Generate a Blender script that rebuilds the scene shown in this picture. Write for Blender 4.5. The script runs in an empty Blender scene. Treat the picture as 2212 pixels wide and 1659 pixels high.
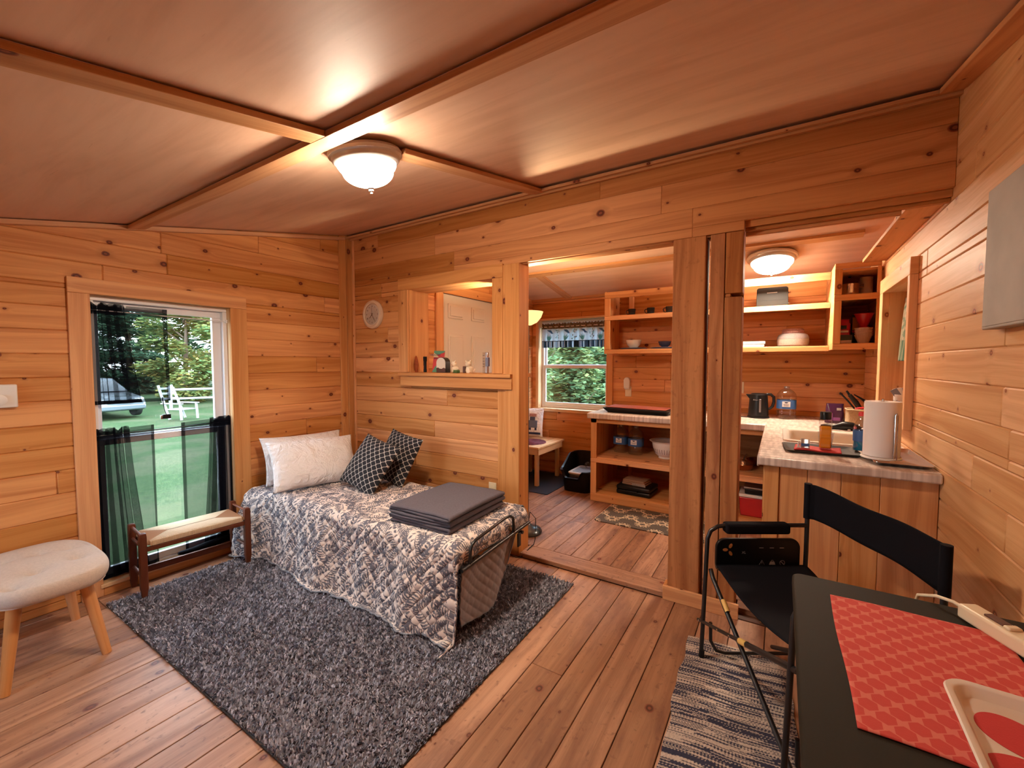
import bpy, bmesh, math, random
import numpy as np
from mathutils import Vector, Matrix, Euler

R = math.radians
rng = random.Random(7)
scn = bpy.context.scene
COL = scn.collection

# ------------------------------------------------------------------ camera
cam_d = bpy.data.cameras.new('camera')
cam = bpy.data.objects.new('camera', cam_d)
COL.objects.link(cam)
cam.location = (0, 0, 1.4)
cam.rotation_euler = (R(90 - 2.8), 0, R(32.3))
cam_d.sensor_width = 36.0
cam_d.lens = 36.0 * 918.0 / 2212.0
cam_d.clip_start = 0.02
cam_d.clip_end = 300
scn.camera = cam

# ------------------------------------------------------------------ world, exposure
w = bpy.data.worlds.new('overcast_sky')
scn.world = w
w.use_nodes = True
_nt = w.node_tree
_bg = _nt.nodes['Background']
_tc = _nt.nodes.new('ShaderNodeTexCoord')
_sp = _nt.nodes.new('ShaderNodeSeparateXYZ')
_rp = _nt.nodes.new('ShaderNodeValToRGB')
_nt.links.new(_tc.outputs['Generated'], _sp.inputs[0])
_nt.links.new(_sp.outputs['Z'], _rp.inputs[0])
_nt.links.new(_rp.outputs[0], _bg.inputs[0])
_rp.color_ramp.elements[0].color = (0.80, 0.90, 1.0, 1)
_rp.color_ramp.elements[1].color = (0.62, 0.80, 1.0, 1)
_bg.inputs[1].default_value = 17.0
scn.view_settings.view_transform = 'Standard'
scn.view_settings.look = 'None'
scn.view_settings.exposure = 0.0
scn.view_settings.gamma = 1.0
scn.view_settings.use_curve_mapping = False
scn.cycles.use_denoising = True
scn.cycles.max_bounces = 12
scn.cycles.diffuse_bounces = 9
scn.cycles.transparent_max_bounces = 16
scn.cycles.sample_clamp_indirect = 6.0
scn.cycles.caustics_reflective = False
scn.cycles.caustics_refractive = False
BOWL = 335.0            # radiance of the lit glass bowls
LAMP_COL = (1.0, 0.80, 0.60)


def area(name, loc, rot, sx, sy, power, color):
    d = bpy.data.lights.new(name, 'AREA')
    d.shape = 'RECTANGLE'
    d.size, d.size_y = sx, sy
    d.energy = power
    d.color = color
    o = bpy.data.objects.new(name, d)
    COL.objects.link(o)
    o.location = loc
    o.rotation_euler = rot
    return o


# ------------------------------------------------------------------ materials
MATS = {}


def nodes_of(name):
    m = bpy.data.materials.new(name)
    m.use_nodes = True
    nt = m.node_tree
    nt.nodes.clear()
    out = nt.nodes.new('ShaderNodeOutputMaterial')
    return m, nt, out


class NB:
    """tiny node builder"""
    def __init__(s, nt):
        s.nt = nt

    def n(s, t, **kw):
        x = s.nt.nodes.new(t)
        for k, v in kw.items():
            setattr(x, k, v)
        return x

    def lk(s, a, b):
        s.nt.links.new(a, b)

    def setin(s, node, i, v):
        if isinstance(v, bpy.types.NodeSocket):
            s.lk(v, node.inputs[i])
        else:
            node.inputs[i].default_value = v

    def math(s, op, a, b=None, c=None, clamp=False):
        x = s.n('ShaderNodeMath', operation=op, use_clamp=clamp)
        s.setin(x, 0, a)
        if b is not None:
            s.setin(x, 1, b)
        if c is not None:
            s.setin(x, 2, c)
        return x.outputs[0]

    def comb(s, x, y, z=0.0):
        c = s.n('ShaderNodeCombineXYZ')
        s.setin(c, 0, x); s.setin(c, 1, y); s.setin(c, 2, z)
        return c.outputs[0]

    def noise(s, vec, scale=1.0, detail=2.0, rough=0.5, dim='3D', dist=0.0):
        x = s.n('ShaderNodeTexNoise', noise_dimensions=dim)
        s.lk(vec, x.inputs['Vector'])
        x.inputs['Scale'].default_value = scale
        x.inputs['Detail'].default_value = detail
        x.inputs['Roughness'].default_value = rough
        x.inputs['Distortion'].default_value = dist
        return x.outputs[0]

    def smooth(s, v, a, b, lo=0.0, hi=1.0):
        x = s.n('ShaderNodeMapRange', interpolation_type='SMOOTHSTEP')
        s.setin(x, 0, v)
        x.inputs[1].default_value = a
        x.inputs[2].default_value = b
        x.inputs[3].default_value = lo
        x.inputs[4].default_value = hi
        return x.outputs[0]

    def mix(s, f, a, b, blend='MIX'):
        x = s.n('ShaderNodeMix', data_type='RGBA', blend_type=blend)
        s.setin(x, 0, f)
        s.setin(x, 6, a if isinstance(a, bpy.types.NodeSocket) else (*a, 1))
        s.setin(x, 7, b if isinstance(b, bpy.types.NodeSocket) else (*b, 1))
        return x.outputs[2]

    def bump(s, h, strength=0.3, dist=0.002):
        x = s.n('ShaderNodeBump')
        x.inputs['Strength'].default_value = strength
        x.inputs['Distance'].default_value = dist
        s.lk(h, x.inputs['Height'])
        return x.outputs[0]

    def bsdf(s, out, color, rough=0.5, normal=None, metal=0.0, spec=0.5):
        p = s.n('ShaderNodeBsdfPrincipled')
        s.setin(p, 'Base Color', color if isinstance(color, bpy.types.NodeSocket) else (*color, 1))
        s.setin(p, 'Roughness', rough)
        p.inputs['Metallic'].default_value = metal
        p.inputs['Specular IOR Level'].default_value = spec
        if normal is not None:
            s.lk(normal, p.inputs['Normal'])
        s.lk(p.outputs[0], out.inputs[0])
        return p


def wood(name, light, dark, knot=0.45, knot_col=(0.09, 0.022, 0.010), rough=0.42, kr=1.0, grain=1.0, var=0.35, stain=0.0,
         stain_col=(0.10, 0.035, 0.02), crack=0.0, spec=0.22):
    m, nt, out = nodes_of(name)
    b = NB(nt)
    uv = b.n('ShaderNodeUVMap').outputs[0]
    sep = b.n('ShaderNodeSeparateXYZ')
    b.lk(uv, sep.inputs[0])
    u, v = sep.outputs[0], sep.outputs[1]
    at = b.n('ShaderNodeAttribute', attribute_name='rnd').outputs['Fac']
    CU, CV = 0.27, 0.105
    vo = b.n('ShaderNodeTexVoronoi', voronoi_dimensions='2D', feature='F1')
    vo.inputs['Scale'].default_value = 1.0
    vo.inputs['Randomness'].default_value = 0.85
    cell = b.comb(b.math('DIVIDE', u, CU), b.math('DIVIDE', v, CV))
    b.lk(cell, vo.inputs['Vector'])
    ps = b.n('ShaderNodeSeparateXYZ')
    b.lk(vo.outputs['Position'], ps.inputs[0])
    du = b.math('SUBTRACT', u, b.math('MULTIPLY', ps.outputs[0], CU))
    dv = b.math('SUBTRACT', v, b.math('MULTIPLY', ps.outputs[1], CV))
    cs = b.n('ShaderNodeSeparateColor')
    b.lk(vo.outputs['Color'], cs.inputs[0])
    rr = b.math('MULTIPLY_ADD', b.math('POWER', cs.outputs[0], 2.0), 0.017 * kr, 0.0045 * kr)
    d = b.math('SQRT', b.math('ADD', b.math('MULTIPLY', b.math('MULTIPLY', du, du), 0.6), b.math('MULTIPLY', dv, dv)))
    nz = b.noise(b.comb(b.math('MULTIPLY', u, 60), b.math('MULTIPLY', v, 60)), 1.0, 2.0)
    q = b.math('DIVIDE', b.math('ADD', d, b.math('MULTIPLY', b.math('SUBTRACT', nz, 0.5), 0.005)), rr)
    on = b.math('LESS_THAN', cs.outputs[1], knot)
    kmask = b.math('MULTIPLY', b.smooth(q, 0.80, 1.05, 1.0, 0.0), on)
    halo = b.math('MULTIPLY', b.smooth(q, 0.9, 2.6, 1.0, 0.0), on)
    # grain lines bow around knots
    pert = b.math('MULTIPLY', b.math('MULTIPLY', b.smooth(q, 0.5, 5.0, 1.0, 0.0), on), b.math('MULTIPLY', b.math('SIGN', dv), 0.35))
    wander = b.noise(b.comb(b.math('MULTIPLY', u, 1.1), b.math('MULTIPLY', v, 6.0)), 1.0, 1.0)
    vv = b.math('ADD', b.math('MULTIPLY', v, 22.0 * grain), b.math('ADD', pert, b.math('MULTIPLY', wander, 2.6)))
    g1 = b.noise(b.comb(b.math('MULTIPLY', u, 0.55), vv, at), 1.0, 3.0, 0.6)
    g2 = b.noise(b.comb(b.math('MULTIPLY', u, 3.0), b.math('MULTIPLY', v, 330.0)), 1.0, 2.0)
    g = b.math('ADD', b.math('MULTIPLY', g1, 0.8), b.math('MULTIPLY', g2, 0.2))
    f = b.smooth(g, 0.36, 0.68)
    c = b.mix(f, light, dark)
    # whole-board tone
    tone = b.n('ShaderNodeHueSaturation')
    b.lk(c, tone.inputs['Color'])
    b.lk(b.math('MULTIPLY_ADD', at, var, 1.0 - var * 0.6), tone.inputs['Value'])
    b.lk(b.math('MULTIPLY_ADD', at, -0.12, 1.06), tone.inputs['Saturation'])
    c = tone.outputs[0]
    c = b.mix(b.math('MULTIPLY', halo, 0.35), c, tuple(x * 0.55 for x in dark))
    ringv = b.math('SINE', b.math('MULTIPLY', q, 9.0))
    kc = b.mix(b.smooth(ringv, -1, 1, 0.0, 0.55), knot_col, tuple(min(1, x * 4.0) for x in knot_col))
    c = b.mix(kmask, c, kc)
    if stain:
        s1 = b.noise(b.comb(b.math('MULTIPLY', u, 2.2), b.math('MULTIPLY', v, 9.0), at), 1.0, 5.0, 0.65)
        c = b.mix(b.math('MULTIPLY', b.smooth(s1, 0.44, 0.72), stain), c, stain_col)
        s3 = b.noise(b.comb(b.math('MULTIPLY', u, 30.0), b.math('MULTIPLY', v, 30.0), at), 1.0, 3.0, 0.6)
        c = b.mix(b.math('MULTIPLY', b.smooth(s3, 0.60, 0.72), stain * 0.8), c, stain_col)
        s2 = b.noise(b.comb(b.math('MULTIPLY', u, 14.0), b.math('MULTIPLY', v, 55.0), at), 1.0, 3.0, 0.6)
        c = b.mix(b.math('MULTIPLY', b.smooth(s2, 0.62, 0.74), stain), c, stain_col)
    h = b.math('ADD', b.math('MULTIPLY', g2, 0.5), b.math('MULTIPLY', g1, 0.7))
    b.bsdf(out, c, b.math('MULTIPLY_ADD', g1, 0.15, rough + 0.03), b.bump(h, 0.22, 0.0016), spec=spec)
    MATS[name] = m
    return m


def plain(name, color, rough=0.5, metal=0.0, spec=0.5, bump=0.0, bscale=200.0, emit=None, mott=0.0, coord='Object'):
    m, nt, out = nodes_of(name)
    b = NB(nt)
    tc = b.n('ShaderNodeTexCoord').outputs[coord]
    nz = b.noise(tc, bscale, 3.0)
    nm = b.bump(nz, bump, 0.002) if bump else None
    col = color
    if mott:
        n2 = b.noise(tc, bscale * 0.25, 3.0)
        col = b.mix(b.smooth(n2, 0.3, 0.7), tuple(c * (1 - mott) for c in color), tuple(min(1, c * (1 + mott * 0.6)) for c in color))
    else:
        col = b.mix(b.math('MULTIPLY', nz, 0.06), color, tuple(c * 0.85 for c in color))
    p = b.bsdf(out, col, rough, nm, metal, spec)
    if emit:
        p.inputs['Emission Color'].default_value = (*emit[0], 1)
        p.inputs['Emission Strength'].default_value = emit[1]
    MATS[name] = m
    return m


def clear(name, tint=(1, 1, 1), gloss=0.10, rough=0.02, fres=True):
    m, nt, out = nodes_of(name)
    b = NB(nt)
    t = b.n('ShaderNodeBsdfTransparent')
    t.inputs[0].default_value = (*tint, 1)
    g = b.n('ShaderNodeBsdfGlossy')
    g.inputs['Roughness'].default_value = rough
    mx = b.n('ShaderNodeMixShader')
    if fres:
        lw = b.n('ShaderNodeLayerWeight')
        lw.inputs[0].default_value = 0.25
        b.lk(b.math('MULTIPLY_ADD', lw.outputs['Facing'], 0.5, gloss, clamp=True), mx.inputs[0])
    else:
        mx.inputs[0].default_value = gloss
    b.lk(t.outputs[0], mx.inputs[1])
    b.lk(g.outputs[0], mx.inputs[2])
    b.lk(mx.outputs[0], out.inputs[0])
    MATS[name] = m
    return m


wood('wall_pine', (0.72, 0.335, 0.118), (0.50, 0.185, 0.055), knot=0.46)
wood('partition_pine', (0.68, 0.325, 0.125), (0.47, 0.185, 0.06), knot=0.5, kr=1.15)
wood('right_pine', (0.80, 0.47, 0.235), (0.64, 0.325, 0.145), knot=0.3, knot_col=(0.20, 0.07, 0.03), var=0.22)
wood('trim_pine', (0.72, 0.36, 0.145), (0.54, 0.23, 0.082), knot=0.22, var=0.2)
wood('header_pine', (0.60, 0.27, 0.10), (0.42, 0.16, 0.052), knot=0.42, kr=1.3)
wood('post_pine', (0.52, 0.225, 0.085), (0.33, 0.12, 0.042), knot=0.16, rough=0.6, var=0.2, stain=0.35, stain_col=(0.16, 0.055, 0.024))
wood('shelf_pine', (0.74, 0.39, 0.165), (0.56, 0.25, 0.092), knot=0.28, var=0.22)
wood('batten_pine', (0.62, 0.33, 0.16), (0.46, 0.215, 0.095), knot=0.15, var=0.2)
wood('floor_pine', (0.47, 0.255, 0.15), (0.30, 0.145, 0.082), knot=0.34, rough=0.36, spec=0.5, var=0.38, stain=0.65, stain_col=(0.15, 0.062, 0.04), knot_col=(0.08, 0.025, 0.014))
wood('kitchen_floor_pine', (0.40, 0.215, 0.13), (0.25, 0.12, 0.07), knot=0.2, rough=0.36, var=0.3, stain=0.85, stain_col=(0.11, 0.048, 0.036))
wood('stool_beech', (0.62, 0.30, 0.12), (0.50, 0.215, 0.078), knot=0.0, var=0.1)
wood('bench_brown', (0.165, 0.045, 0.018), (0.10, 0.026, 0.011), knot=0.0, var=0.1, rough=0.35)
wood('pale_pine', (0.80, 0.56, 0.33), (0.66, 0.41, 0.21), knot=0.12, var=0.1)
wood('ovalwood', (0.30, 0.07, 0.02), (0.18, 0.035, 0.012), knot=0.0, var=0.1)

# plywood ceiling
m, nt, out = nodes_of('ceiling_ply')
b = NB(nt)
tc = b.n('ShaderNodeTexCoord').outputs['Object']
sp = b.n('ShaderNodeSeparateXYZ'); b.lk(tc, sp.inputs[0])
g = b.noise(b.comb(b.math('MULTIPLY', sp.outputs[0], 1.3), b.math('MULTIPLY', sp.outputs[1], 9.0)), 1.0, 4.0, 0.6, dist=0.5)
g2 = b.noise(b.comb(b.math('MULTIPLY', sp.outputs[0], 12.0), b.math('MULTIPLY', sp.outputs[1], 160.0)), 1.0, 2.0)
g3 = b.noise(b.comb(b.math('MULTIPLY', sp.outputs[0], 1.0), b.math('MULTIPLY', sp.outputs[1], 1.0)), 2.2, 2.0)
c = b.mix(b.smooth(g, 0.35, 0.7), (0.72, 0.47, 0.335), (0.61, 0.375, 0.255))
c = b.mix(b.smooth(g3, 0.35, 0.7, 0.0, 0.35), c, (0.70, 0.47, 0.33))
g4 = b.noise(b.comb(b.math('MULTIPLY', sp.outputs[0], 5.0), b.math('MULTIPLY', sp.outputs[1], 40.0)), 1.0, 3.0, 0.7)
c = b.mix(b.smooth(g4, 0.66, 0.78, 0.0, 0.35), c, (0.28, 0.12, 0.06))
b.bsdf(out, c, 0.55, b.bump(g2, 0.1, 0.001), spec=0.3)
MATS['ceiling_ply'] = m

plain('white_vinyl', (0.78, 0.78, 0.80), 0.35)
plain('white_paint', (0.80, 0.78, 0.75), 0.4)
plain('door_paint', (0.74, 0.68, 0.56), 0.45)
plain('white_plastic', (0.80, 0.77, 0.72), 0.35)
plain('ivory_plastic', (0.78, 0.68, 0.48), 0.35)
plain('lamp_metal', (0.70, 0.66, 0.62), 0.32, metal=0.35)
plain('chrome', (0.75, 0.72, 0.70), 0.16, metal=1.0)
plain('steel', (0.62, 0.58, 0.55), 0.22, metal=1.0)
plain('copper', (0.55, 0.24, 0.13), 0.25, metal=1.0)
plain('black_metal', (0.009, 0.009, 0.011), 0.33, spec=0.6)
plain('black_plastic', (0.006, 0.006, 0.007), 0.34, spec=0.25)
plain('black_matte', (0.018, 0.018, 0.020), 0.6)
plain('grey_metal', (0.42, 0.38, 0.33), 0.7, spec=0.15, mott=0.12, bscale=18.0)
plain('table_grey', (0.022, 0.019, 0.014), 0.6, spec=0.10, bump=0.25, bscale=900.0)
plain('black_canvas', (0.006, 0.006, 0.009), 0.9, spec=0.12, bump=0.35, bscale=700.0)

# crumpled cotton
m, nt, out = nodes_of('white_cotton')
b = NB(nt)
tc = b.n('ShaderNodeTexCoord').outputs['Object']
n1 = b.noise(tc, 7.0, 4.0, 0.6, dist=1.2)
n2 = b.noise(tc, 26.0, 3.0, 0.6, dist=0.8)
b.bsdf(out, (0.83, 0.79, 0.78), 0.9, b.bump(b.math('ADD', n1, b.math('MULTIPLY', n2, 0.3)), 0.9, 0.045), spec=0.15)
MATS['white_cotton'] = m
plain('oat_fabric', (0.56, 0.47, 0.40), 0.95, bump=0.5, bscale=420.0, mott=0.06)
plain('grey_fleece', (0.098, 0.088, 0.110), 1.0, bump=0.7, bscale=380.0, mott=0.10)
plain('grey_quilt_back', (0.30, 0.275, 0.285), 0.95, bump=0.2, bscale=60.0)
plain('binding_grey', (0.19, 0.21, 0.25), 0.9)
plain('red_plastic', (0.50, 0.018, 0.022), 0.35)
plain('red_cloth', (0.52, 0.035, 0.035), 0.8, bump=0.3, bscale=300.0)
plain('pad_red', (0.30, 0.065, 0.035), 0.7, bump=0.3, bscale=80.0)
plain('blue_label', (0.035, 0.115, 0.32), 0.4)
plain('label_white', (0.82, 0.80, 0.78), 0.5)
plain('label_navy', (0.02, 0.03, 0.08), 0.5)
plain('amber_liquid', (0.80, 0.30, 0.015), 0.1)
plain('blue_liquid', (0.01, 0.22, 0.40), 0.15)
plain('paper', (0.80, 0.74, 0.70), 0.9, bump=0.2, bscale=160.0)
plain('card_green', (0.10, 0.30, 0.18), 0.6)
plain('card_red', (0.62, 0.06, 0.06), 0.6)
plain('card_cream', (0.72, 0.62, 0.36), 0.6)
plain('ceramic_white', (0.78, 0.74, 0.66), 0.2)
plain('ceramic_navy', (0.03, 0.035, 0.075), 0.2)
plain('ceramic_black', (0.010, 0.010, 0.012), 0.12)
plain('plate_blue', (0.17, 0.19, 0.27), 0.3)
plain('navy_mat', (0.022, 0.027, 0.045), 0.9)
plain('wine_woven', (0.16, 0.045, 0.075), 0.95, bump=0.6, bscale=120.0, mott=0.4)
plain('toaster_grey', (0.016, 0.015, 0.014), 0.5, spec=0.2)
plain('purple_foil', (0.045, 0.010, 0.040), 0.25)
plain('purple_light', (0.20, 0.05, 0.22), 0.35)
plain('red_foil', (0.50, 0.03, 0.07), 0.22)
plain('yellow_print', (0.80, 0.42, 0.03), 0.45)
plain('dark_card', (0.03, 0.04, 0.022), 0.5)
plain('green_leaf_print', (0.05, 0.12, 0.03), 0.5)
plain('figurine', (0.78, 0.66, 0.48), 0.5)
plain('brown_dark', (0.09, 0.035, 0.02), 0.5)
plain('rush_light', (0.62, 0.44, 0.27), 0.75)
plain('rush_dark', (0.42, 0.24, 0.14), 0.85)
plain('jean_patch', (0.10, 0.12, 0.2), 0.8)
plain('tan_cloth', (0.36, 0.21, 0.13), 0.9, bump=0.4, bscale=150.0)
plain('car_silver', (0.17, 0.20, 0.225), 0.25, metal=0.4)
plain('car_glass', (0.03, 0.04, 0.05), 0.08, spec=0.8)
plain('tyre', (0.015, 0.015, 0.015), 0.8)
plain('bark', (0.12, 0.085, 0.06), 0.9, bump=0.6, bscale=30.0)
plain('fence_white', (0.30, 0.32, 0.34), 0.6)
plain('sticker_yellow', (0.72, 0.46, 0.13), 0.5)
plain('print_grey', (0.42, 0.38, 0.36), 0.6)
plain('clock_face', (0.88, 0.84, 0.80), 0.5)
plain('clock_rim', (0.68, 0.50, 0.36), 0.35)
plain('torch_metal', (0.08, 0.09, 0.10), 0.25, metal=0.6)
plain('drain_dark', (0.035, 0.028, 0.022), 0.6, spec=0.2)
clear('pane_glass', (0.97, 0.99, 0.985), 0.03)
clear('clear_plastic', (0.93, 0.93, 0.93), 0.10, 0.05)
clear('clear_glass', (0.96, 0.96, 0.96), 0.08, 0.01)
clear('frosted_lid', (0.75, 0.76, 0.80), 0.45, 0.35)


def emis(name, color, strength, grade=True, lo=0.05):
    m, nt, out = nodes_of(name)
    b = NB(nt)
    e = b.n('ShaderNodeEmission')
    e.inputs[0].default_value = (*color, 1)
    if grade:
        # frosted bowl: brightest underneath, dimmer toward the rim
        gz = b.n('ShaderNodeNewGeometry')
        sz = b.n('ShaderNodeSeparateXYZ')
        b.lk(gz.outputs['Normal'], sz.inputs[0])
        b.lk(b.smooth(b.math('MULTIPLY', sz.outputs[2], -1.0), lo, 1.0, 4.5, strength), e.inputs[1])
    else:
        e.inputs[1].default_value = strength
    b.lk(e.outputs[0], out.inputs[0])
    MATS[name] = m
    return m


emis('lit_bowl', LAMP_COL, BOWL * 1.1)
emis('lit_kitchen_bowl', LAMP_COL, BOWL * 0.95, lo=0.45)
emis('lit_torch_bowl', (1.0, 0.66, 0.25), 1.6, False)
emis('lit_bulb', (1.0, 0.78, 0.48), BOWL * 8.0, False)

# sheer black curtain
m, nt, out = nodes_of('sheer_black')
b = NB(nt)
t = b.n('ShaderNodeBsdfTransparent')
d = b.n('ShaderNodeBsdfDiffuse'); d.inputs[0].default_value = (0.008, 0.009, 0.016, 1)
lw = b.n('ShaderNodeLayerWeight'); lw.inputs[0].default_value = 0.5
mx = b.n('ShaderNodeMixShader')
b.lk(b.math('MULTIPLY_ADD', b.math('POWER', lw.outputs['Facing'], 2.0), 0.7, 0.45, clamp=True), mx.inputs[0])
b.lk(t.outputs[0], mx.inputs[1]); b.lk(d.outputs[0], mx.inputs[2])
b.lk(mx.outputs[0], out.inputs[0])
MATS['sheer_black'] = m


def attr_mat(name, attr='col', rough=0.9, bump=0.0, bscale=300.0, spec=0.3, sheen=0.0):
    m, nt, out = nodes_of(name)
    b = NB(nt)
    a = b.n('ShaderNodeAttribute', attribute_name=attr)
    tc = b.n('ShaderNodeTexCoord').outputs['Object']
    nm = b.bump(b.noise(tc, bscale, 2.0), bump, 0.0015) if bump else None
    b.bsdf(out, a.outputs['Color'], rough, nm, spec=spec)
    MATS[name] = m
    return m


attr_mat('quilt_print', bump=0.25, bscale=500.0)
attr_mat('mat_print', rough=0.7)
m, nt, out = nodes_of('valance_print')
b = NB(nt)
a = b.n('ShaderNodeAttribute', attribute_name='col')
d = b.n('ShaderNodeBsdfDiffuse'); t = b.n('ShaderNodeBsdfTranslucent')
b.lk(a.outputs['Color'], d.inputs[0]); b.lk(a.outputs['Color'], t.inputs[0])
mx = b.n('ShaderNodeMixShader'); mx.inputs[0].default_value = 0.45
b.lk(d.outputs[0], mx.inputs[1]); b.lk(t.outputs[0], mx.inputs[2])
b.lk(mx.outputs[0], out.inputs[0])
MATS['valance_print'] = m
attr_mat('rag_rug', rough=1.0, bump=0.5, bscale=400.0)
attr_mat('shag', rough=1.0, spec=0.1)

# foliage: colour per leaf from rnd
def foliage(name, cols, trans=0.35):
    m, nt, out = nodes_of(name)
    b = NB(nt)
    a = b.n('ShaderNodeAttribute', attribute_name='rnd').outputs['Fac']
    r = b.n('ShaderNodeValToRGB')
    el = r.color_ramp.elements
    el[0].color = (*cols[0], 1)
    el[1].color = (*cols[-1], 1)
    for i, c in enumerate(cols[1:-1]):
        e = el.new((i + 1) / (len(cols) - 1)); e.color = (*c, 1)
    b.lk(a, r.inputs[0])
    d = b.n('ShaderNodeBsdfDiffuse'); t = b.n('ShaderNodeBsdfTranslucent')
    b.lk(r.outputs[0], d.inputs[0]); b.lk(r.outputs[0], t.inputs[0])
    mx = b.n('ShaderNodeMixShader'); mx.inputs[0].default_value = trans
    b.lk(d.outputs[0], mx.inputs[1]); b.lk(t.outputs[0], mx.inputs[2])
    b.lk(mx.outputs[0], out.inputs[0])
    MATS[name] = m


foliage('spruce_leaf', [(0.043, 0.087, 0.052), (0.074, 0.143, 0.082), (0.117, 0.200, 0.109)])
foliage('maple_leaf', [(0.095, 0.182, 0.078), (0.182, 0.260, 0.095), (0.286, 0.295, 0.095), (0.326, 0.208, 0.065)])
foliage('shrub_leaf', [(0.056, 0.124, 0.068), (0.135, 0.237, 0.113), (0.237, 0.316, 0.135), (0.338, 0.372, 0.142)])

# lawn
m, nt, out = nodes_of('lawn_grass')
b = NB(nt)
tc = b.n('ShaderNodeTexCoord').outputs['Object']
g1 = b.noise(tc, 0.8, 3.0); g2 = b.noise(tc, 9.0, 5.0, 0.8)
c = b.mix(b.smooth(g2, 0.3, 0.7), (0.020, 0.042, 0.015), (0.042, 0.070, 0.026))
c = b.mix(b.smooth(g1, 0.42, 0.66, 0.0, 0.6), c, (0.073, 0.075, 0.042))
b.bsdf(out, c, 1.0, b.bump(g2, 1.0, 0.05), spec=0.1)
MATS['lawn_grass'] = m

# counter laminate, whitewashed weave
m, nt, out = nodes_of('laminate')
b = NB(nt)
tc = b.n('ShaderNodeTexCoord').outputs['Object']
sp = b.n('ShaderNodeSeparateXYZ'); b.lk(tc, sp.inputs[0])
a1 = b.noise(b.comb(b.math('MULTIPLY', sp.outputs[0], 45.0), b.math('MULTIPLY', sp.outputs[1], 7.0)), 1.0, 2.0)
a2 = b.noise(b.comb(b.math('MULTIPLY', sp.outputs[0], 6.0), b.math('MULTIPLY', sp.outputs[1], 40.0)), 1.0, 2.0)
c = b.mix(b.smooth(b.math('MULTIPLY', a1, a2), 0.16, 0.36), (0.48, 0.38, 0.32), (0.76, 0.66, 0.58))
b.bsdf(out, c, 0.35)
MATS['laminate'] = m

# ogee trellis cushion (UV in metres)
m, nt, out = nodes_of('trellis_cloth')
b = NB(nt)
uv = b.n('ShaderNodeUVMap').outputs[0]
sp = b.n('ShaderNodeSeparateXYZ'); b.lk(uv, sp.inputs[0])
P = 0.052
uu = b.math('DIVIDE', sp.outputs[0], P); vv = b.math('DIVIDE', sp.outputs[1], P)
TW = 2 * math.pi
sn = b.math('MULTIPLY', b.math('SINE', b.math('MULTIPLY', vv, TW)), 0.225)
f1 = b.math('ADD', uu, sn)
f2 = b.math('ADD', b.math('SUBTRACT', uu, sn), 0.5)
def lines(x):
    fr = b.math('FRACT', b.math('ADD', x, 100.0))
    dd = b.math('ABSOLUTE', b.math('SUBTRACT', fr, 0.5))
    return b.smooth(dd, 0.035, 0.06, 1.0, 0.0)
l1 = lines(f1); l2 = lines(f2)
mk_ = b.math('MAXIMUM', l1, l2)
c = b.mix(mk_, (0.006, 0.006, 0.010), (0.50, 0.46, 0.42))
nz = b.noise(b.n('ShaderNodeTexCoord').outputs['Object'], 500.0, 2.0)
b.bsdf(out, c, 0.9, b.bump(nz, 0.3, 0.001))
MATS['trellis_cloth'] = m

# hex placemat (UV in metres)
m, nt, out = nodes_of('hex_cloth')
b = NB(nt)
uv = b.n('ShaderNodeUVMap').outputs[0]
sp = b.n('ShaderNodeSeparateXYZ'); b.lk(uv, sp.inputs[0])
HX, HY = 0.048, 0.052
def hexd(ox, oy):
    x = b.math('SUBTRACT', b.math('FRACT', b.math('ADD', b.math('DIVIDE', sp.outputs[0], HX), 50.0 + ox)), 0.5)
    y = b.math('SUBTRACT', b.math('FRACT', b.math('ADD', b.math('DIVIDE', sp.outputs[1], HY), 50.0 + oy)), 0.5)
    ax = b.math('MULTIPLY', b.math('ABSOLUTE', x), HX)
    ay = b.math('MULTIPLY', b.math('ABSOLUTE', y), HY)
    return b.math('MAXIMUM', ax, b.math('ADD', b.math('MULTIPLY', ax, 0.5), b.math('MULTIPLY', ay, 0.80)))
dm = b.math('MINIMUM', hexd(0.0, 0.0), hexd(0.5, 0.5))
inside = b.smooth(dm, 0.0148, 0.0158, 1.0, 0.0)
nz = b.noise(b.comb(b.math('MULTIPLY', sp.outputs[0], 60.0), b.math('MULTIPLY', sp.outputs[1], 900.0)), 1.0, 2.0)
nz2 = b.noise(b.comb(b.math('MULTIPLY', sp.outputs[0], 1400.0), b.math('MULTIPLY', sp.outputs[1], 120.0)), 1.0, 2.0)
c = b.mix(inside, (0.66, 0.17, 0.125), (0.56, 0.040, 0.032))
c = b.mix(b.math('MULTIPLY', nz, 0.35), c, (0.60, 0.16, 0.12))
b.bsdf(out, c, 0.8, b.bump(b.math('ADD', nz, nz2), 0.4, 0.001))
MATS['hex_cloth'] = m


# woven basket
def woven(name, c1, c2, s=90.0):
    m, nt, out = nodes_of(name)
    b = NB(nt)
    tc = b.n('ShaderNodeTexCoord').outputs['Object']
    wv = b.n('ShaderNodeTexWave', wave_type='BANDS', bands_direction='Z')
    wv.inputs['Scale'].default_value = s
    wv.inputs['Distortion'].default_value = 3.0
    wv.inputs['Detail'].default_value = 2.0
    b.lk(tc, wv.inputs['Vector'])
    nz = b.noise(tc, s * 2.0, 2.0)
    f = b.math('MULTIPLY', wv.outputs['Fac'], nz)
    c = b.mix(b.smooth(f, 0.1, 0.6), c2, c1)
    b.bsdf(out, c, 0.9, b.bump(f, 0.8, 0.004))
    MATS[name] = m


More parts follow.
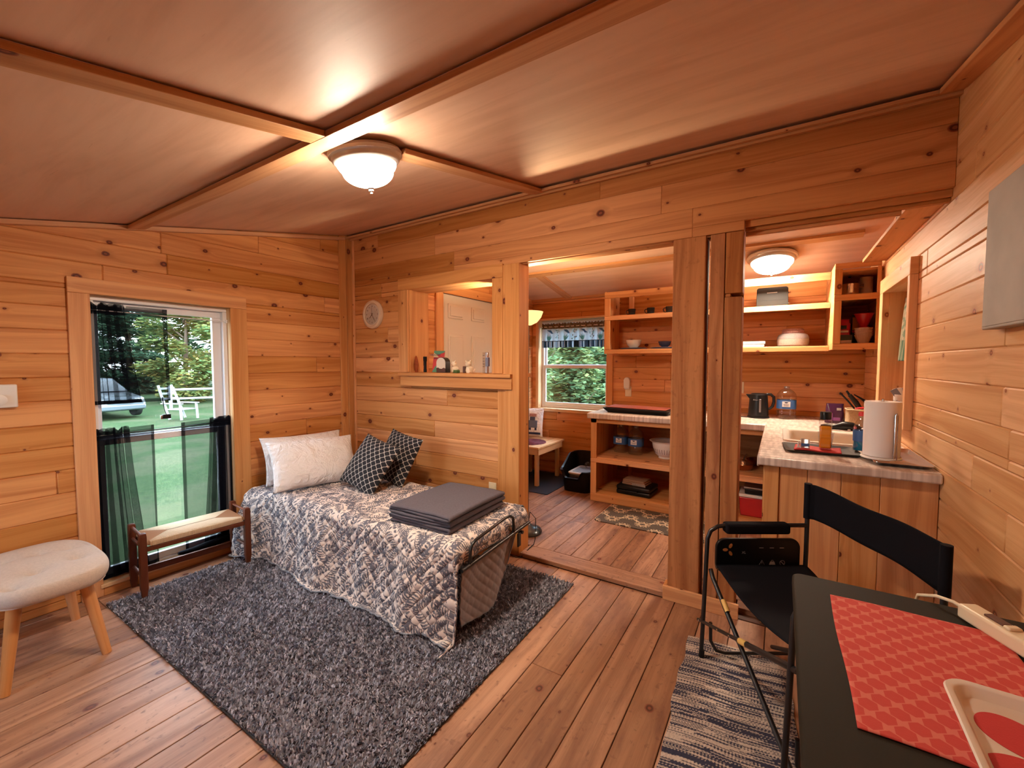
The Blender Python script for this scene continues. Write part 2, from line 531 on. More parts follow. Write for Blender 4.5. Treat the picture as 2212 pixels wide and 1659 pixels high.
woven('basket_cream', (0.74, 0.60, 0.40), (0.45, 0.30, 0.16))
woven('basket_speckle', (0.70, 0.62, 0.52), (0.30, 0.22, 0.18), 120.0)
woven('basket_grey', (0.50, 0.45, 0.42), (0.25, 0.2, 0.19), 120.0)
woven('basket_floral', (0.62, 0.45, 0.40), (0.30, 0.12, 0.12), 60.0)


# ------------------------------------------------------------------ mesh helpers
class MB:
    def __init__(s):
        s.v, s.f, s.uv, s.rnd, s.mi, s.col = [], [], [], [], [], None

    def face(s, idx, uvs=None, rnd=0.5, mi=0):
        s.f.append(idx)
        s.uv.append(uvs or [(0, 0)] * len(idx))
        s.rnd.append(rnd)
        s.mi.append(mi)

    def box(s, x0, x1, y0, y1, z0, z1, g=None, M=None, mi=0, rnd=None):
        lo = [min(x0, x1), min(y0, y1), min(z0, z1)]
        hi = [max(x0, x1), max(y0, y1), max(z0, z1)]
        dim = [hi[i] - lo[i] for i in range(3)]
        if g is None:
            g = dim.index(max(dim))
        else:
            g = 'xyz'.index(g)
        ou, ov = rng.uniform(0, 60), rng.uniform(0, 60)
        rn = rng.random() if rnd is None else rnd
        base = len(s.v)
        for k in range(8):
            p = [hi[i] if (k >> i) & 1 else lo[i] for i in range(3)]
            s.v.append(tuple(M @ Vector(p)) if M is not None else tuple(p))
        quads = [((0, 4, 6, 2), 0), ((1, 3, 7, 5), 0), ((0, 1, 5, 4), 1), ((2, 6, 7, 3), 1), ((0, 2, 3, 1), 2), ((4, 5, 7, 6), 2)]
        for q, n in quads:
            ax = [i for i in range(3) if i != n]
            if g in ax:
                a = g
                c = [i for i in ax if i != g][0]
            else:
                a, c = ax
            uvs = []
            for k in q:
                p = [hi[i] if (k >> i) & 1 else lo[i] for i in range(3)]
                uvs.append((p[a] - lo[a] + ou, p[c] - lo[c] + ov + 0.37 * n))
            s.face([base + k for k in q], uvs, rn, mi)
        return s

    def hexa(s, pts, g=0, mi=0):
        """8 points: bottom ring 0-3, top ring 4-7"""
        base = len(s.v)
        s.v += [tuple(p) for p in pts]
        ou, ov, rn = rng.uniform(0, 60), rng.uniform(0, 60), rng.random()
        for q in ((3, 2, 1, 0), (4, 5, 6, 7), (0, 1, 5, 4), (1, 2, 6, 5), (2, 3, 7, 6), (3, 0, 4, 7)):
            P = [Vector(pts[k]) for k in q]
            e = (P[1] - P[0]); e2 = (P[3] - P[0])
            if e.length < e2.length:
                e, e2 = e2, e
            e.normalize(); e2 = e2 - e * e2.dot(e)
            if e2.length > 1e-9:
                e2.normalize()
            s.face([base + k for k in q], [((p - P[0]).dot(e) + ou, (p - P[0]).dot(e2) + ov) for p in P], rn, mi)
        return s

    def tube(s, pts, r, seg=10, closed=False, mi=0, caps=True):
        pts = [Vector(p) for p in pts]
        n = len(pts)
        rr = r if isinstance(r, (list, tuple)) else [r] * n
        base = len(s.v)
        prev = None
        rings = []
        L = 0
        for i in range(n):
            if closed:
                t = (pts[(i + 1) % n] - pts[i - 1])
            else:
                t = pts[min(i + 1, n - 1)] - pts[max(i - 1, 0)]
            t.normalize()
            if prev is None:
                a = Vector((0, 0, 1)) if abs(t.z) < 0.9 else Vector((1, 0, 0))
                nrm = (a - t * a.dot(t)).normalized()
            else:
                nrm = (prev - t * prev.dot(t))
                nrm = nrm.normalized() if nrm.length > 1e-6 else Vector((1, 0, 0))
            prev = nrm
            bn = t.cross(nrm)
            ring = []
            for k in range(seg):
                a = 2 * math.pi * k / seg
                ring.append(len(s.v))
                s.v.append(tuple(pts[i] + (nrm * math.cos(a) + bn * math.sin(a)) * rr[i]))
            rings.append(ring)
        ou = rng.uniform(0, 50)
        rn = rng.random()
        m = n if closed else n - 1
        for i in range(m):
            A, B = rings[i], rings[(i + 1) % n]
            l2 = L + (pts[(i + 1) % n] - pts[i]).length
            for k in range(seg):
                k2 = (k + 1) % seg
                w0, w1 = k / seg * 6.28 * rr[i], (k + 1) / seg * 6.28 * rr[i]
                s.face([A[k], A[k2], B[k2], B[k]], [(L + ou, w0), (L + ou, w1), (l2 + ou, w1), (l2 + ou, w0)], rn, mi)
            L = l2
        if caps and not closed:
            s.face(list(reversed(rings[0])), None, rn, mi)
            s.face(rings[-1], None, rn, mi)
        return s

    def lathe(s, prof, seg=32, c=(0, 0, 0), mi=0, M=None, sq=None):
        """prof: [(r,z)]; r 0 closes. sq: superellipse exponent for rounded-square section"""
        base = len(s.v)
        rings = []
        rn = rng.random()
        for r, z in prof:
            if r < 1e-6:
                p = Vector((c[0], c[1], c[2] + z))
                if M is not None:
                    p = M @ Vector((0, 0, z))
                rings.append([len(s.v)])
                s.v.append(tuple(p))
                continue
            ring = []
            for k in range(seg):
                a = 2 * math.pi * k / seg
                ca, sa = math.cos(a), math.sin(a)
                rad = r
                if sq:
                    rad = r / (abs(ca) ** sq + abs(sa) ** sq) ** (1.0 / sq)
                p = Vector((rad * ca, rad * sa, z))
                p = (M @ p) if M is not None else p + Vector(c)
                ring.append(len(s.v))
                s.v.append(tuple(p))
            rings.append(ring)
        for i in range(len(rings) - 1):
            A, B = rings[i], rings[i + 1]
            if len(A) == 1 and len(B) == 1:
                continue
            for k in range(seg):
                k2 = (k + 1) % seg
                uvs = [(k / seg, prof[i][1]), ((k + 1) / seg, prof[i][1]), ((k + 1) / seg, prof[i + 1][1]), (k / seg, prof[i + 1][1])]
                if len(A) == 1:
                    s.face([A[0], B[k2], B[k]], uvs[:3], rn, mi)
                elif len(B) == 1:
                    s.face([A[k], A[k2], B[0]], uvs[:3], rn, mi)
                else:
                    s.face([A[k], A[k2], B[k2], B[k]], uvs, rn, mi)
        return s

    def grid(s, fn, nu, nv, mi=0, uvf=None, rnd=0.5, closeu=False):
        base = len(s.v)
        for i in range(nu + 1):
            for j in range(nv + 1):
                s.v.append(tuple(fn(i / nu, j / nv)))
        W = nv + 1
        for i in range(nu):
            for j in range(nv):
                q = [base + i * W + j, base + (i + 1) * W + j, base + (i + 1) * W + j + 1, base + i * W + j + 1]
                if uvf:
                    uvs = [uvf(i / nu, j / nv), uvf((i + 1) / nu, j / nv), uvf((i + 1) / nu, (j + 1) / nv), uvf(i / nu, (j + 1) / nv)]
                else:
                    uvs = [(i / nu, j / nv), ((i + 1) / nu, j / nv), ((i + 1) / nu, (j + 1) / nv), (i / nu, (j + 1) / nv)]
                s.face(q, uvs, rnd, mi)
        return s

    def prism(s, poly, d0, d1, axis='z', M=None, mi=0):
        """polygon (2D list) extruded along an axis; polygon in the other two axes in order"""
        base = len(s.v)
        n = len(poly)
        rn = rng.random()

        def mk(a, c, d):
            p = {'z': (a, c, d), 'y': (a, d, c), 'x': (d, a, c)}[axis]
            return tuple(M @ Vector(p)) if M is not None else p
        for d in (d0, d1):
            for a, c in poly:
                s.v.append(mk(a, c, d))
        s.face([base + i for i in range(n)][::-1], [(poly[i][0], poly[i][1]) for i in range(n)][::-1], rn, mi)
        s.face([base + n + i for i in range(n)], [(p[0], p[1]) for p in poly], rn, mi)
        for i in range(n):
            j = (i + 1) % n
            s.face([base + i, base + j, base + n + j, base + n + i], [(0, 0), (0.1, 0), (0.1, d1 - d0), (0, d1 - d0)], rn, mi)
        return s


def to_mesh(name, mb, mats, smooth=True, angle=38):
    me = bpy.data.meshes.new(name)
    me.from_pydata(mb.v, [], mb.f)
    uvl = me.uv_layers.new(name='UVMap')
    flat = np.array([c for f in mb.uv for uvp in f for c in uvp], dtype=np.float32)
    uvl.data.foreach_set('uv', flat)
    at = me.attributes.new('rnd', 'FLOAT', 'FACE')
    at.data.foreach_set('value', np.array(mb.rnd, dtype=np.float32))
    for m in (mats if isinstance(mats, (list, tuple)) else [mats]):
        me.materials.append(MATS[m])
    me.polygons.foreach_set('material_index', np.array(mb.mi, dtype=np.int32))
    if smooth:
        me.polygons.foreach_set('use_smooth', np.ones(len(mb.f), dtype=bool))
        bm = bmesh.new(); bm.from_mesh(me)
        bmesh.ops.recalc_face_normals(bm, faces=bm.faces)
        bm.to_mesh(me); bm.free()
        me.set_sharp_from_angle(angle=R(angle))
    if mb.col is not None:
        ca = me.color_attributes.new('col', 'FLOAT_COLOR', 'POINT')
        ca.data.foreach_set('color', np.asarray(mb.col, dtype=np.float32).ravel())
    me.update()
    return me


def obj(name, mb, mats, parent=None, bevel=0.0, sub=0, solid=0.0, smooth=True, world=True, angle=38, solid_off=0.0, seg=2):
    o = bpy.data.objects.new(name, to_mesh(name, mb, mats, smooth, angle))
    COL.objects.link(o)
    if parent is not None:
        o.parent = parent
        if world:
            off = Vector((0, 0, 0))
            p = parent
            while p is not None:
                off += Vector(p.location)
                p = p.parent
            o.location = -off
    if solid:
        md = o.modifiers.new('solid', 'SOLIDIFY'); md.thickness = solid; md.offset = solid_off
    if bevel:
        md = o.modifiers.new('bevel', 'BEVEL'); md.width = bevel; md.segments = seg; md.limit_method = 'ANGLE'
        md.angle_limit = R(40); md.harden_normals = False
    if sub:
        md = o.modifiers.new('sub', 'SUBSURF'); md.levels = sub; md.render_levels = sub
    return o


def tag(o, label, cat, group=None, kind=None):
    o['label'] = label
    o['category'] = cat
    if group:
        o['group'] = group
    if kind:
        o['kind'] = kind
    return o


def thing(name, label, cat, loc=(0, 0, 0), rotz=0.0, group=None):
    o = bpy.data.objects.new(name, None)
    COL.objects.link(o)
    o.location = loc
    o.rotation_euler = (0, 0, rotz)
    return tag(o, label, cat, group)


def struct(name, mb, mats, bevel=0.0, label=None, **kw):
    o = obj(name, mb, mats, bevel=bevel, **kw)
    o['kind'] = 'structure'
    if label:
        o['label'] = label
    return o


def dup(root, loc, label, rotz=None, group=None):
    r = root.copy(); COL.objects.link(r); r.location = loc
    if rotz is not None:
        r.rotation_euler = (0, 0, rotz)
    r['label'] = label
    if group:
        r['group'] = group
    for ch in list(root.children):
        c = ch.copy(); COL.objects.link(c); c.parent = r
        for g in list(ch.children):
            d = g.copy(); COL.objects.link(d); d.parent = c
    return r


def arc(cx, cy, r, a0, a1, n):
    return [(cx + r * math.cos(R(a0 + (a1 - a0) * i / n)), cy + r * math.sin(R(a0 + (a1 - a0) * i / n))) for i in range(n + 1)]


def rrect(x0, x1, y0, y1, r, n=5):
    return arc(x1 - r, y1 - r, r, 0, 90, n) + arc(x0 + r, y1 - r, r, 90, 180, n) + arc(x0 + r, y0 + r, r, 180, 270, n) + arc(x1 - r, y0 + r, r, 270, 360, n)


def text_part(name, body, size, M, mat, parent=None, ext=0.0006, align='CENTER'):
    cu = bpy.data.curves.new(name, 'FONT')
    cu.body = body; cu.size = size; cu.extrude = ext
    cu.align_x = align; cu.align_y = 'CENTER'
    tmp = bpy.data.objects.new(name, cu)
    COL.objects.link(tmp)
    dg = bpy.context.evaluated_depsgraph_get()
    me = bpy.data.meshes.new_from_object(tmp.evaluated_get(dg))
    bpy.data.objects.remove(tmp)
    me.transform(M)
    me.materials.clear(); me.materials.append(MATS[mat])
    o = bpy.data.objects.new(name, me)
    COL.objects.link(o)
    if parent is not None:
        o.parent = parent
        off = Vector((0, 0, 0)); p = parent
        while p is not None:
            off += Vector(p.location); p = p.parent
        o.location = -off
    return o


# ================================================================== THE ROOM SHELL
XL, XR, YP, YR = -3.5, 0.63, 2.66, -1.25      # left wall, right wall, partition face, rear wall
ZF = -0.03                                     # living room floor (kitchen floor is 0)
XK, YK = -2.75, 4.86                           # kitchen left wall, kitchen back wall


def zc(y):                                     # ceiling height
    return 2.59 - 0.2 * (YP - y) if y < YP else 2.59 - 0.185 * (y - 2.8)


def slabs(mb, ax, c0, c1, u0, u1, z0, z1, holes=(), h=0.135, joints=True, start=None):
    """horizontal boards on the plane ax=const (between c0 and c1)"""
    zs = [z0]
    z = z0 if start is None else start
    rows = []
    while z < z1 - 1e-6:
        rows.append((max(z, z0), min(z + h, z1)))
        z += h
    for ra, rb in rows:
        cuts = sorted({ra, rb} | {zz for hh in holes for zz in hh[2:4] if ra + 0.004 < zz < rb - 0.004})
        js = []
        if joints:
            x = u0 + rng.uniform(0.3, 2.2)
            while x < u1 - 0.2:
                js.append(x); x += rng.uniform(1.1, 2.5)
        rns = [rng.random() for _ in range(len(js) + 2)]
        for za, zb in zip(cuts[:-1], cuts[1:]):
            zm = (za + zb) / 2
            iv = [(u0, u1)]
            for ha, hb, hz0, hz1 in holes:
                if hz0 < zm < hz1:
                    iv = [p for a, b_ in iv for p in ((a, min(b_, ha)), (max(a, hb), b_)) if p[1] - p[0] > 0.004]
            for a, b_ in iv:
                pts = [a] + [j for j in js if a + 0.02 < j < b_ - 0.02] + [b_]
                for k, (p, q) in enumerate(zip(pts[:-1], pts[1:])):
                    rn = rns[min(k + (1 if a > u0 else 0), len(rns) - 1)]
                    if ax == 'x':
                        mb.box(c0, c1, p, q, za, zb, g='y', rnd=rn)
                    else:
                        mb.box(p, q, c0, c1, za, zb, g='x', rnd=rn)


def wall(name, mat, ax, face, back, u0, u1, z0, z1, holes=(), core=0.09, label=None, start=None, h=0.135):
    """face: coordinate of the visible face; back: +1/-1 direction away from the room"""
    mb = MB()
    slabs(mb, ax, face, face + back * 0.02, u0, u1, z0, z1, holes, start=start, h=h)
    o = struct(name, mb, mat, bevel=0.0055, seg=1, label=label)
    mc = MB()
    slabs(mc, ax, face + back * 0.021, face + back * (0.021 + core), u0, u1, z0, z1, holes, h=5.0, joints=False)
    c = obj('wall_core', mc, 'brown_dark', o, world=True, smooth=False)
    return o


# --- floors
mb = MB()
x = XL - 0.1
k = 0
while x < XR + 0.12:
    wd = [0.155, 0.150, 0.160, 0.145, 0.165][k % 5]
    cuts = [YR - 0.02] + sorted(rng.uniform(YR + 0.4, YP - 0.3) for _ in range(1)) + [2.63]
    for a, c_ in zip(cuts[:-1], cuts[1:]):
        mb.box(x + 0.0018, x + wd - 0.0018, a + 0.001, c_ - 0.001, ZF - 0.03, ZF, g='y')
    x += wd; k += 1
fl = struct('floor', mb, 'floor_pine', bevel=0.002, seg=1, label='worn wide pine floorboards of the sitting room')
mb = MB().box(XL - 0.14, XR + 0.14, YR - 0.12, 2.80, ZF - 0.08, ZF - 0.031)
obj('subfloor', mb, 'brown_dark', fl, smooth=False)

mb = MB()
x = XK - 0.1
k = 0
while x < XR + 0.12:
    wd = [0.150, 0.138, 0.146][k % 3]
    cuts = [2.79] + sorted(rng.uniform(3.0, YK - 0.3) for _ in range(1)) + [YK + 0.02]
    for a, c_ in zip(cuts[:-1], cuts[1:]):
        mb.box(x + 0.0018, x + wd - 0.0018, a + 0.001, c_ - 0.001, -0.03, 0.0, g='y')
    x += wd; k += 1
kf = struct('kitchen_floor', mb, 'kitchen_floor_pine', bevel=0.002, seg=1, label='scuffed pine floorboards of the kitchen')
obj('subfloor', MB().box(XK - 0.1, XR + 0.12, 2.64, YK + 0.02, -0.06, -0.031), 'brown_dark', kf, smooth=False)
mb = MB().box(-1.60, -0.55, 2.632, 2.788, -0.03, 0.0, g='x')
struct('trim_1', mb, 'kitchen_floor_pine', bevel=0.004, label='threshold board across the kitchen doorway')
mb = MB().box(-0.18, XR, 2.70, 2.788, -0.03, 0.0, g='x').box(XK, -1.74, 2.66, 2.788, -0.03, 0.0, g='x')
struct('trim_2', mb, 'kitchen_floor_pine')

# --- ceilings (sloping plywood, ridge over the partition)
def slope_box(mb, x0, x1, y0, y1, dz0, dz1, g=0, f=zc):
    e = 1e-5
    a, c_ = f(y0 + e), f(y1 - e)
    mb.hexa([(x0, y0, a + dz0), (x1, y0, a + dz0), (x1, y1, c_ + dz0), (x0, y1, c_ + dz0),
             (x0, y0, a + dz1), (x1, y0, a + dz1), (x1, y1, c_ + dz1), (x0, y1, c_ + dz1)])


mb = MB()
slope_box(mb, XL - 0.15, XR + 0.15, YR - 0.15, YP + 0.02, 0, 0.05)
struct('ceiling', mb, 'ceiling_ply', smooth=False, label='sloping birch plywood ceiling of the sitting room')
mb = MB()
slope_box(mb, XK - 0.12, XR + 0.15, YP + 0.1, YK + 0.15, 0, 0.05)
struct('kitchen_ceiling', mb, 'ceiling_ply', smooth=False, label='sloping plywood ceiling of the kitchen')

# --- ceiling battens
def batten(n, x0, x1, y0, y1, t=0.021, mat='batten_pine'):
    mb = MB()
    slope_box(mb, x0, x1, y0, y1, -t, 0.002)
    return struct('trim_%d' % n, mb, mat, bevel=0.002)


batten(3, XL, XR, 0.995, 1.085)
batten(4, -1.535, -1.445, YR, 0.994)
batten(5, -1.48, -1.395, 1.345, 2.60)
batten(6, XL, XR, 2.615, 2.66, 0.03)
batten(7, XL, XR, 2.575, 2.614, 0.016)
batten(8, XL, XL + 0.035, YR, 2.57, 0.024)
batten(9, XR - 0.085, XR, YR, 2.57, 0.020, 'header_pine')
batten(10, XK, XR - 0.14, 4.00, 4.085)
batten(11, -2.28, -2.19, 4.09, YK)
batten(12, XK, XR, 4.83, YK, 0.03)

# --- walls
W1 = (0.79, 1.60, 0.02, 1.835)
wall('wall_left', 'wall_pine', 'x', XL, -1, YR, YP, ZF, 2.62, [W1], label='horizontal pine board wall with the tall window')
wall('wall_rear', 'wall_pine', 'y', YR, -1, XL - 0.1, XR + 0.1, ZF, 2.2, [(-3.1, -2.2, 0.75, 1.75), ], label='pine wall behind the viewpoint')  # opening cut for the added fill-light window
WR = (3.235, 3.955, 1.085, 1.90)
wall('wall_right', 'right_pine', 'x', XR, 1, YR, YK, ZF, 2.66, [WR], label='horizontal pine board wall beside the table and counter')
PH = [(-2.735, -1.84, 1.31, 2.035), (-1.62, 0.70, -0.1, 2.125)]
wall('wall_partition', 'partition_pine', 'y', YP, 1, XL, -1.62, ZF, 2.125, PH, core=0.075, label='pine board partition between sitting room and kitchen')
mb = MB()
slabs(mb, 'y', YP, YP + 0.025, XL, XR, 2.125, 2.62, [(-0.187, XR + 0.1, 2.0, 2.178)], h=0.165)
hd = struct('wall_header', mb, 'header_pine', bevel=0.003, label='deep pine header beam over the kitchen openings')
mb = MB().box(XL, XR, YP + 0.026, 2.775, 2.19, 2.62)
mb.box(XL, -0.19, YP + 0.026, 2.775, 2.118, 2.189)
obj('beam_core', mb, 'header_pine', hd, bevel=0.003)
mb = MB().box(-0.186, XR, YP + 0.03, 2.70, 2.145, 2.186).box(-0.186, XR, 2.715, 2.745, 2.13, 2.186).box(-0.186, XR - 0.16, 2.75, 2.775, 2.112, 2.186)
struct('trim_13', mb, 'header_pine', bevel=0.002, label='recessed rails under the header above the peninsula')
wall('wall_kitchen_back', 'wall_pine', 'y', YK, 1, XK - 0.1, XR + 0.1, 0, 2.45, [(-2.685, -1.72, 0.80, 1.965)], label='pine board wall behind the kitchen shelves')
wall('wall_kitchen_left', 'wall_pine', 'x', XK, -1, 2.78, YK, 0, 2.62, [(3.10, 3.96, 0.0, 2.075)], label='pine wall with the white entrance door')
# kitchen side of the partition
mb = MB()
slabs(mb, 'y', 2.757, 2.777, XK, -1.74, 0, 2.6, [(-2.735, -1.84, 1.31, 2.035)])
slabs(mb, 'y', 2.776, 2.796, -1.74, XR, 2.19, 2.6, [])
struct('trim_14', mb, 'partition_pine', bevel=0.003)

# corner posts, door jamb post, centre posts
mb = MB().box(XL, XL + 0.018, 2.515, 2.585, ZF, 2.62)
struct('trim_15', mb, 'trim_pine', bevel=0.003, label='vertical corner trim on the window wall')
mb = MB().box(XL, XL + 0.030, 2.588, YP, ZF, 2.60).box(XL + 0.031, XL + 0.045, 2.64, YP, ZF, 2.60)
struct('trim_16', mb, 'partition_pine', bevel=0.003)
mb = MB().box(-1.726, -1.604, 2.632, 2.772, ZF, 2.122)
struct('trim_17', mb, 'trim_pine', bevel=0.004, label='square pine post at the bed side of the kitchen doorway')
mb = MB().box(-1.800, -1.727, 2.645, YP, ZF, 2.122)
struct('trim_18', mb, 'trim_pine', bevel=0.002)
mb = MB().box(-0.549, -0.372, 2.632, 2.775, -0.03, 2.118)
p1 = struct('trim_19', mb, 'post_pine', bevel=0.006, label='weathered square post with a crack beside the doorway')
mb = MB().hexa([(-0.352, 2.64, -0.03), (-0.187, 2.64, -0.03), (-0.187, 2.775, -0.03), (-0.352, 2.775, -0.03),
                (-0.345, 2.64, 2.118), (-0.272, 2.64, 2.118), (-0.272, 2.775, 2.118), (-0.345, 2.775, 2.118)])
mb = MB().box(-0.350, -0.277, 2.64, 2.775, -0.03, 2.118).box(-0.2735, -0.187, 2.64, 2.775, -0.03, 1.765)
mb.box(-0.2735, -0.187, 2.643, 2.775, 1.785, 2.118).box(-0.2735, -0.245, 2.65, 2.775, 1.765, 1.785)
struct('trim_20', mb, 'post_pine', bevel=0.004, label='split weathered post beside the peninsula')
mb = MB().box(-0.36, -0.19, 2.776, 2.80, -0.03, 2.6)
struct('trim_21', mb, 'post_pine')
mb = MB().box(-0.572, -0.165, 2.612, 2.631, ZF, 0.055)
bb = struct('baseboard_1', mb, 'trim_pine', bevel=0.003, label='short baseboard around the foot of the posts')
obj('return', MB().box(-0.572, -0.551, 2.632, 2.70, ZF, 0.055), 'trim_pine', bb, bevel=0.003)

# soffit board in the kitchen, at the right wall
mb = MB().box(0.495, XR, 2.80, 4.12, 2.150, 2.172)
struct('trim_22', mb, 'shelf_pine', bevel=0.002, label='flat soffit board along the kitchen right wall')

# --- window casings (living room window)
def casing(name, mat, ax, face, s, o_, i_, t=0.02, bottom=True, base=None):
    """o_/i_: outer and inner rectangle (u0,u1,z0,z1); s: direction into the room"""
    f0, f1 = face, face + s * t
    def bx(u0, u1, z0, z1):
        m_ = MB()
        if ax == 'x':
            m_.box(f0, f1, u0, u1, z0, z1)
        else:
            m_.box(u0, u1, f0, f1, z0, z1)
        return m_
    r = struct(name, bx(o_[0], o_[1], i_[3], o_[3]), mat, bevel=0.003)
    obj('casing_side', bx(o_[0], i_[0], o_[2], i_[3] - 0.0005), mat, r, bevel=0.003)
    obj('casing_side', bx(i_[1], o_[1], o_[2], i_[3] - 0.0005), mat, r, bevel=0.003)
    if bottom:
        obj('casing_sill', bx(i_[0], i_[1], o_[2], i_[2]), mat, r, bevel=0.003)
    return r


casing('trim_23', 'trim_pine', 'x', XL, 1, (0.717, 1.690, ZF, 1.902), (0.813, 1.575, 0.04, 1.812))
mb = MB().box(XL - 0.11, XL + 0.03, 0.80, 1.59, 0.022, 0.045)
struct('trim_24', mb, 'pale_pine', bevel=0.003, label='low pine sill of the tall window')
mb = MB().box(XL - 0.11, XL - 0.001, 1.576, 1.598, 0.04, 1.812).box(XL - 0.11, XL - 0.001, 0.79, 0.812, 0.04, 1.812).box(XL - 0.11, XL - 0.001, 0.79, 1.598, 1.813, 1.833)
struct('trim_25', mb, 'pale_pine', bevel=0.002)

# --- windows
def window(name, ax, pos, s, u0, u1, z0, z1, rail, fw=0.05, fr=0.03, label=None, jamb_r=None):
    """vinyl double-hung window; s: direction into the room; rail=(z0,z1)"""
    jr = jamb_r or fw
    def bx(a, b_, c, d, p0, p1):
        m_ = MB()
        if ax == 'x':
            m_.box(pos + s * p0, pos + s * p1, a, b_, c, d)
        else:
            m_.box(a, b_, pos + s * p0, pos + s * p1, c, d)
        return m_
    r = struct(name, bx(u0, u1, z1 - 0.03, z1, -0.035, 0.035), 'white_vinyl', bevel=0.003, label=label)
    for nm, q in (('window_frame', (u0, u0 + 0.028, z0, z1 - 0.03, -0.035, 0.035)), ('window_frame', (u1 - 0.028, u1, z0, z1 - 0.03, -0.035, 0.035)),
                  ('window_frame', (u0 + 0.028, u1 - 0.028, z0, z0 + 0.025, -0.035, 0.035)),
                  ('upper_sash', (u0 + 0.028, u1 - 0.028, z1 - 0.075, z1 - 0.03, -0.028, 0.0)), ('upper_sash', (u0 + 0.028, u0 + fw, rail[0], z1 - 0.075, -0.028, 0.0)),
                  ('upper_sash', (u1 - jr, u1 - 0.028, rail[0], z1 - 0.075, -0.028, 0.0)), ('upper_sash', (u0 + fw, u1 - jr, rail[0], rail[1], -0.028, -0.001)),
                  ('lower_sash', (u0 + 0.028, u1 - 0.028, rail[0] - 0.005, rail[1] - 0.01, 0.0, 0.028)), ('lower_sash', (u0 + 0.028, u0 + fw, z0 + 0.07, rail[0] - 0.005, 0.0, 0.028)),
                  ('lower_sash', (u1 - jr, u1 - 0.028, z0 + 0.07, rail[0] - 0.005, 0.0, 0.028)), ('lower_sash', (u0 + 0.028, u1 - 0.028, z0 + 0.025, z0 + 0.07, 0.0, 0.028))):
        obj(nm, bx(*q), 'white_vinyl', r, bevel=0.003)
    obj('pane', bx(u0 + fw, u1 - jr, rail[1], z1 - 0.075, -0.015, -0.012), 'pane_glass', r, smooth=False)
    obj('pane', bx(u0 + fw, u1 - jr, z0 + 0.07, rail[0] - 0.005, 0.012, 0.015), 'pane_glass', r, smooth=False)
    return r


window('window_1', 'x', -3.575, 1, 0.813, 1.575, 0.045, 1.812, (0.893, 0.938), fw=0.052, jamb_r=0.085, label='tall white double-hung window above the sill')
window('window_2', 'y', 4.985, -1, -2.66, -1.745, 0.825, 1.94, (1.34, 1.385), label='white double-hung kitchen window')
struct('daylight_blocker', MB().box(0.801, 0.83, 3.21, 3.975, 1.05, 1.93, g='z'), 'right_pine', bevel=0.002, label='added pine board closing the wall recess above the counter against daylight')  # unseen board added behind the opening to keep daylight out
window('fill_window', 'y', YR - 0.06, 1, -3.1, -2.2, 0.75, 1.75, (1.2, 1.245), label='added unseen window behind the viewpoint for fill daylight')  # out of view, added to let fill daylight into the room
# kitchen window box
mb = MB().box(-2.70, -2.662, YK - 0.012, 5.03, 0.80, 1.965).box(-1.743, -1.72, YK - 0.002, 5.03, 0.80, 1.965)
mb.box(-2.662, -1.743, YK - 0.012, 5.03, 1.945, 1.968).box(-2.74, -1.70, YK - 0.04, 5.03, 0.785, 0.822)
struct('trim_26', mb, 'pale_pine', bevel=0.003, label='pine jambs and sill of the kitchen window')
# right wall window box and casing
casing('trim_27', 'right_pine', 'x', XR, -1, (3.196, 4.045, 1.022, 1.99), (3.242, 3.945, 1.085, 1.893), t=0.038)
mb = MB().box(XR, 0.80, 3.946, 3.965, 1.085, 1.90).box(XR, 0.80, 3.222, 3.241, 1.085, 1.90).box(XR, 0.80, 3.222, 3.965, 1.893, 1.912).box(XR, 0.80, 3.222, 3.965, 1.066, 1.085)
struct('trim_28', mb, 'right_pine', bevel=0.002)
# pass-through box, casing, sill
mb = MB().box(-2.745, -2.728, YP - 0.001, 2.89, 1.315, 2.035).box(-1.847, -1.83, YP - 0.001, 2.89, 1.315, 2.035)
mb.box(-2.745, -1.83, YP - 0.001, 2.89, 2.032, 2.05)
struct('trim_29', mb, 'trim_pine', bevel=0.002, label='pine lining of the pass-through opening')
casing('trim_30', 'trim_pine', 'y', YP, -1, (-2.850, -1.752, 1.322, 2.134), (-2.738, -1.846, 1.322, 2.033), t=0.022, bottom=False)
mb = MB().box(-2.825, -1.66, 2.600, 2.90, 1.292, 1.320)
s_ = struct('trim_31', mb, 'trim_pine', bevel=0.003, label='pine ledge of the pass-through')
obj('apron', MB().box(-2.812, -1.66, 2.618, 2.637, 1.205, 1.2915), 'trim_pine', s_, bevel=0.003)
# entrance door seen through the pass-through
mb = MB().box(XK - 0.05, XK - 0.012, 3.11, 3.95, 0.0, 2.07)
dr = struct('door_1', mb, 'door_paint', bevel=0.002, label='white six-panel entrance door beyond the pass-through')
for (ya, yb_) in ((3.195, 3.425), (3.565, 3.795)):
    for za, zb in ((1.842, 1.985), (1.03, 1.685), (0.25, 0.88)):
        m_ = MB().box(XK - 0.013, XK - 0.001, ya, yb_, za, zb)
        pn = obj('door_panel', m_, 'door_paint', dr, bevel=0.006)
        m2 = MB().box(XK - 0.006, XK + 0.008, ya + 0.022, yb_ - 0.022, za + 0.022, zb - 0.022)
        obj('raised_field', m2, 'door_paint', pn, bevel=0.005)
obj('door_knob', MB().lathe([(0, 0), (0.012, 0), (0.012, 0.03), (0.028, 0.04), (0.028, 0.06), (0, 0.068)], 16, M=Matrix.Translation((XK - 0.012, 3.89, 0.97)) @ Matrix.Rotation(R(90), 4, 'Y')), 'steel', dr)
casing('trim_32', 'trim_pine', 'x', XK, 1, (3.0, 4.05, 0, 2.16), (3.10, 3.96, 0, 2.072), bottom=False)

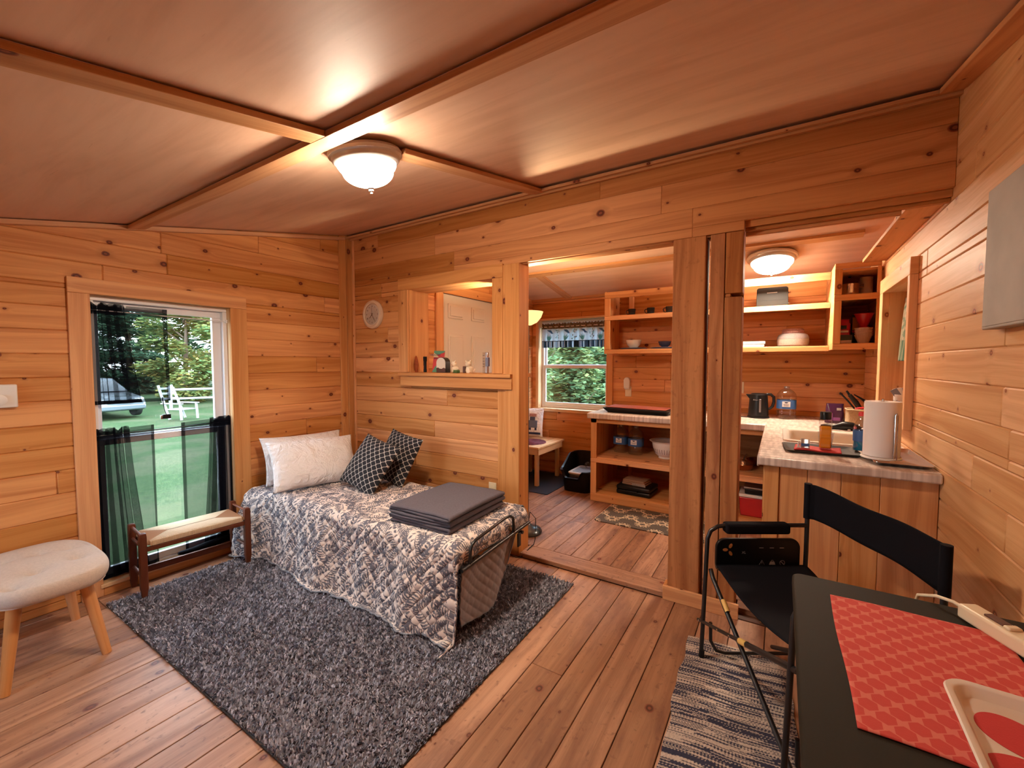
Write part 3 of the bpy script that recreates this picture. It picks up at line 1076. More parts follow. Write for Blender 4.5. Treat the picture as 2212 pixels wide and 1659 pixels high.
# ================================================================== LIGHTS THAT HANG ON THE CEILING
def ceiling_light(label, x, y, r=0.155, rb=0.125, tilt=0.0, glow='lit_bowl', drop=0.0):
    z = zc(y) - drop
    t = thing('ceiling_light', label, 'lamp', (x, y, z), group='flush ceiling lights')
    ang = math.atan(0.2) * tilt
    t.rotation_euler = (ang, 0, 0)
    obj('rim', MB().lathe([(0, -0.001), (r * 0.96, -0.001), (r, -0.012), (r * 0.985, -0.024), (r * 0.92, -0.030), (r * 0.90, -0.042), (r * 0.84, -0.050), (rb * 1.0, -0.052), (rb * 0.95, -0.044), (0, -0.044)], 48), 'lamp_metal', t, world=False)
    prof = [(rb * 0.99, -0.0525), (rb * 0.985, -0.060), (rb * 0.93, -0.072), (rb * 0.87, -0.080)]
    for i in range(1, 11):
        a = R(90 * i / 10)
        prof.append((max(0.0, rb * 0.86 * math.cos(a)), -0.080 - 0.062 * math.sin(a)))
    obj('glass_bowl', MB().lathe(prof, 48), glow, t, world=False)
    obj('finial', MB().lathe([(0.012, -0.141), (0.014, -0.146), (0.009, -0.152), (0.011, -0.158), (0.006, -0.164), (0.007, -0.170), (0, -0.174)], 16), 'chrome', t, world=False)
    return t


ceiling_light('round glass ceiling light above the bed side of the sitting room, beside the crossing battens', -1.535, 1.245, tilt=1)
ceiling_light('round glass ceiling light over the kitchen counter, seen past the split post', -0.087, 4.245, r=0.188, rb=0.158, tilt=-0.9, glow='lit_kitchen_bowl', drop=0.022)


# ================================================================== SITTING ROOM
# ---- clock, thermostat, outlet, panel box
t = thing('wall_clock', 'small round wall clock with a white face and pale rim beside the pass-through', 'clock', (-3.19, YP, 1.848))
MC = Matrix.Rotation(R(90), 4, 'X')
obj('rim', MB().lathe([(0, 0.0), (0.128, 0.0), (0.132, 0.012), (0.126, 0.028), (0.108, 0.034), (0.096, 0.026), (0.094, 0.020), (0, 0.020)], 48, M=MC), 'clock_rim', t, world=False)
obj('dial', MB().lathe([(0.0, 0.0215), (0.0935, 0.0215), (0.0935, 0.0205), (0, 0.0205)], 48, M=MC), 'clock_face', t, world=False)
for h_ in range(1, 13):
    a = R(90 - 30 * h_)
    text_part('numeral', str(h_), 0.020, Matrix.Translation((t.location.x + 0.074 * math.cos(a), YP - 0.0222, t.location.z + 0.074 * math.sin(a))) @ MC, 'label_navy', t)
def hand(name, ang, ln, wd, y):
    M = Matrix.Rotation(-R(ang), 4, 'Y')
    return obj(name, MB().box(-wd / 2, wd / 2, y, y - 0.0012, -0.014, ln, M=M), 'black_plastic', t, world=False)
hand('hour_hand', 137, 0.046, 0.0055, -0.0235)
hand('minute_hand', 212, 0.064, 0.004, -0.025)
hand('second_hand', 0, 0.070, 0.0014, -0.0265)
obj('clock_glass', MB().lathe([(0, 0.030), (0.094, 0.030), (0.094, 0.0295), (0, 0.0295)], 40, M=MC), 'clear_glass', t, world=False)

t = thing('thermostat', 'white wall thermostat with a round dial beside the tall window', 'thermostat', (XL, 0.44, 1.225))
obj('housing', MB().box(0.0, 0.03, -0.068, 0.068, -0.062, 0.062), 'white_plastic', t, bevel=0.006, world=False)
obj('dial', MB().lathe([(0, 0.03), (0.030, 0.03), (0.030, 0.042), (0.024, 0.045), (0, 0.045)], 28, M=Matrix.Translation((0, 0.0, -0.020)) @ Matrix.Rotation(R(90), 4, 'Y')), 'white_paint', t, world=False)

t = thing('power_outlet', 'ivory outlet plate low on the partition with a black plug in it', 'outlet', (-1.857, YP, 0.425), group='wall outlets')
obj('plate', MB().box(-0.035, 0.035, -0.006, 0, -0.057, 0.057), 'ivory_plastic', t, bevel=0.003, world=False)
obj('socket', MB().box(-0.017, 0.017, -0.009, -0.005, 0.008, 0.040), 'ivory_plastic', t, bevel=0.004, world=False)
# the plug and cord belong to the floor lamp
t = thing('floor_lamp', 'torchiere floor lamp with a cream upward bowl behind the doorway post', 'lamp', (-1.725, 2.985, 0))
obj('base', MB().lathe([(0, 0), (0.118, 0), (0.122, 0.012), (0.112, 0.030), (0.075, 0.048), (0.03, 0.062), (0.014, 0.085), (0, 0.085)], 40), 'torch_metal', t, world=False)
obj('pole', MB().tube([(0, 0, 0.08), (0, 0, 1.72)], 0.011, 14), 'torch_metal', t, world=False)
obj('bowl', MB().lathe([(0.0, 1.705), (0.03, 1.708), (0.075, 1.73), (0.108, 1.77), (0.125, 1.815), (0.122, 1.815), (0.104, 1.772), (0.07, 1.735), (0.028, 1.715), (0, 1.713)], 40), 'lit_torch_bowl', t, world=False)
obj('bulb', MB().lathe([(0, 1.72), (0.02, 1.73), (0.03, 1.76), (0.02, 1.79), (0, 1.8)], 16), 'lit_bulb', t, world=False)
t.location = (-1.745, 3.0, 0)
cord = MB().tube([(-1.69, 2.90, 0.05), (-1.655, 2.885, 0.22), (-1.60, 2.88, 0.18), (-1.583, 2.84, 0.03), (-1.572, 2.80, 0.008), (-1.568, 2.72, 0.006), (-1.575, 2.62, -0.022), (-1.61, 2.60, -0.024), (-1.70, 2.61, -0.02), (-1.80, 2.615, 0.02), (-1.86, 2.635, 0.2), (-1.857, 2.645, 0.38)], 0.0032, 8)
obj('cord', cord, 'black_plastic', t)
obj('plug', MB().box(-1.873, -1.843, 2.615, 2.652, 0.375, 0.415), 'black_plastic', t, bevel=0.006)

t = thing('electrical_panel', 'grey metal electrical panel box on the right-hand pine wall', 'electrical panel', (XR, 1.9, 1.75))
obj('box', MB().box(XR - 0.045, XR, 1.72, 2.125, 1.515, 1.985), 'grey_metal', t, bevel=0.004)
obj('panel_cover', MB().box(XR - 0.047, XR - 0.0452, 1.735, 2.115, 1.525, 1.975), 'grey_metal', t, bevel=0.0008)

# ---- curtains
def sheer(name, label, y0, y1, z1, z0, gather, side, x=-3.535, rod=None, slope=0.0, seed=1, frac=0.62):
    """gather: width of the bunched part; side 'a' bunched near y0, 'b' near y1"""
    r_ = random.Random(seed)
    N = 130
    ph = [r_.uniform(0, 6.28) for _ in range(4)]
    W = y1 - y0

    def prof(s_, tz):
        # s_ 0..1 along the cloth from the bunched side
        g = gather * (1 + 0.42 * (1 - tz) * (1 - math.exp(-3 * (1 - tz))))
        if s_ < frac:
            k = s_ / frac
            yy = g * k
            fade = 1 - max(0, (k - 0.85) / 0.15)
            am = 0.014 * (0.6 + 0.4 * math.sin(5 * k + ph[0])) * fade
            A_ = 2 * math.pi * 6.2 * k + ph[1] + 0.35 * math.sin(2.5 * tz + k * 6)
            xx = am * math.sin(A_)
            yy += (0.024 + 0.010 * math.sin(9 * k + ph[2])) * (1 + 0.6 * (1 - tz)) * math.cos(A_) * min(1, k / 0.08) * fade
            yy = max(0.0, yy)
        else:
            k = (s_ - frac) / (1 - frac)
            yy = g + (W - g) * k
            xx = 0.004 * math.sin(k * 5 + tz * 2 + ph[3])
        return xx, yy

    def fn(u, v):
        tz = v
        xx, yy = prof(u, tz)
        if side == 'b':
            yy = W - yy
        z = z0 + (z1 - z0) * v + slope * (yy / W)
        if u < frac and v > 0.97:
            z += 0.012 * math.sin(u * 90)
        if v > 0.93:
            xx *= 0.6
        return (x + xx, y0 + yy, z)
    t = thing(name, label, 'curtain', (x, (y0 + y1) / 2, z1), group='sheer black curtain panels')
    obj('sheer_panel', MB().grid(fn, N, 26), 'sheer_black', t)
    # header pocket, side hem, bottom hem: second layers of cloth
    H = (z1 - z0)
    hb = 1 - 0.062 / H
    obj('rod_pocket', MB().grid(lambda u, v: (lambda p: (p[0] + 0.004, p[1], p[2]))(fn(u, hb + (1 - hb) * v)), N, 4), 'sheer_black', t)
    obj('rod_pocket_back', MB().grid(lambda u, v: (lambda p: (p[0] - 0.004, p[1], p[2]))(fn(u, hb + 0.012 + (1 - hb) * 0.45 * v)), N, 3), 'sheer_black', t)
    obj('side_hem', MB().grid(lambda u, v: (lambda p: (p[0] + 0.003, p[1], p[2]))(fn(1 - 0.045 * (1 - u), v)), 4, 26), 'sheer_black', t)
    obj('side_hem_fold', MB().grid(lambda u, v: (lambda p: (p[0] - 0.003, p[1], p[2]))(fn(1 - 0.045 * (1 - u), v)), 4, 26), 'sheer_black', t)
    hh = 0.022 / H
    obj('bottom_hem', MB().grid(lambda u, v: (lambda p: (p[0] + 0.003, p[1], p[2]))(fn(u, hh * v)), N, 2), 'sheer_black', t)
    obj('bottom_hem_fold', MB().grid(lambda u, v: (lambda p: (p[0] - 0.003, p[1], p[2]))(fn(u, hh * v)), N, 2), 'sheer_black', t)
    return t


sheer('sheer_curtain', 'short sheer black curtain bunched at one end of the upper rod', 0.815, 1.205, 1.762, 1.145, 0.175, 'a', seed=3)
sheer('sheer_curtain', 'long sheer black curtain hanging from the lower rod beside the stool', 0.818, 1.108, 0.985, 0.05, 0.165, 'a', seed=5, slope=0.006)
sheer('sheer_curtain', 'long sheer black curtain bunched thick above the far end of the rush bench', 1.262, 1.572, 0.985, 0.05, 0.125, 'b', seed=8, slope=0.012)
t = thing('curtain_rod', 'thin pale wire rod at the top of the tall window', 'curtain rod', (-3.535, 1.19, 1.718), group='curtain rods')
obj('wire', MB().tube([(-3.535, 0.815, 1.725), (-3.535, 1.573, 1.712)], 0.0035, 8), 'white_vinyl', t)
obj('hook', MB().box(-3.545, -3.525, 1.563, 1.575, 1.70, 1.725), 'white_vinyl', t, bevel=0.002)
t = thing('curtain_rod', 'thin black rod across the middle of the tall window', 'curtain rod', (-3.535, 1.19, 0.955), group='curtain rods')
obj('wire', MB().tube([(-3.535, 0.815, 0.952), (-3.535, 1.573, 0.960)], 0.004, 8), 'black_metal', t)
t = thing('hanging_sensor', 'little black box dangling on a cord in front of the window pane', 'sensor', (-3.545, 1.185, 1.03))
obj('case', MB().box(-3.553, -3.533, 1.160, 1.205, 1.022, 1.052), 'black_plastic', t, bevel=0.002)
obj('clip', MB().box(-3.552, -3.535, 1.148, 1.1595, 1.02, 1.046), 'steel', t, bevel=0.002)
obj('string', MB().tube([(-3.543, 1.182, 1.05), (-3.545, 1.172, 1.09), (-3.55, 1.166, 1.16), (-3.556, 1.168, 1.17)], [0.002, 0.002, 0.004, 0.002], 6), 'black_plastic', t)

# ---- tufted stool
def stool():
    t = thing('stool', 'oblong oatmeal fabric stool with buttoned dimples and four splayed round wooden legs', 'stool', (-3.04, 0.485, ZF))
    hx, hy = 0.315, 0.198
    tufts = [(-0.16, 0.075), (0.02, 0.075), (0.18, 0.08), (-0.16, -0.075), (0.02, -0.08), (0.18, -0.075)]
    tufts = [(-0.15, 0.02), (0.07, 0.115), (0.12, -0.035), (-0.16, -0.10), (0.22, -0.13), (-0.12, 0.13)]

    def edge(a):
        ca, sa = math.cos(a), math.sin(a)
        r = 1.0 / (abs(ca) ** 3.1 + abs(sa) ** 3.1) ** (1 / 3.1)
        return r * ca, r * sa
    mb = MB()
    def fn(u, v):
        a = 2 * math.pi * u
        ex, ey = edge(a)
        if v < 0.62:
            k = v / 0.62
            x_, y_ = ex * hx * k, ey * hy * k
            z = 0.478 - 0.020 * k ** 4
            for tx, ty in tufts:
                d2 = (x_ - tx) ** 2 + (y_ - ty) ** 2
                z -= 0.026 * math.exp(-d2 / 0.0005) + 0.026 * math.exp(-d2 / 0.0045)
            return (x_, y_, z)
        k = (v - 0.62) / 0.38
        aa = R(90) - R(200) * k
        bul = 0.020 * math.cos(aa)
        z = 0.422 + 0.034 * math.sin(aa) * (1.0 if k < 0.45 else 1.25)
        sc = 1 + bul / hx
        return (ex * (hx + bul), ey * (hy + bul), z)
    mb.grid(fn, 90, 46)
    obj('cushion', mb, 'oat_fabric', t, world=False, angle=80)
    obj('seat_base', MB().prism(rrect(-hx + 0.01, hx - 0.01, -hy + 0.01, hy - 0.01, 0.12, 8), 0.375, 0.395), 'oat_fabric', t, world=False)
    for sx in (-1, 1):
        for sy in (-1, 1):
            p0 = (sx * 0.19, sy * 0.11, 0.385); p1 = (sx * 0.258, sy * 0.165, 0.0)
            obj('leg', MB().tube([p0, p1], [0.026, 0.0185], 18), 'stool_beech', t, world=False)
    return t
stool()

# ---- rush bench
def rush_bench():
    t = thing('rush_bench', 'low dark-stained bench with a woven rush seat standing in front of the window', 'bench', (-3.318, 1.225, ZF), R(-5))
    hx, hy = 0.125, 0.285
    for sx in (-1, 1):
        for sy in (-1, 1):
            x_, y_ = sx * hx, sy * hy
            h_ = 0.405
            bt = 0.0 if sx < 0 else 0.018   # front legs stand on the rug
            prof = [(x_ - 0.019, x_ + 0.019)]
            mbl = MB()
            zs = [(bt, 0.013), (bt + 0.035, 0.016), (bt + 0.05, 0.0185), (0.2, 0.0185), (h_ - 0.02, 0.0185), (h_, 0.0165), (h_ + 0.004, 0.010)]
            for i in range(len(zs) - 1):
                (za, ra), (zb, rb) = zs[i], zs[i + 1]
                base = len(mbl.v)
                for z_, r_ in ((za, ra), (zb, rb)):
                    for (cx, cy) in ((-1, -1), (1, -1), (1, 1), (-1, 1)):
                        mbl.v.append((x_ + cx * r_, y_ + cy * r_, z_))
                for k in range(4):
                    mbl.face([base + k, base + (k + 1) % 4, base + 4 + (k + 1) % 4, base + 4 + k], [(za, 0), (za, 0.03), (zb, 0.03), (zb, 0)])
                if i == 0:
                    mbl.face([base + 3, base + 2, base + 1, base])
                if i == len(zs) - 2:
                    mbl.face([base + 4, base + 5, base + 6, base + 7])
            obj('leg', mbl, 'bench_brown', t, world=False, bevel=0.003)
    for sy in (-1, 1):
        obj('end_rail', MB().tube([(-hx, sy * hy, 0.388), (hx, sy * hy, 0.388)], 0.0085, 12), 'bench_brown', t, world=False)
        obj('end_rail', MB().tube([(-hx, sy * hy, 0.318), (hx, sy * hy, 0.318)], 0.0085, 12), 'bench_brown', t, world=False)
        obj('stretcher', MB().tube([(-hx, sy * hy, 0.135), (hx, sy * hy, 0.135)], 0.0085, 12), 'bench_brown', t, world=False)
    for sx in (-1, 1):
        obj('side_rail', MB().box(sx * hx - 0.010, sx * hx + 0.010, -hy + 0.019, hy - 0.019, 0.290, 0.318), 'bench_brown', t, world=False, bevel=0.004)
    obj('stretcher', MB().box(-hx - 0.010, -hx + 0.010, -hy + 0.019, hy - 0.019, 0.07, 0.11), 'bench_brown', t, world=False, bevel=0.004)
    # woven seat: strands wrap the four sides and meet on diagonals
    X, Y = hx + 0.008, hy - 0.022
    def top(n_, half, kind):
        mb = MB()
        return mb
    def strands(kind):
        mb = MB()
        if kind == 'side':      # strands running across x, wrapping the long rails
            n_ = 84
            for i in range(n_):
                y_ = -Y + (i + 0.5) * 2 * Y / n_
                ay = abs(y_)
                inn = max(0.004, (ay - (Y - X)) if ay > Y - X else 0.004) * 1.0
                rr = 2 * Y / n_ / 2 * 0.98
                for sx in (-1, 1):
                    x1 = sx * X
                    x0 = sx * inn
                    if abs(x1 - x0) < 0.01:
                        continue
                    mb.tube([(x0, y_, 0.352), (x1 * 0.9, y_, 0.354), (x1, y_, 0.348), (x1 + sx * 0.003, y_, 0.335), (x1, y_, 0.322)], rr, 6, caps=False)
        else:
            n_ = 36
            sy = kind
            for i in range(n_):
                x_ = -X + (i + 0.5) * 2 * X / n_
                rr = X / n_ * 0.98
                st = Y - X + abs(x_)
                mb.tube([(x_, sy * st, 0.351), (x_, sy * Y * 0.96, 0.352), (x_, sy * Y, 0.346), (x_, sy * (Y + 0.002), 0.33)], rr, 6, caps=False)
        return mb
    obj('rush_side', strands('side'), 'rush_light', t, world=False)['label'] = 'pale rush strands across the bench'
    for sy in (-1, 1):
        obj('rush_end', strands(sy), 'rush_dark', t, world=False)['label'] = 'darker rush triangle at the bench end'
    obj('seat_padding', MB().box(-X + 0.002, X - 0.002, -Y + 0.002, Y - 0.002, 0.324, 0.347), 'rush_dark', t, world=False, bevel=0.006)
    return t
rush_bench()

# dark bundle on the sill behind the bench
t = obj('folded_umbrella', MB().tube([(-3.49, 1.20, 0.085), (-3.492, 1.28, 0.072), (-3.50, 1.40, 0.075), (-3.505, 1.53, 0.085), (-3.505, 1.57, 0.082)], [0.010, 0.024, 0.030, 0.022, 0.010], 12), 'black_canvas')
tag(t, 'rolled black fabric bundle lying on the low window sill behind the bench', 'umbrella')

# ---- shag rug
def shag_rug():
    x0, x1, y0, y1 = -3.325, -1.095, 0.785, 2.47
    rs = np.random.RandomState(3)
    n = 120000
    bx = rs.uniform(x0, x1, n); by = rs.uniform(y0, y1, n)
    # matted pile direction from a smooth random field
    def field(sx, sy, k):
        v_ = 0
        for i in range(6):
            a, b_, p = rs.uniform(-sx, sx), rs.uniform(-sy, sy), rs.uniform(0, 6.28)
            v_ = v_ + np.sin(bx * a + by * b_ + p)
        return v_ / 6
    cell = 0.0085
    # tufts: blades share the lean and tone of their tuft
    jx, jy = np.floor(bx / cell + 0.35 * np.sin(by * 310)), np.floor(by / cell + 0.35 * np.sin(bx * 270))
    hsh = lambda p, q: np.modf(np.abs(np.sin(jx * p + jy * q) * 43758.5453))[0]
    ang = field(4, 4, 1) * 2.0 + (hsh(12.9898, 78.233) - 0.5) * 5.0 + rs.uniform(-0.5, 0.5, n)
    lean = rs.uniform(0.007, 0.016, n)
    hgt = 0.012 + 0.011 * hsh(39.346, 11.135) + rs.uniform(0, 0.003, n) + 0.004 * field(8, 8, 2)
    wd = rs.uniform(0.0022, 0.0042, n)
    ca, sa = np.cos(ang), np.sin(ang)
    px, py = -sa * wd, ca * wd
    V = np.zeros((n, 4, 3))
    V[:, 0] = np.stack([bx - px, by - py, np.full(n, ZF + 0.002)], 1)
    V[:, 1] = np.stack([bx + px, by + py, np.full(n, ZF + 0.002)], 1)
    tx, ty = bx + ca * lean, by + sa * lean
    V[:, 2] = np.stack([tx + px * 0.6, ty + py * 0.6, ZF + hgt], 1)
    V[:, 3] = np.stack([tx - px * 0.6, ty - py * 0.6, ZF + hgt], 1)
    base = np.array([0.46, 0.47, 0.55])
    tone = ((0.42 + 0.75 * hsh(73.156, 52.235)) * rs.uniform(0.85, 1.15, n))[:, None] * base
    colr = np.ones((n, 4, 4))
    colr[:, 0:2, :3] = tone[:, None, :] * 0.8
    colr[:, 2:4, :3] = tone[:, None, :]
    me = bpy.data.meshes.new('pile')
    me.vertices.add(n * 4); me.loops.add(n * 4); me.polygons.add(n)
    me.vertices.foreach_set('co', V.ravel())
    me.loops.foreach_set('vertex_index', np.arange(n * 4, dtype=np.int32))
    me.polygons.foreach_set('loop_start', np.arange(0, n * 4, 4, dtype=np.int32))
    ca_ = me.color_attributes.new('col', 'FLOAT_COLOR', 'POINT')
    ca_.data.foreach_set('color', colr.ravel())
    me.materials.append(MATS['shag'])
    me.update(calc_edges=True)
    t = thing('shag_rug', 'large grey shag rug on the floorboards under the bed and bench', 'rug', ((x0 + x1) / 2, (y0 + y1) / 2, ZF))
    mb = MB().box(x0 + 0.004, x1 - 0.004, y0 + 0.004, y1 - 0.004, ZF + 0.0005, ZF + 0.010)
    obj('rug_backing', mb, 'grey_fleece', t, bevel=0.003)
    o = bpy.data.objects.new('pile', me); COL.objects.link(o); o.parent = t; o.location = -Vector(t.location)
    o['kind'] = 'stuff'
    # bound edge
    obj('edge_binding', MB().tube([(x0, y0, ZF + 0.005), (x1, y0, ZF + 0.005), (x1, y1, ZF + 0.005), (x0, y1, ZF + 0.005)], 0.0045, 6, closed=True), 'black_matte', t)
    return t
shag_rug()

# ---- rollaway bed
BX0, BX1, BY0, BY1, BZ = -3.40, -1.40, 1.665, 2.345, 0.462
def bed():
    t = thing('rollaway_bed', 'narrow folding bed on a black tubular frame in the corner of the room', 'bed', ((BX0 + BX1) / 2, (BY0 + BY1) / 2, ZF))
    obj('mattress', MB().box(BX0 + 0.03, BX1 - 0.005, BY0 + 0.02, BY1 - 0.02, 0.335, BZ - 0.014), 'white_cotton', t, bevel=0.04, seg=5)
    xs = BX1 + 0.066
    obj('foot_bar', MB().tube([(xs, BY0 - 0.03, 0.352), (xs, BY1 - 0.03, 0.386)], 0.0105, 14), 'black_metal', t)
    obj('foot_guard', MB().tube([(xs, 1.700, 0.36), (xs, 1.708, 0.43), (xs, 1.722, 0.455), (xs, 1.75, 0.470), (xs, 2.03, 0.500), (xs, 2.085, 0.497), (xs, 2.12, 0.475), (xs, 2.128, 0.44), (xs, 2.13, 0.38)], 0.0085, 12), 'black_metal', t)
    for y_ in (BY0 + 0.03, BY1 - 0.03):
        obj('side_rail', MB().tube([(BX0 + 0.05, y_, 0.31), (BX1 + 0.02, y_, 0.31)], 0.012, 10), 'black_metal', t)
    for x_, z0 in ((BX0 + 0.3, ZF + 0.015), (BX1 - 0.45, ZF + 0.015)):
        for y_ in (BY0 + 0.05, BY1 - 0.05):
            obj('leg', MB().tube([(x_, y_, 0.31), (x_, y_, z0)], 0.012, 10), 'black_metal', t)
    obj('strap_end', MB().box(BX1 + 0.045, BX1 + 0.055, 2.20, 2.235, 0.26, 0.345), 'black_matte', t, bevel=0.004)
    return t
bed()

# print for the quilt: leafy sprigs rasterised on a tile (metres)
def leaf_print(W, H, res=0.0016, seed=5, dens=1.0):
    rs = random.Random(seed)
    nx, ny = int(W / res), int(H / res)
    img = np.zeros((nx, ny), dtype=np.float32)

    def blob(cx, cy, ang, ln, wd, curve=0.0, sh=1.0):
        r_ = ln * 0.62 + 0.004
        i0, i1 = int((cx - r_) / res), int((cx + r_) / res) + 1
        j0, j1 = int((cy - r_) / res), int((cy + r_) / res) + 1
        I = np.arange(i0, i1); J = np.arange(j0, j1)
        gx, gy = np.meshgrid(I * res - cx, J * res - cy, indexing='ij')
        ca, sa = math.cos(ang), math.sin(ang)
        u = gx * ca + gy * sa; v = -gx * sa + gy * ca
        v = v - curve * (u * u) / ln
        tt = np.clip(1 - (2 * u / ln) ** 2, 0, 1)
        m_ = (np.abs(v) < wd * 0.5 * tt ** 0.75 * (1 + 0.35 * u / ln * 2)) & (np.abs(u) < ln / 2)
        img[np.ix_(I % nx, J % ny)] = np.maximum(img[np.ix_(I % nx, J % ny)], m_ * sh)
    def clearr(cx, cy, r_):
        i0, i1 = int((cx - r_) / res), int((cx + r_) / res) + 1
        j0, j1 = int((cy - r_) / res), int((cy + r_) / res) + 1
        I = np.arange(i0, i1); J = np.arange(j0, j1)
        return img[np.ix_(I % nx, J % ny)].mean()
    # fans of long curved blades
    for _ in range(int(260 * dens * W * H / 0.36)):
        cx, cy = rs.uniform(0, W), rs.uniform(0, H)
        if clearr(cx, cy, 0.050) > 0.10:
            continue
        a = rs.uniform(0, 6.28)
        sd = rs.choice((-1, 1))
        L = rs.uniform(0.085, 0.12)
        for k in range(9):
            f = k / 8
            px, py = cx + math.cos(a) * L * (f - 0.5), cy + math.sin(a) * L * (f - 0.5)
            ll = 0.068 * (1 - 0.45 * abs(f - 0.35))
            b_ = a + sd * (1.15 - 0.5 * f)
            blob(px + math.cos(b_) * ll * 0.5, py + math.sin(b_) * ll * 0.5, b_, ll, 0.0088, curve=-sd * 0.6)
        blob(cx, cy, a, L * 1.1, 0.005)
    # leafy stems
    for _ in range(int(1100 * dens * W * H / 0.36)):
        cx, cy = rs.uniform(0, W), rs.uniform(0, H)
        if clearr(cx, cy, 0.026) > 0.12:
            continue
        a = rs.uniform(0, 6.28)
        cv = rs.choice((-1, 1)) * rs.uniform(3, 12)
        x_, y_ = cx - math.cos(a) * 0.03, cy - math.sin(a) * 0.03
        for k in range(5):
            for q_ in range(2):
                x_ += math.cos(a) * 0.0085; y_ += math.sin(a) * 0.0085
                a += cv * 0.0085
                blob(x_, y_, a, 0.013, 0.0042)
            ln = 0.027 * (1 - 0.06 * k)
            for sd in (-1, 1):
                b_ = a + sd * 0.95
                blob(x_ + math.cos(b_) * ln * 0.60, y_ + math.sin(b_) * ln * 0.60, b_, ln, 0.0125, curve=-sd * 0.25)
        blob(x_ + math.cos(a) * 0.014, y_ + math.sin(a) * 0.014, a, 0.026, 0.0125)
    for _ in range(int(2600 * dens * W * H / 0.36)):
        cx, cy = rs.uniform(0, W), rs.uniform(0, H)
        if clearr(cx, cy, 0.011) > 0.03:
            continue
        a = rs.uniform(0, 6.28)
        blob(cx, cy, a, rs.uniform(0.020, 0.028), 0.0115)
    return img


LEAF = leaf_print(1.1, 0.8)
def sample(img, s_, t_, res=0.0016):
    return img[(np.round(s_ / res).astype(int)) % img.shape[0], (np.round(t_ / res).astype(int)) % img.shape[1]]


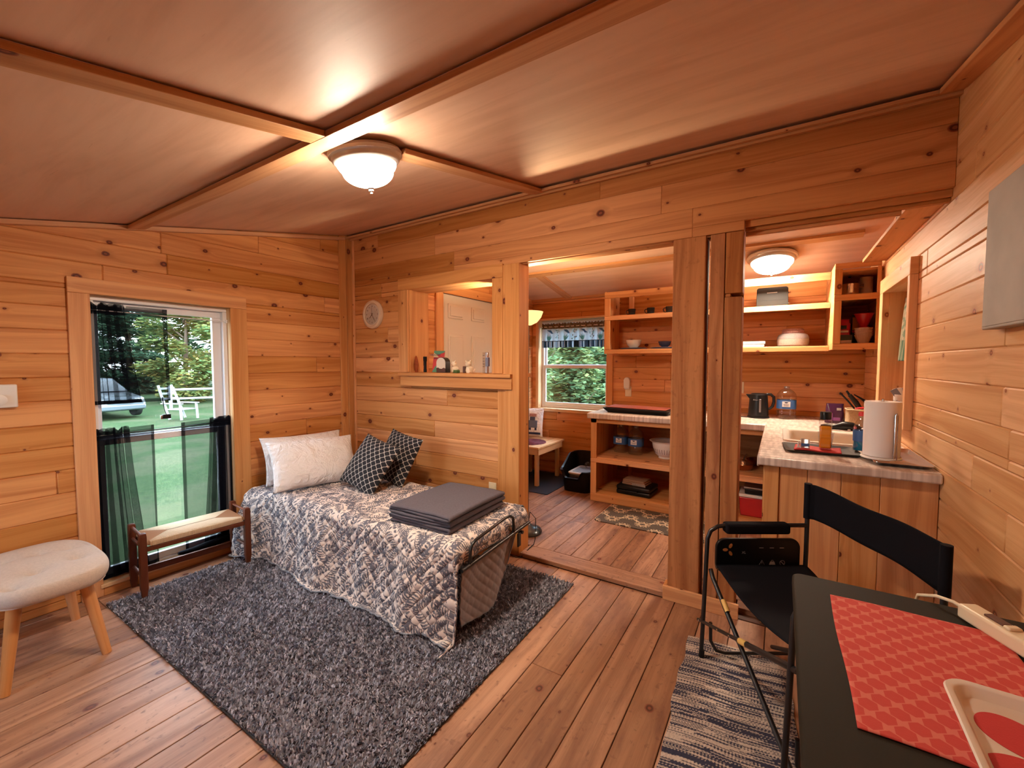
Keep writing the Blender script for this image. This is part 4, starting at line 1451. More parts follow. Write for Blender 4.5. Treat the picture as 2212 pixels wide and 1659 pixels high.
def quilt():
    d = 0.0033
    A0, A1 = BX0 + 0.01, BX1 + 0.012       # x extents of the flat top
    over = 0.135                           # hang past the foot
    drop = 0.60
    ns = int((A1 - A0 + over) / d); nt_ = int((BY1 - BY0 + drop + 0.10) / d)
    S = np.linspace(A0, A1 + over, ns); T = np.linspace(-0.10, (BY1 - BY0) + drop, nt_)  # T: 0 at far edge
    s_, t_ = np.meshgrid(S, T, indexing='ij')
    a = np.maximum(0, s_ - A1); b_ = np.maximum(0, t_ - (BY1 - BY0)); c_ = np.maximum(0, -t_)
    x_ = np.minimum(s_, A1).astype(float); y_ = BY1 - np.clip(t_, 0, BY1 - BY0)
    z_ = np.full_like(x_, BZ)
    r = 0.045
    def roll(q):
        """distance past an edge -> (outward, down) round a radius r"""
        L = r * math.pi / 2
        th = np.clip(q, 0, L) / r
        out = r * np.sin(th); dn = r * (1 - np.cos(th))
        ex = np.maximum(0, q - L)
        return out, dn + ex
    q = np.sqrt(a ** 2 + b_ ** 2)
    both = (a > 0) & (b_ > 0)
    qq = np.where(both, np.maximum(b_, a) + 0.30 * np.minimum(a, b_), q)
    out, dn = roll(qq)
    ux = np.where(q > 1e-9, a / np.maximum(q, 1e-9), 0); uy = np.where(q > 1e-9, b_ / np.maximum(q, 1e-9), 0)
    # waves on the hanging side
    wv = (0.026 * np.sin(s_ * 7.0 + 0.6) + 0.012 * np.sin(s_ * 15.0 + 1.0) + 0.006 * np.sin(s_ * 33.0)) * np.clip(b_ / 0.25, 0, 1) ** 1.3
    flare = 0.05 * np.clip(b_ / 0.5, 0, 1) ** 1.5
    x_ = x_ + out * ux * 0.75 + np.where(both, 0.035 * np.clip(b_ / 0.3, 0, 1), 0)
    y_ = y_ - out * np.maximum(uy, 0) - np.where(b_ > 0, (wv + flare) * np.clip(1.0 - 0.0 * a, 0, 1), 0)
    z_ = z_ - dn
    # head side flares out toward the bench
    hd_ = np.clip((-3.05 - s_) / 0.3, 0, 1)
    y_ = y_ - hd_ * 0.045 * np.clip(b_ / 0.25, 0, 1)
    z_ = z_ - hd_ * 0.02
    # far side
    oc, dc = roll(c_)
    y_ = y_ + oc * 0.6; z_ = z_ - dc
    # floor contact
    zmin = ZF + 0.022
    low = np.maximum(0, zmin - z_)
    z_ = np.maximum(z_, zmin + 0.004 * np.sin(s_ * 40))
    y_ = y_ - low * 0.85
    # soft unevenness on top
    top = np.clip(1 - (b_ + a + c_) / 0.05, 0, 1)
    z_ = z_ + top * (0.006 * np.sin(s_ * 6 + 1) * np.sin(t_ * 9) + 0.003 * np.sin(s_ * 17 + t_ * 11))
    # quilting: scallop puffs
    P_ = 0.062
    uu, vv = s_ / P_, t_ / P_
    qd = np.abs(np.sin(math.pi * (uu + vv) / 1.0)) * np.abs(np.sin(math.pi * (uu - vv) / 1.0))
    puff = 0.0085 * (qd ** 0.5)
    nrm_y = np.clip(b_ / 0.05, 0, 1); nrm_x = np.clip(a / 0.05, 0, 1)
    amp = np.where(b_ > 0.04, 1.0, 0.55)
    y_ = y_ - puff * nrm_y * amp; x_ = x_ + puff * nrm_x * amp * (1 - nrm_y); z_ = z_ + puff * (1 - np.maximum(nrm_y, nrm_x)) * amp
    # trim: the hem is uneven and has a long corner tail
    lim = (BY1 - BY0) + 0.535 + 0.02 * np.sin(s_ * 5) - 0.0 * s_
    lim = np.where(s_ < -3.1, (BY1 - BY0) + 0.50, lim)
    lim = np.where(s_ > A1 - 0.34, (BY1 - BY0) + 0.525 - 0.035 * np.exp(-((s_ - A1 + 0.14) / 0.07) ** 2) + 0.075 * np.clip((s_ - A1 + 0.12) / 0.20, 0, 1) ** 1.3, lim)
    endlim = np.where(t_ > BY1 - BY0, A1 + 0.105, A1 + 0.118 + 0.01 * np.sin(t_ * 9))
    endlim = np.where(t_ < 0.02, A1 - 0.012, endlim)
    keep = (t_ <= lim) & (s_ <= endlim)
    idx = np.arange(ns * nt_).reshape(ns, nt_)
    f = np.stack([idx[:-1, :-1], idx[1:, :-1], idx[1:, 1:], idx[:-1, 1:]], -1)
    kf_ = (keep[:-1, :-1] & keep[1:, :-1] & keep[1:, 1:] & keep[:-1, 1:])
    f = f[kf_]
    used = np.unique(f)
    remap = -np.ones(ns * nt_, dtype=int); remap[used] = np.arange(len(used))
    f = remap[f]
    V = np.stack([x_.ravel(), y_.ravel(), z_.ravel()], 1)[used]
    mask = sample(LEAF, s_ + 10, t_ + 10).ravel()[used]
    cream = np.array([0.72, 0.63, 0.58]); gb = np.array([0.125, 0.125, 0.155])
    hem = ((lim - t_) < 0.012).ravel()[used] | ((endlim - s_) < 0.010).ravel()[used]
    colr = np.ones((len(used), 4), dtype=np.float32)
    colr[:, :3] = cream[None] * (1 - mask[:, None]) + gb[None] * mask[:, None]
    colr[hem, :3] = (0.20, 0.22, 0.26)
    n = len(f)
    me = bpy.data.meshes.new('quilt')
    me.vertices.add(len(used)); me.loops.add(n * 4); me.polygons.add(n)
    me.vertices.foreach_set('co', V.ravel())
    me.loops.foreach_set('vertex_index', f.ravel().astype(np.int32))
    me.polygons.foreach_set('loop_start', np.arange(0, n * 4, 4, dtype=np.int32))
    me.polygons.foreach_set('use_smooth', np.ones(n, dtype=bool))
    ca_ = me.color_attributes.new('col', 'FLOAT_COLOR', 'POINT')
    ca_.data.foreach_set('color', colr.ravel())
    me.materials.append(MATS['quilt_print'])
    me.update(calc_edges=True)
    t = thing('quilt', 'cream quilt printed with grey-blue leaves draped over the narrow bed', 'quilt', ((BX0 + BX1) / 2, (BY0 + BY1) / 2, BZ))
    o = bpy.data.objects.new('printed_face', me); COL.objects.link(o); o.parent = t; o.location = -Vector(t.location)
    md = o.modifiers.new('solid', 'SOLIDIFY'); md.thickness = 0.006; md.offset = -1
    # plain grey reverse side drooping under the foot bar
    def un(u, v):
        yy = 1.655 + 0.52 * u
        edge = 0.030 + 0.33 * (2 * abs(u - 0.38)) ** 2.6 * (0.62 if u > 0.38 else 0.10)
        zt = 0.352 + 0.02 * u
        z = zt + (edge - zt) * v
        x_ = BX1 + 0.045 - 0.05 * math.sin(v * math.pi) * 0.4 + 0.012 * math.sin(u * 9 + v * 4)
        pf = abs(math.sin(math.pi * (yy + z) / 0.06)) * abs(math.sin(math.pi * (yy - z) / 0.06))
        return (x_ + 0.007 * pf ** 0.45, yy, z)
    un_o = obj('reverse_side', MB().grid(un, 90, 70), 'grey_quilt_back', t, solid=0.006, angle=80)
    un_o['label'] = 'plain grey quilted reverse hanging below the foot bar'
    pts = [un(k / 30, 1.0) for k in range(31)]
    obj('reverse_binding', MB().tube(pts, 0.0045, 8), 'binding_grey', un_o)
quilt()

# ---- pillows and cushions
def pillow_mb(w_, h_, t_, pinch=0.07, n=44, seed=0, wr=0.0):
    rs = random.Random(seed)
    ph = [rs.uniform(0, 6.28) for _ in range(8)]
    mb = MB()
    for sg in (1, -1):
        def fn(u, v):
            a, c = 2 * u - 1, 2 * v - 1
            ax = a * (1 - pinch * (1 - abs(c) ** 2.0) * abs(a) ** 4)
            cx = c * (1 - pinch * (1 - abs(a) ** 2.0) * abs(c) ** 4)
            th = ((1 - abs(a) ** 2.6) * (1 - abs(c) ** 2.6))
            th = max(0, th) ** 0.62
            wrk = wr * (math.sin(a * 34 + ph[0] + 2 * math.sin(c * 3 + ph[4])) * max(0, abs(c) - 0.35) + math.sin(c * 30 + ph[1] + 2 * math.sin(a * 3)) * max(0, abs(a) - 0.45)
                        + 0.5 * math.sin(a * 6 + c * 5 + ph[2])) * th ** 0.5
            return (ax * w_ / 2, sg * (th * t_ / 2 + wrk), cx * h_ / 2)
        uvf = lambda u, v: ((u - 0.5) * w_, (v - 0.5) * h_)
        if sg > 0:
            mb.grid(fn, n, n, uvf=uvf)
        else:
            mb.grid(lambda u, v: fn(1 - u, v), n, n, uvf=lambda u, v: ((0.5 - u) * w_, (v - 0.5) * h_))
    return mb


def place_pillow(name, label, cat, mat, w_, h_, t_, loc, rx, rz, roll=0.0, group=None, seed=0, wr=0.0, pinch=0.07):
    """rx: lean back (top away from -y facing side), rz: heading, roll about facing axis"""
    o = obj(name, pillow_mb(w_, h_, t_, seed=seed, wr=wr, pinch=pinch), mat, None, angle=80)
    o.location = loc
    o.rotation_euler = (Matrix.Rotation(R(rz), 3, 'Z') @ Matrix.Rotation(R(rx), 3, 'X') @ Matrix.Rotation(R(roll), 3, 'Y')).to_euler()
    tag(o, label, cat, group)
    wd = o.modifiers.new('weld', 'WELD'); wd.merge_threshold = 0.0008
    return o


place_pillow('pillow', 'white bed pillow propped against the boards, behind the other white pillow', 'pillow', 'white_cotton', 0.66, 0.38, 0.17, (-3.285, 2.02, 0.637), -18, 84, roll=1, group='white bed pillows', seed=2, wr=0.006)
place_pillow('pillow', 'white bed pillow in front, leaning on the other white pillow', 'pillow', 'white_cotton', 0.64, 0.39, 0.19, (-3.02, 1.935, 0.640), -30, 76, roll=1, group='white bed pillows', seed=4, wr=0.009)
place_pillow('cushion', 'black trellis-patterned square cushion in front, beside the white pillow', 'cushion', 'trellis_cloth', 0.40, 0.40, 0.12, (-2.575, 2.085, 0.650), -33, 3, roll=12, group='trellis cushions', seed=6, pinch=0.05)
place_pillow('cushion', 'black trellis-patterned square cushion tucked behind its twin against the partition', 'cushion', 'trellis_cloth', 0.40, 0.40, 0.12, (-2.55, 2.33, 0.655), -26, -4, roll=8, group='trellis cushions', seed=9, pinch=0.05)

# ---- folded blanket: serpentine ribbon extruded
def blanket():
    w_, d_ = 0.44, 0.56
    th = 0.0115
    path = []
    z = 0.009
    n_ = 6
    xl, xr = 0.012, w_
    for k in range(n_):
        a, c = (xl, xr) if k % 2 == 0 else (xr, xl)
        seg = 14
        for i in range(seg + 1):
            path.append((a + (c - a) * i / seg, z + 0.0012 * math.sin(i * 0.9 + k)))
        if k < n_ - 1:
            rr = 0.0085
            sgn = 1 if c > a else -1
            for i in range(1, 6):
                an = -90 + 180 * i / 6
                path.append((c + sgn * rr * math.cos(R(an)) * 1.1, z + rr + rr * math.sin(R(an))))
        z += 0.0168
    mb = MB()
    P = [Vector((p[0], p[1])) for p in path]
    N = len(P)
    def fn(u, v):
        i = min(N - 1, int(round(u * (N - 1))))
        p = P[i]
        y = v * d_
        x_ = p.x + 0.02 * y * (p.y / 0.1 - 0.3)
        edge = max(0, 1 - min(v, 1 - v) / 0.05)
        zz = p.y * (1.0 + 0.06 * math.sin(v * 3)) - (0.004 * edge if p.y > 0.08 else 0)
        # fold edges are soft and slightly stepped
        return (x_ - w_ / 2, y - d_ / 2 + 0.006 * math.sin(i * 0.25), zz)
    mb.grid(fn, N - 1, 34)
    o = obj('folded_blanket', mb, 'grey_fleece', None, solid=th, angle=80)
    o.location = (-1.72, 1.985, BZ + 0.012)
    o.rotation_euler = (0, 0, R(2))
    tag(o, 'folded grey fleece blanket lying at the foot of the quilt', 'blanket')
blanket()

# ---- objects on the pass-through ledge
LZ = 1.3205
o = obj('wooden_ornament', MB().lathe([(0, 0), (0.012, 0.002), (0.022, 0.03), (0.027, 0.07), (0.022, 0.11), (0.012, 0.145), (0, 0.158)], 24), 'ovalwood')
o.location = (-2.70, 2.70, LZ); o.scale = (1.0, 0.45, 0.93)
tag(o, 'oval reddish-brown wooden ornament standing on the ledge', 'ornament')
t = thing('flashlight', 'small black flashlight standing upright on the ledge', 'flashlight', (-2.665, 2.775, LZ))
obj('body', MB().lathe([(0, 0), (0.014, 0), (0.015, 0.02), (0.013, 0.03), (0.013, 0.09), (0.017, 0.105), (0.017, 0.138), (0, 0.138)], 20), 'black_plastic', t, world=False)
obj('clip', MB().box(-0.021, -0.016, -0.003, 0.003, 0.06, 0.12), 'steel', t, world=False, bevel=0.001)
# tent card
t = thing('pamphlet', 'red and green printed card propped up behind the small box on the ledge', 'card', (-2.545, 2.80, LZ))
MT = Matrix.Rotation(R(-8), 4, 'X') @ Matrix.Rotation(R(2), 4, 'Y')
obj('card', MB().box(-0.062, 0.062, -0.0015, 0.0015, 0, 0.19, M=MT), 'card_red', t, world=False)
obj('green_band', MB().prism([(-0.062, 0.19), (-0.062, 0.150), (0.0, 0.158), (0.062, 0.178), (0.062, 0.19)], -0.0022, -0.0016, 'y', M=MT), 'card_green', t, world=False)
obj('cream_band', MB().prism([(-0.062, 0.172), (-0.062, 0.132), (0.0, 0.132), (-0.02, 0.150)], -0.0026, -0.0023, 'y', M=MT), 'card_cream', t, world=False)
obj('green_hill', MB().prism([(-0.062, 0.0), (0.05, 0.0), (0.035, 0.05), (0.0, 0.075), (-0.03, 0.05), (-0.05, 0.02)], -0.0022, -0.0016, 'y', M=MT), 'card_green', t, world=False)
text_part('title', 'FIREFLOW', 0.026, Matrix.Translation(Vector(t.location) + Vector((0.003, -0.027, 0.150))) @ Matrix.Rotation(R(82), 4, 'X'), 'label_navy', t)
text_part('subtitle', 'KYSO', 0.018, Matrix.Translation(Vector(t.location) + Vector((0.010, -0.022, 0.120))) @ Matrix.Rotation(R(82), 4, 'X'), 'label_navy', t)
# dome-topped box
t = thing('mantel_box', 'small dark box with a domed pale front on the ledge', 'box', (-2.43, 2.72, LZ), R(-8))
dome = [(-0.062, 0), (0.062, 0), (0.062, 0.085)] + [(0.062 * math.cos(R(a)), 0.085 + 0.045 * math.sin(R(a))) for a in range(20, 180, 20)] + [(-0.062, 0.085)]
obj('case', MB().prism(dome, 0.0, 0.05, 'y'), 'black_plastic', t, world=False, bevel=0.002)
dome2 = [(p[0] * 0.93, p[1] * 0.96 + 0.002) for p in dome]
wave = [(-0.057, 0.040), (-0.035, 0.043), (-0.015, 0.034), (0.01, 0.032), (0.035, 0.042), (0.057, 0.036)]
obj('pale_front', MB().prism(wave + [q_ for q_ in dome2 if q_[1] > 0.05], -0.002, -0.0002, 'y'), 'door_paint', t, world=False)
obj('dark_scene', MB().prism([(-0.057, 0.004), (0.057, 0.004)] + wave[::-1], -0.0018, -0.0002, 'y'), 'brown_dark', t, world=False)
# figurines
def figurine(x_, y_, lab, seed, extra):
    rs = random.Random(seed)
    t = thing('animal_figurine', lab, 'figurine', (x_, y_, LZ), R(rs.uniform(-20, 20)), group='ledge figurines')
    t.scale = (1.2, 1.2, 1.2)
    obj('body', MB().lathe([(0, 0), (0.022, 0.0), (0.028, 0.016), (0.024, 0.036), (0.012, 0.046), (0, 0.048)], 16), 'figurine', t, world=False)
    hd_ = obj('head', MB().lathe([(0, 0), (0.016, 0.006), (0.02, 0.018), (0.014, 0.032), (0, 0.037)], 14, M=Matrix.Translation((-0.008, -0.004, 0.044))), 'figurine', t, world=False)
    for sx in (-1, 1):
        obj('ear', MB().lathe([(0, 0), (0.006, 0.004), (0.004, 0.012), (0, 0.016)], 8, M=Matrix.Translation((-0.008 + sx * 0.012, -0.004, 0.072)) @ Matrix.Rotation(R(sx * 25), 4, 'Y')), 'figurine', t, world=False)
    obj('paw', MB().tube([(0.0, -0.02, 0.03), (0.012, -0.03, 0.016), (0.014, -0.034, 0.004)], 0.006, 8), 'figurine', t, world=False)
    obj('tail', MB().tube([(0.02, 0.0, 0.012), (0.036, -0.004, 0.018), (0.042, -0.008, 0.03)], 0.005, 8), 'figurine', t, world=False)
    obj('leaf_base' if extra else 'stump', MB().box(0.002, 0.052, -0.026, 0.004, 0.0, 0.02) if extra else MB().box(-0.046, -0.028, -0.012, 0.012, 0.0, 0.046), 'green_leaf_print' if extra else 'brown_dark', t, world=False, bevel=0.004)
    return t
figurine(-2.275, 2.72, 'cream animal figurine holding a green dish on the ledge', 1, True)
figurine(-2.125, 2.72, 'cream animal figurine sitting beside a little brown stump', 2, False)
t = thing('thermometer', 'thin clear thermometer with a grey clip near the end of the ledge', 'thermometer', (-1.965, 2.72, LZ))
obj('tube_post', MB().box(0.0, 0.024, -0.008, 0.008, 0.0, 0.165), 'steel', t, world=False, bevel=0.002)
obj('clip', MB().box(0.006, 0.034, -0.014, 0.010, 0.055, 0.125), 'plate_blue', t, world=False, bevel=0.003)
sc_ = obj('scale', MB().box(-0.028, -0.001, -0.002, 0.0, 0.0, 0.165), 'clear_plastic', t, world=False)
for k in range(5):
    obj('scale_mark', MB().box(-0.026, -0.010, -0.0032, -0.0022, 0.05 + k * 0.022, 0.053 + k * 0.022), 'brown_dark', sc_, world=False)


# ---- folding table with placemat, tray, power strip
TX0, TX1, TY0, TY1, TZ = 0.048, 0.595, 0.80, 1.638, 0.72
t = thing('side_table', 'dark grey folding table with rounded corners standing against the right-hand wall', 'table', ((TX0 + TX1) / 2, (TY0 + TY1) / 2, ZF))
obj('tabletop', MB().prism(rrect(TX0, TX1, TY0, TY1, 0.028, 6), TZ - 0.034, TZ), 'table_grey', t, bevel=0.007, seg=4)
for x_ in (TX0 + 0.16, TX1 - 0.05):
    for y_ in (TY0 + 0.1, TY1 - 0.12):
        obj('leg', MB().tube([(x_, y_, TZ - 0.034), (x_ + (0.02 if x_ > 0.3 else -0.02), y_, ZF)], 0.0125, 12), 'black_metal', t)
obj('apron_rail', MB().box(TX0 + 0.05, TX0 + 0.07, TY0 + 0.06, TY1 - 0.06, TZ - 0.055, TZ - 0.035), 'black_metal', t, bevel=0.003)

def mat_fn(u, v):
    x_ = 0.138 + 0.345 * u; y_ = 0.985 + 0.540 * v
    return (x_ + 0.002 * math.sin(v * 7), y_ + 0.003 * math.sin(u * 5), TZ + 0.0018 + 0.0010 * (1 + math.sin(u * 9 + v * 6)) * 0.5)
o = obj('placemat', MB().grid(mat_fn, 60, 90, uvf=lambda u, v: (0.345 * u, 0.540 * v)), 'hex_cloth', None, solid=0.002, angle=80)
o.location = (0, 0, 0)
tag(o, 'red woven placemat with a hexagon pattern lying on the grey table', 'placemat')

# melamine tray
t = thing('serving_tray', 'white tray with a big red flower print resting on the red placemat', 'tray', (0.455, 0.975, TZ + 0.005), R(-2))
hx, hy = 0.165, 0.235
mb = MB()
rings = [(1.0, 0.020), (0.985, 0.0235), (0.93, 0.0225), (0.915, 0.020), (0.865, 0.004), (0.855, 0.003)]
outl = lambda k: rrect(-hx + (1 - k) * hx * 1.0, hx - (1 - k) * hx, -hy + (1 - k) * hx, hy - (1 - k) * hx, 0.042 * k + 0.0, 7)
prev = None
for k, z_ in [(0.86, 0.0), (0.995, 0.017)] + rings:
    ring = []
    for p in outl(k):
        ring.append(len(mb.v)); mb.v.append((p[0], p[1], z_))
    if prev:
        for i in range(len(ring)):
            j = (i + 1) % len(ring)
            mb.face([prev[i], prev[j], ring[j], ring[i]])
    prev = ring
mb.face(prev)
mb.face([i for i in range(len(outl(0.86)))][::-1])
obj('tray_dish', mb, 'ceramic_white', t, world=False, angle=50)
# flower of rounded petals
fx, fy = -0.022, 0.058
poly = []
for i in range(200):
    a = 2 * math.pi * i / 200
    k = abs(math.cos(2.5 * (a - R(134))))
    r_ = 0.045 + 0.098 * k ** 0.55
    x_, y_ = fx + r_ * math.cos(a), fy + r_ * math.sin(a) * 1.05
    lx, ly = hx * 0.84, hy * 0.885
    poly.append((max(-lx, min(lx, x_)), max(-ly, min(ly, y_))))
obj('flower_print', MB().prism(poly, 0.0032, 0.0038), 'red_cloth', t, world=False)

t = thing('power_strip', 'long beige power strip with a rocker switch at the table edge by the wall', 'power strip', (0.50, 1.50, TZ))
MS = Matrix.Translation((0.456, 1.545, TZ + 0.021)) @ Matrix.Rotation(R(26), 4, 'Z')
# axis along -y of the local frame
obj('housing', MB().box(-0.024, 0.024, -0.36, 0.045, -0.019, 0.019, M=MS), 'ivory_plastic', t, bevel=0.007, seg=3)
obj('switch', MB().box(-0.010, 0.012, -0.060, -0.012, 0.017, 0.024, M=MS), 'brown_dark', t, bevel=0.002)
obj('switch_hood', MB().box(-0.014, 0.016, -0.080, -0.062, 0.017, 0.026, M=MS), 'ivory_plastic', t, bevel=0.004)
for k in range(4):
    so = obj('socket', MB().box(-0.013, 0.013, -0.135 - k * 0.055, -0.105 - k * 0.055, 0.0185, 0.0200, M=MS), 'ivory_plastic', t, bevel=0.0006)
    for sx in (-0.006, 0.006):
        obj('slot', MB().box(sx - 0.001, sx + 0.001, -0.128 - k * 0.055, -0.112 - k * 0.055, 0.0201, 0.0206, M=MS), 'brown_dark', so)
cp = [MS @ Vector(p) for p in ((0, 0.045, 0.0), (-0.006, 0.075, 0.004), (-0.02, 0.11, 0.0), (-0.02, 0.17, -0.03), (0.0, 0.22, -0.12))]
obj('cord', MB().tube(cp, 0.0045, 10), 'ivory_plastic', t)

# ---- folding director's chair
def director_chair():
    t = thing('directors_chair', 'black folding chair with canvas back, padded arm and drop-down side table', 'chair', (0.1, 2.05, ZF))
    FL, BL, FR, BR = Vector((-0.255, 2.20, 0)), Vector((0.125, 2.435, 0)), Vector((0.080, 1.655, 0)), Vector((0.455, 1.835, 0))
    e = (BL - FL).normalized()
    w_ = (FR - FL).normalized()
    Z = Vector((0, 0, 1))
    rt = 0.0098
    for nm, F, B in (('side_frame', FL, BL), ('side_frame', FR, BR)):
        e2 = (B - F).normalized()
        foot = F - e2 * 0.042
        pts = [foot + Z * (ZF + 0.012), foot + e2 * 0.010 + Z * 0.3, F - e2 * 0.024 + Z * 0.555, F - e2 * 0.010 + Z * 0.592, F + e2 * 0.025 + Z * 0.614, F + e2 * 0.08 + Z * 0.620, B + Z * 0.620]
        obj('front_leg_and_arm', MB().tube(pts, rt, 14), 'black_metal', t)
        obj('back_post', MB().tube([B + Z * 0.815, B + Z * 0.5, B - e2 * 0.01 + Z * (ZF + 0.02)], rt, 14), 'black_metal', t)
        obj('floor_bar', MB().tube([F + e2 * 0.0 + Z * 0.14, F + e2 * 0.002 + Z * 0.05, F + e2 * 0.03 + Z * 0.0, F + e2 * 0.07 + Z * (-0.012), B - e2 * 0.07 + Z * (-0.012), B - e2 * 0.02 + Z * 0.0, B - e2 * 0.015 + Z * 0.08], 0.008, 12), 'black_metal', t)
        obj('seat_rail', MB().tube([F + Z * 0.415 + e2 * 0.02, B + Z * 0.415 - e2 * 0.01], rt * 0.95, 12), 'black_metal', t)
        obj('foot_cap', MB().tube([foot + Z * ZF, foot + e2 * 0.003 + Z * (ZF + 0.035)], 0.0125, 12), 'black_plastic', t)
    # padded sleeve on the visible arm and the other arm
    for F, B in ((FL, BL), (FR, BR)):
        e2 = (B - F).normalized(); L = (B - F).length
        m3 = Matrix((e2.to_4d(), Vector((-e2.y, e2.x, 0, 0)), (0, 0, 1, 0), (0, 0, 0, 1))).transposed()
        m3.translation = F + Z * 0.612
        obj('arm_pad', MB().box(0.055, L * 0.80, -0.026, 0.026, -0.030, 0.020, M=m3), 'black_canvas', t, bevel=0.012, seg=3)
    # crossing tubes at the front
    o_ = -e * 0.006
    a, c_ = FL + o_ + Z * 0.405, FR + o_ + Z * (ZF + 0.03)
    obj('cross_tube', MB().tube([a, a + (c_ - a) * 0.04 - Z * 0.015, c_], rt, 14), 'black_metal', t)
    o2 = -e * 0.040
    a2, c2 = FL + o2 - w_ * 0.045 + Z * 0.128, FR + o2 * 0.6 + w_ * 0.03 + Z * 0.395
    obj('cross_tube', MB().tube([a2, a2 + (c2 - a2) * 0.5], 0.0078, 12).tube([a2 + (c2 - a2) * 0.5, c2], 0.0115, 14), 'black_metal', t)
    o3 = e * 0.30
    obj('cross_tube', MB().tube([FL + o3 + Z * 0.405, FR + o3 + Z * 0.0], rt, 12), 'black_metal', t)
    obj('cross_tube', MB().tube([FL + o3 + Z * 0.02, FR + o3 + Z * 0.37], rt, 12), 'black_metal', t)
    def sticker(p, q, f, r_, nm='sticker'):
        d_ = (q - p)
        obj(nm, MB().tube([p + d_ * f, p + d_ * (f + 0.07)], r_, 12, caps=False), 'sticker_yellow', t)['label'] = 'yellow and white paper sticker'
    sticker(a, c_, 0.20, rt + 0.0009)
    sticker(a2, c2, 0.52, 0.0125)
    for f in (0.03, 0.28, 0.42):
        p = a2 + (c2 - a2) * f
        obj('rivet', MB().lathe([(0, 0), (0.004, 0), (0.003, 0.003), (0, 0.004)], 10, M=Matrix.Translation(p - e * 0.0075) @ Matrix.Rotation(R(90), 4, 'X')), 'steel', t)
    # seat sling
    def seat(u, v):
        p = (FL + e * 0.02) * (1 - u) + (FR + (BR - FR).normalized() * 0.02) * u
        q = BL * (1 - u) + BR * u
        r_ = p + (q - p) * v
        return (r_.x, r_.y, 0.425 - 0.045 * math.sin(math.pi * u) + 0.004 * math.sin(u * 15) * v)
    obj('seat', MB().grid(seat, 40, 20), 'black_canvas', t, solid=0.004)
    # back sling with sleeves round the posts
    def back(u, v):
        p = BL * (1 - u) + BR * u
        out = e * 0.022 * math.sin(math.pi * u)
        return tuple(p + out + e * 0.012 * (1 if 0.02 < u < 0.98 else 0) + Z * (0.655 + 0.165 * v + 0.006 * math.sin(math.pi * u) * (0.5 - v) * 2 + 0.004 * math.sin(u * 11)))
    obj('backrest', MB().grid(back, 50, 10), 'black_canvas', t, solid=0.005)
    for B in (BL, BR):
        obj('back_sleeve', MB().tube([B + Z * 0.655, B + Z * 0.822], 0.016, 14), 'black_canvas', t)
    # drop-down side table outside the far arm
    n_ = -w_
    m4 = Matrix((e.to_4d(), n_.to_4d(), (0, 0, 1, 0), (0, 0, 0, 1))).transposed()
    for i in range(3):
        m4[i][3] = (FL + n_ * 0.018)[i]
    L = (BL - FL).length
    tb = obj('side_tray', MB().prism(rrect(0.028, L - 0.015, 0.375, 0.545, 0.045, 6), 0.0, 0.018, 'y', M=m4), 'black_plastic', t, bevel=0.004)
    def pr(poly, nm, mat='print_grey'):
        obj(nm, MB().prism(poly, -0.0012, -0.0002, 'y', M=m4), mat, tb)
    for a_ in (62, 182, 300):
        cx, cz = 0.088 + 0.017 * math.cos(R(a_)), 0.492 + 0.021 * math.sin(R(a_))
        lf = []
        for k in range(12):
            q_ = 2 * math.pi * k / 12
            u_, v_ = 0.0125 * math.cos(q_), 0.0075 * math.sin(q_)
            lf.append((cx + u_ * math.cos(R(a_)) - v_ * math.sin(R(a_)), cz + u_ * math.sin(R(a_)) + v_ * math.cos(R(a_))))
        pr(lf, 'leaf_cutout', 'trim_pine')
    # icons: warning triangle, weight, no-children circle, three pale marks
    def ring(poly, inn, nm):
        b0 = MB(); n1 = len(poly)
        for y_ in (-0.001,):
            for p in poly + inn:
                b0.v.append(tuple(m4 @ Vector((p[0], y_, p[1]))))
        for i in range(n1):
            j = (i + 1) % n1
            b0.face([i, j, n1 + j, n1 + i])
        obj(nm, b0, 'print_grey', tb, solid=0.0004)
    ix = [0.248, 0.298, 0.346]
    zc_ = 0.428
    ring([(ix[0] - 0.015, zc_ - 0.012), (ix[0] + 0.015, zc_ - 0.012), (ix[0], zc_ + 0.014)], [(ix[0] - 0.0125, zc_ - 0.0105), (ix[0] + 0.0125, zc_ - 0.0105), (ix[0], zc_ + 0.0115)], 'warning_triangle')
    pr([(ix[0] - 0.0008, zc_ - 0.004), (ix[0] + 0.0008, zc_ - 0.004), (ix[0] + 0.0008, zc_ + 0.005), (ix[0] - 0.0008, zc_ + 0.005)], 'exclamation_mark')
    pr([(ix[1] - 0.016, zc_ - 0.012), (ix[1] + 0.016, zc_ - 0.012), (ix[1] + 0.010, zc_ + 0.006), (ix[1] - 0.010, zc_ + 0.006)], 'weight_icon')
    ring([(ix[1] + 0.006 * math.cos(R(k * 30)), zc_ + 0.008 + 0.006 * math.sin(R(k * 30))) for k in range(12)], [(ix[1] + 0.0042 * math.cos(R(k * 30)), zc_ + 0.008 + 0.0042 * math.sin(R(k * 30))) for k in range(12)], 'weight_ring')
    ring([(ix[2] + 0.013 * math.cos(R(k * 20)), zc_ + 0.013 * math.sin(R(k * 20))) for k in range(18)], [(ix[2] + 0.0108 * math.cos(R(k * 20)), zc_ + 0.0108 * math.sin(R(k * 20))) for k in range(18)], 'no_symbol')
    pr([(ix[2] - 0.009, zc_ + 0.007), (ix[2] - 0.007, zc_ + 0.009), (ix[2] + 0.009, zc_ - 0.007), (ix[2] + 0.007, zc_ - 0.009)], 'slash')
    for x_ in ix:
        pr([(x_ - 0.014, 0.500), (x_ + 0.006, 0.500), (x_ + 0.006, 0.503), (x_ - 0.014, 0.503)], 'pale_mark')
    MX = m4.copy()
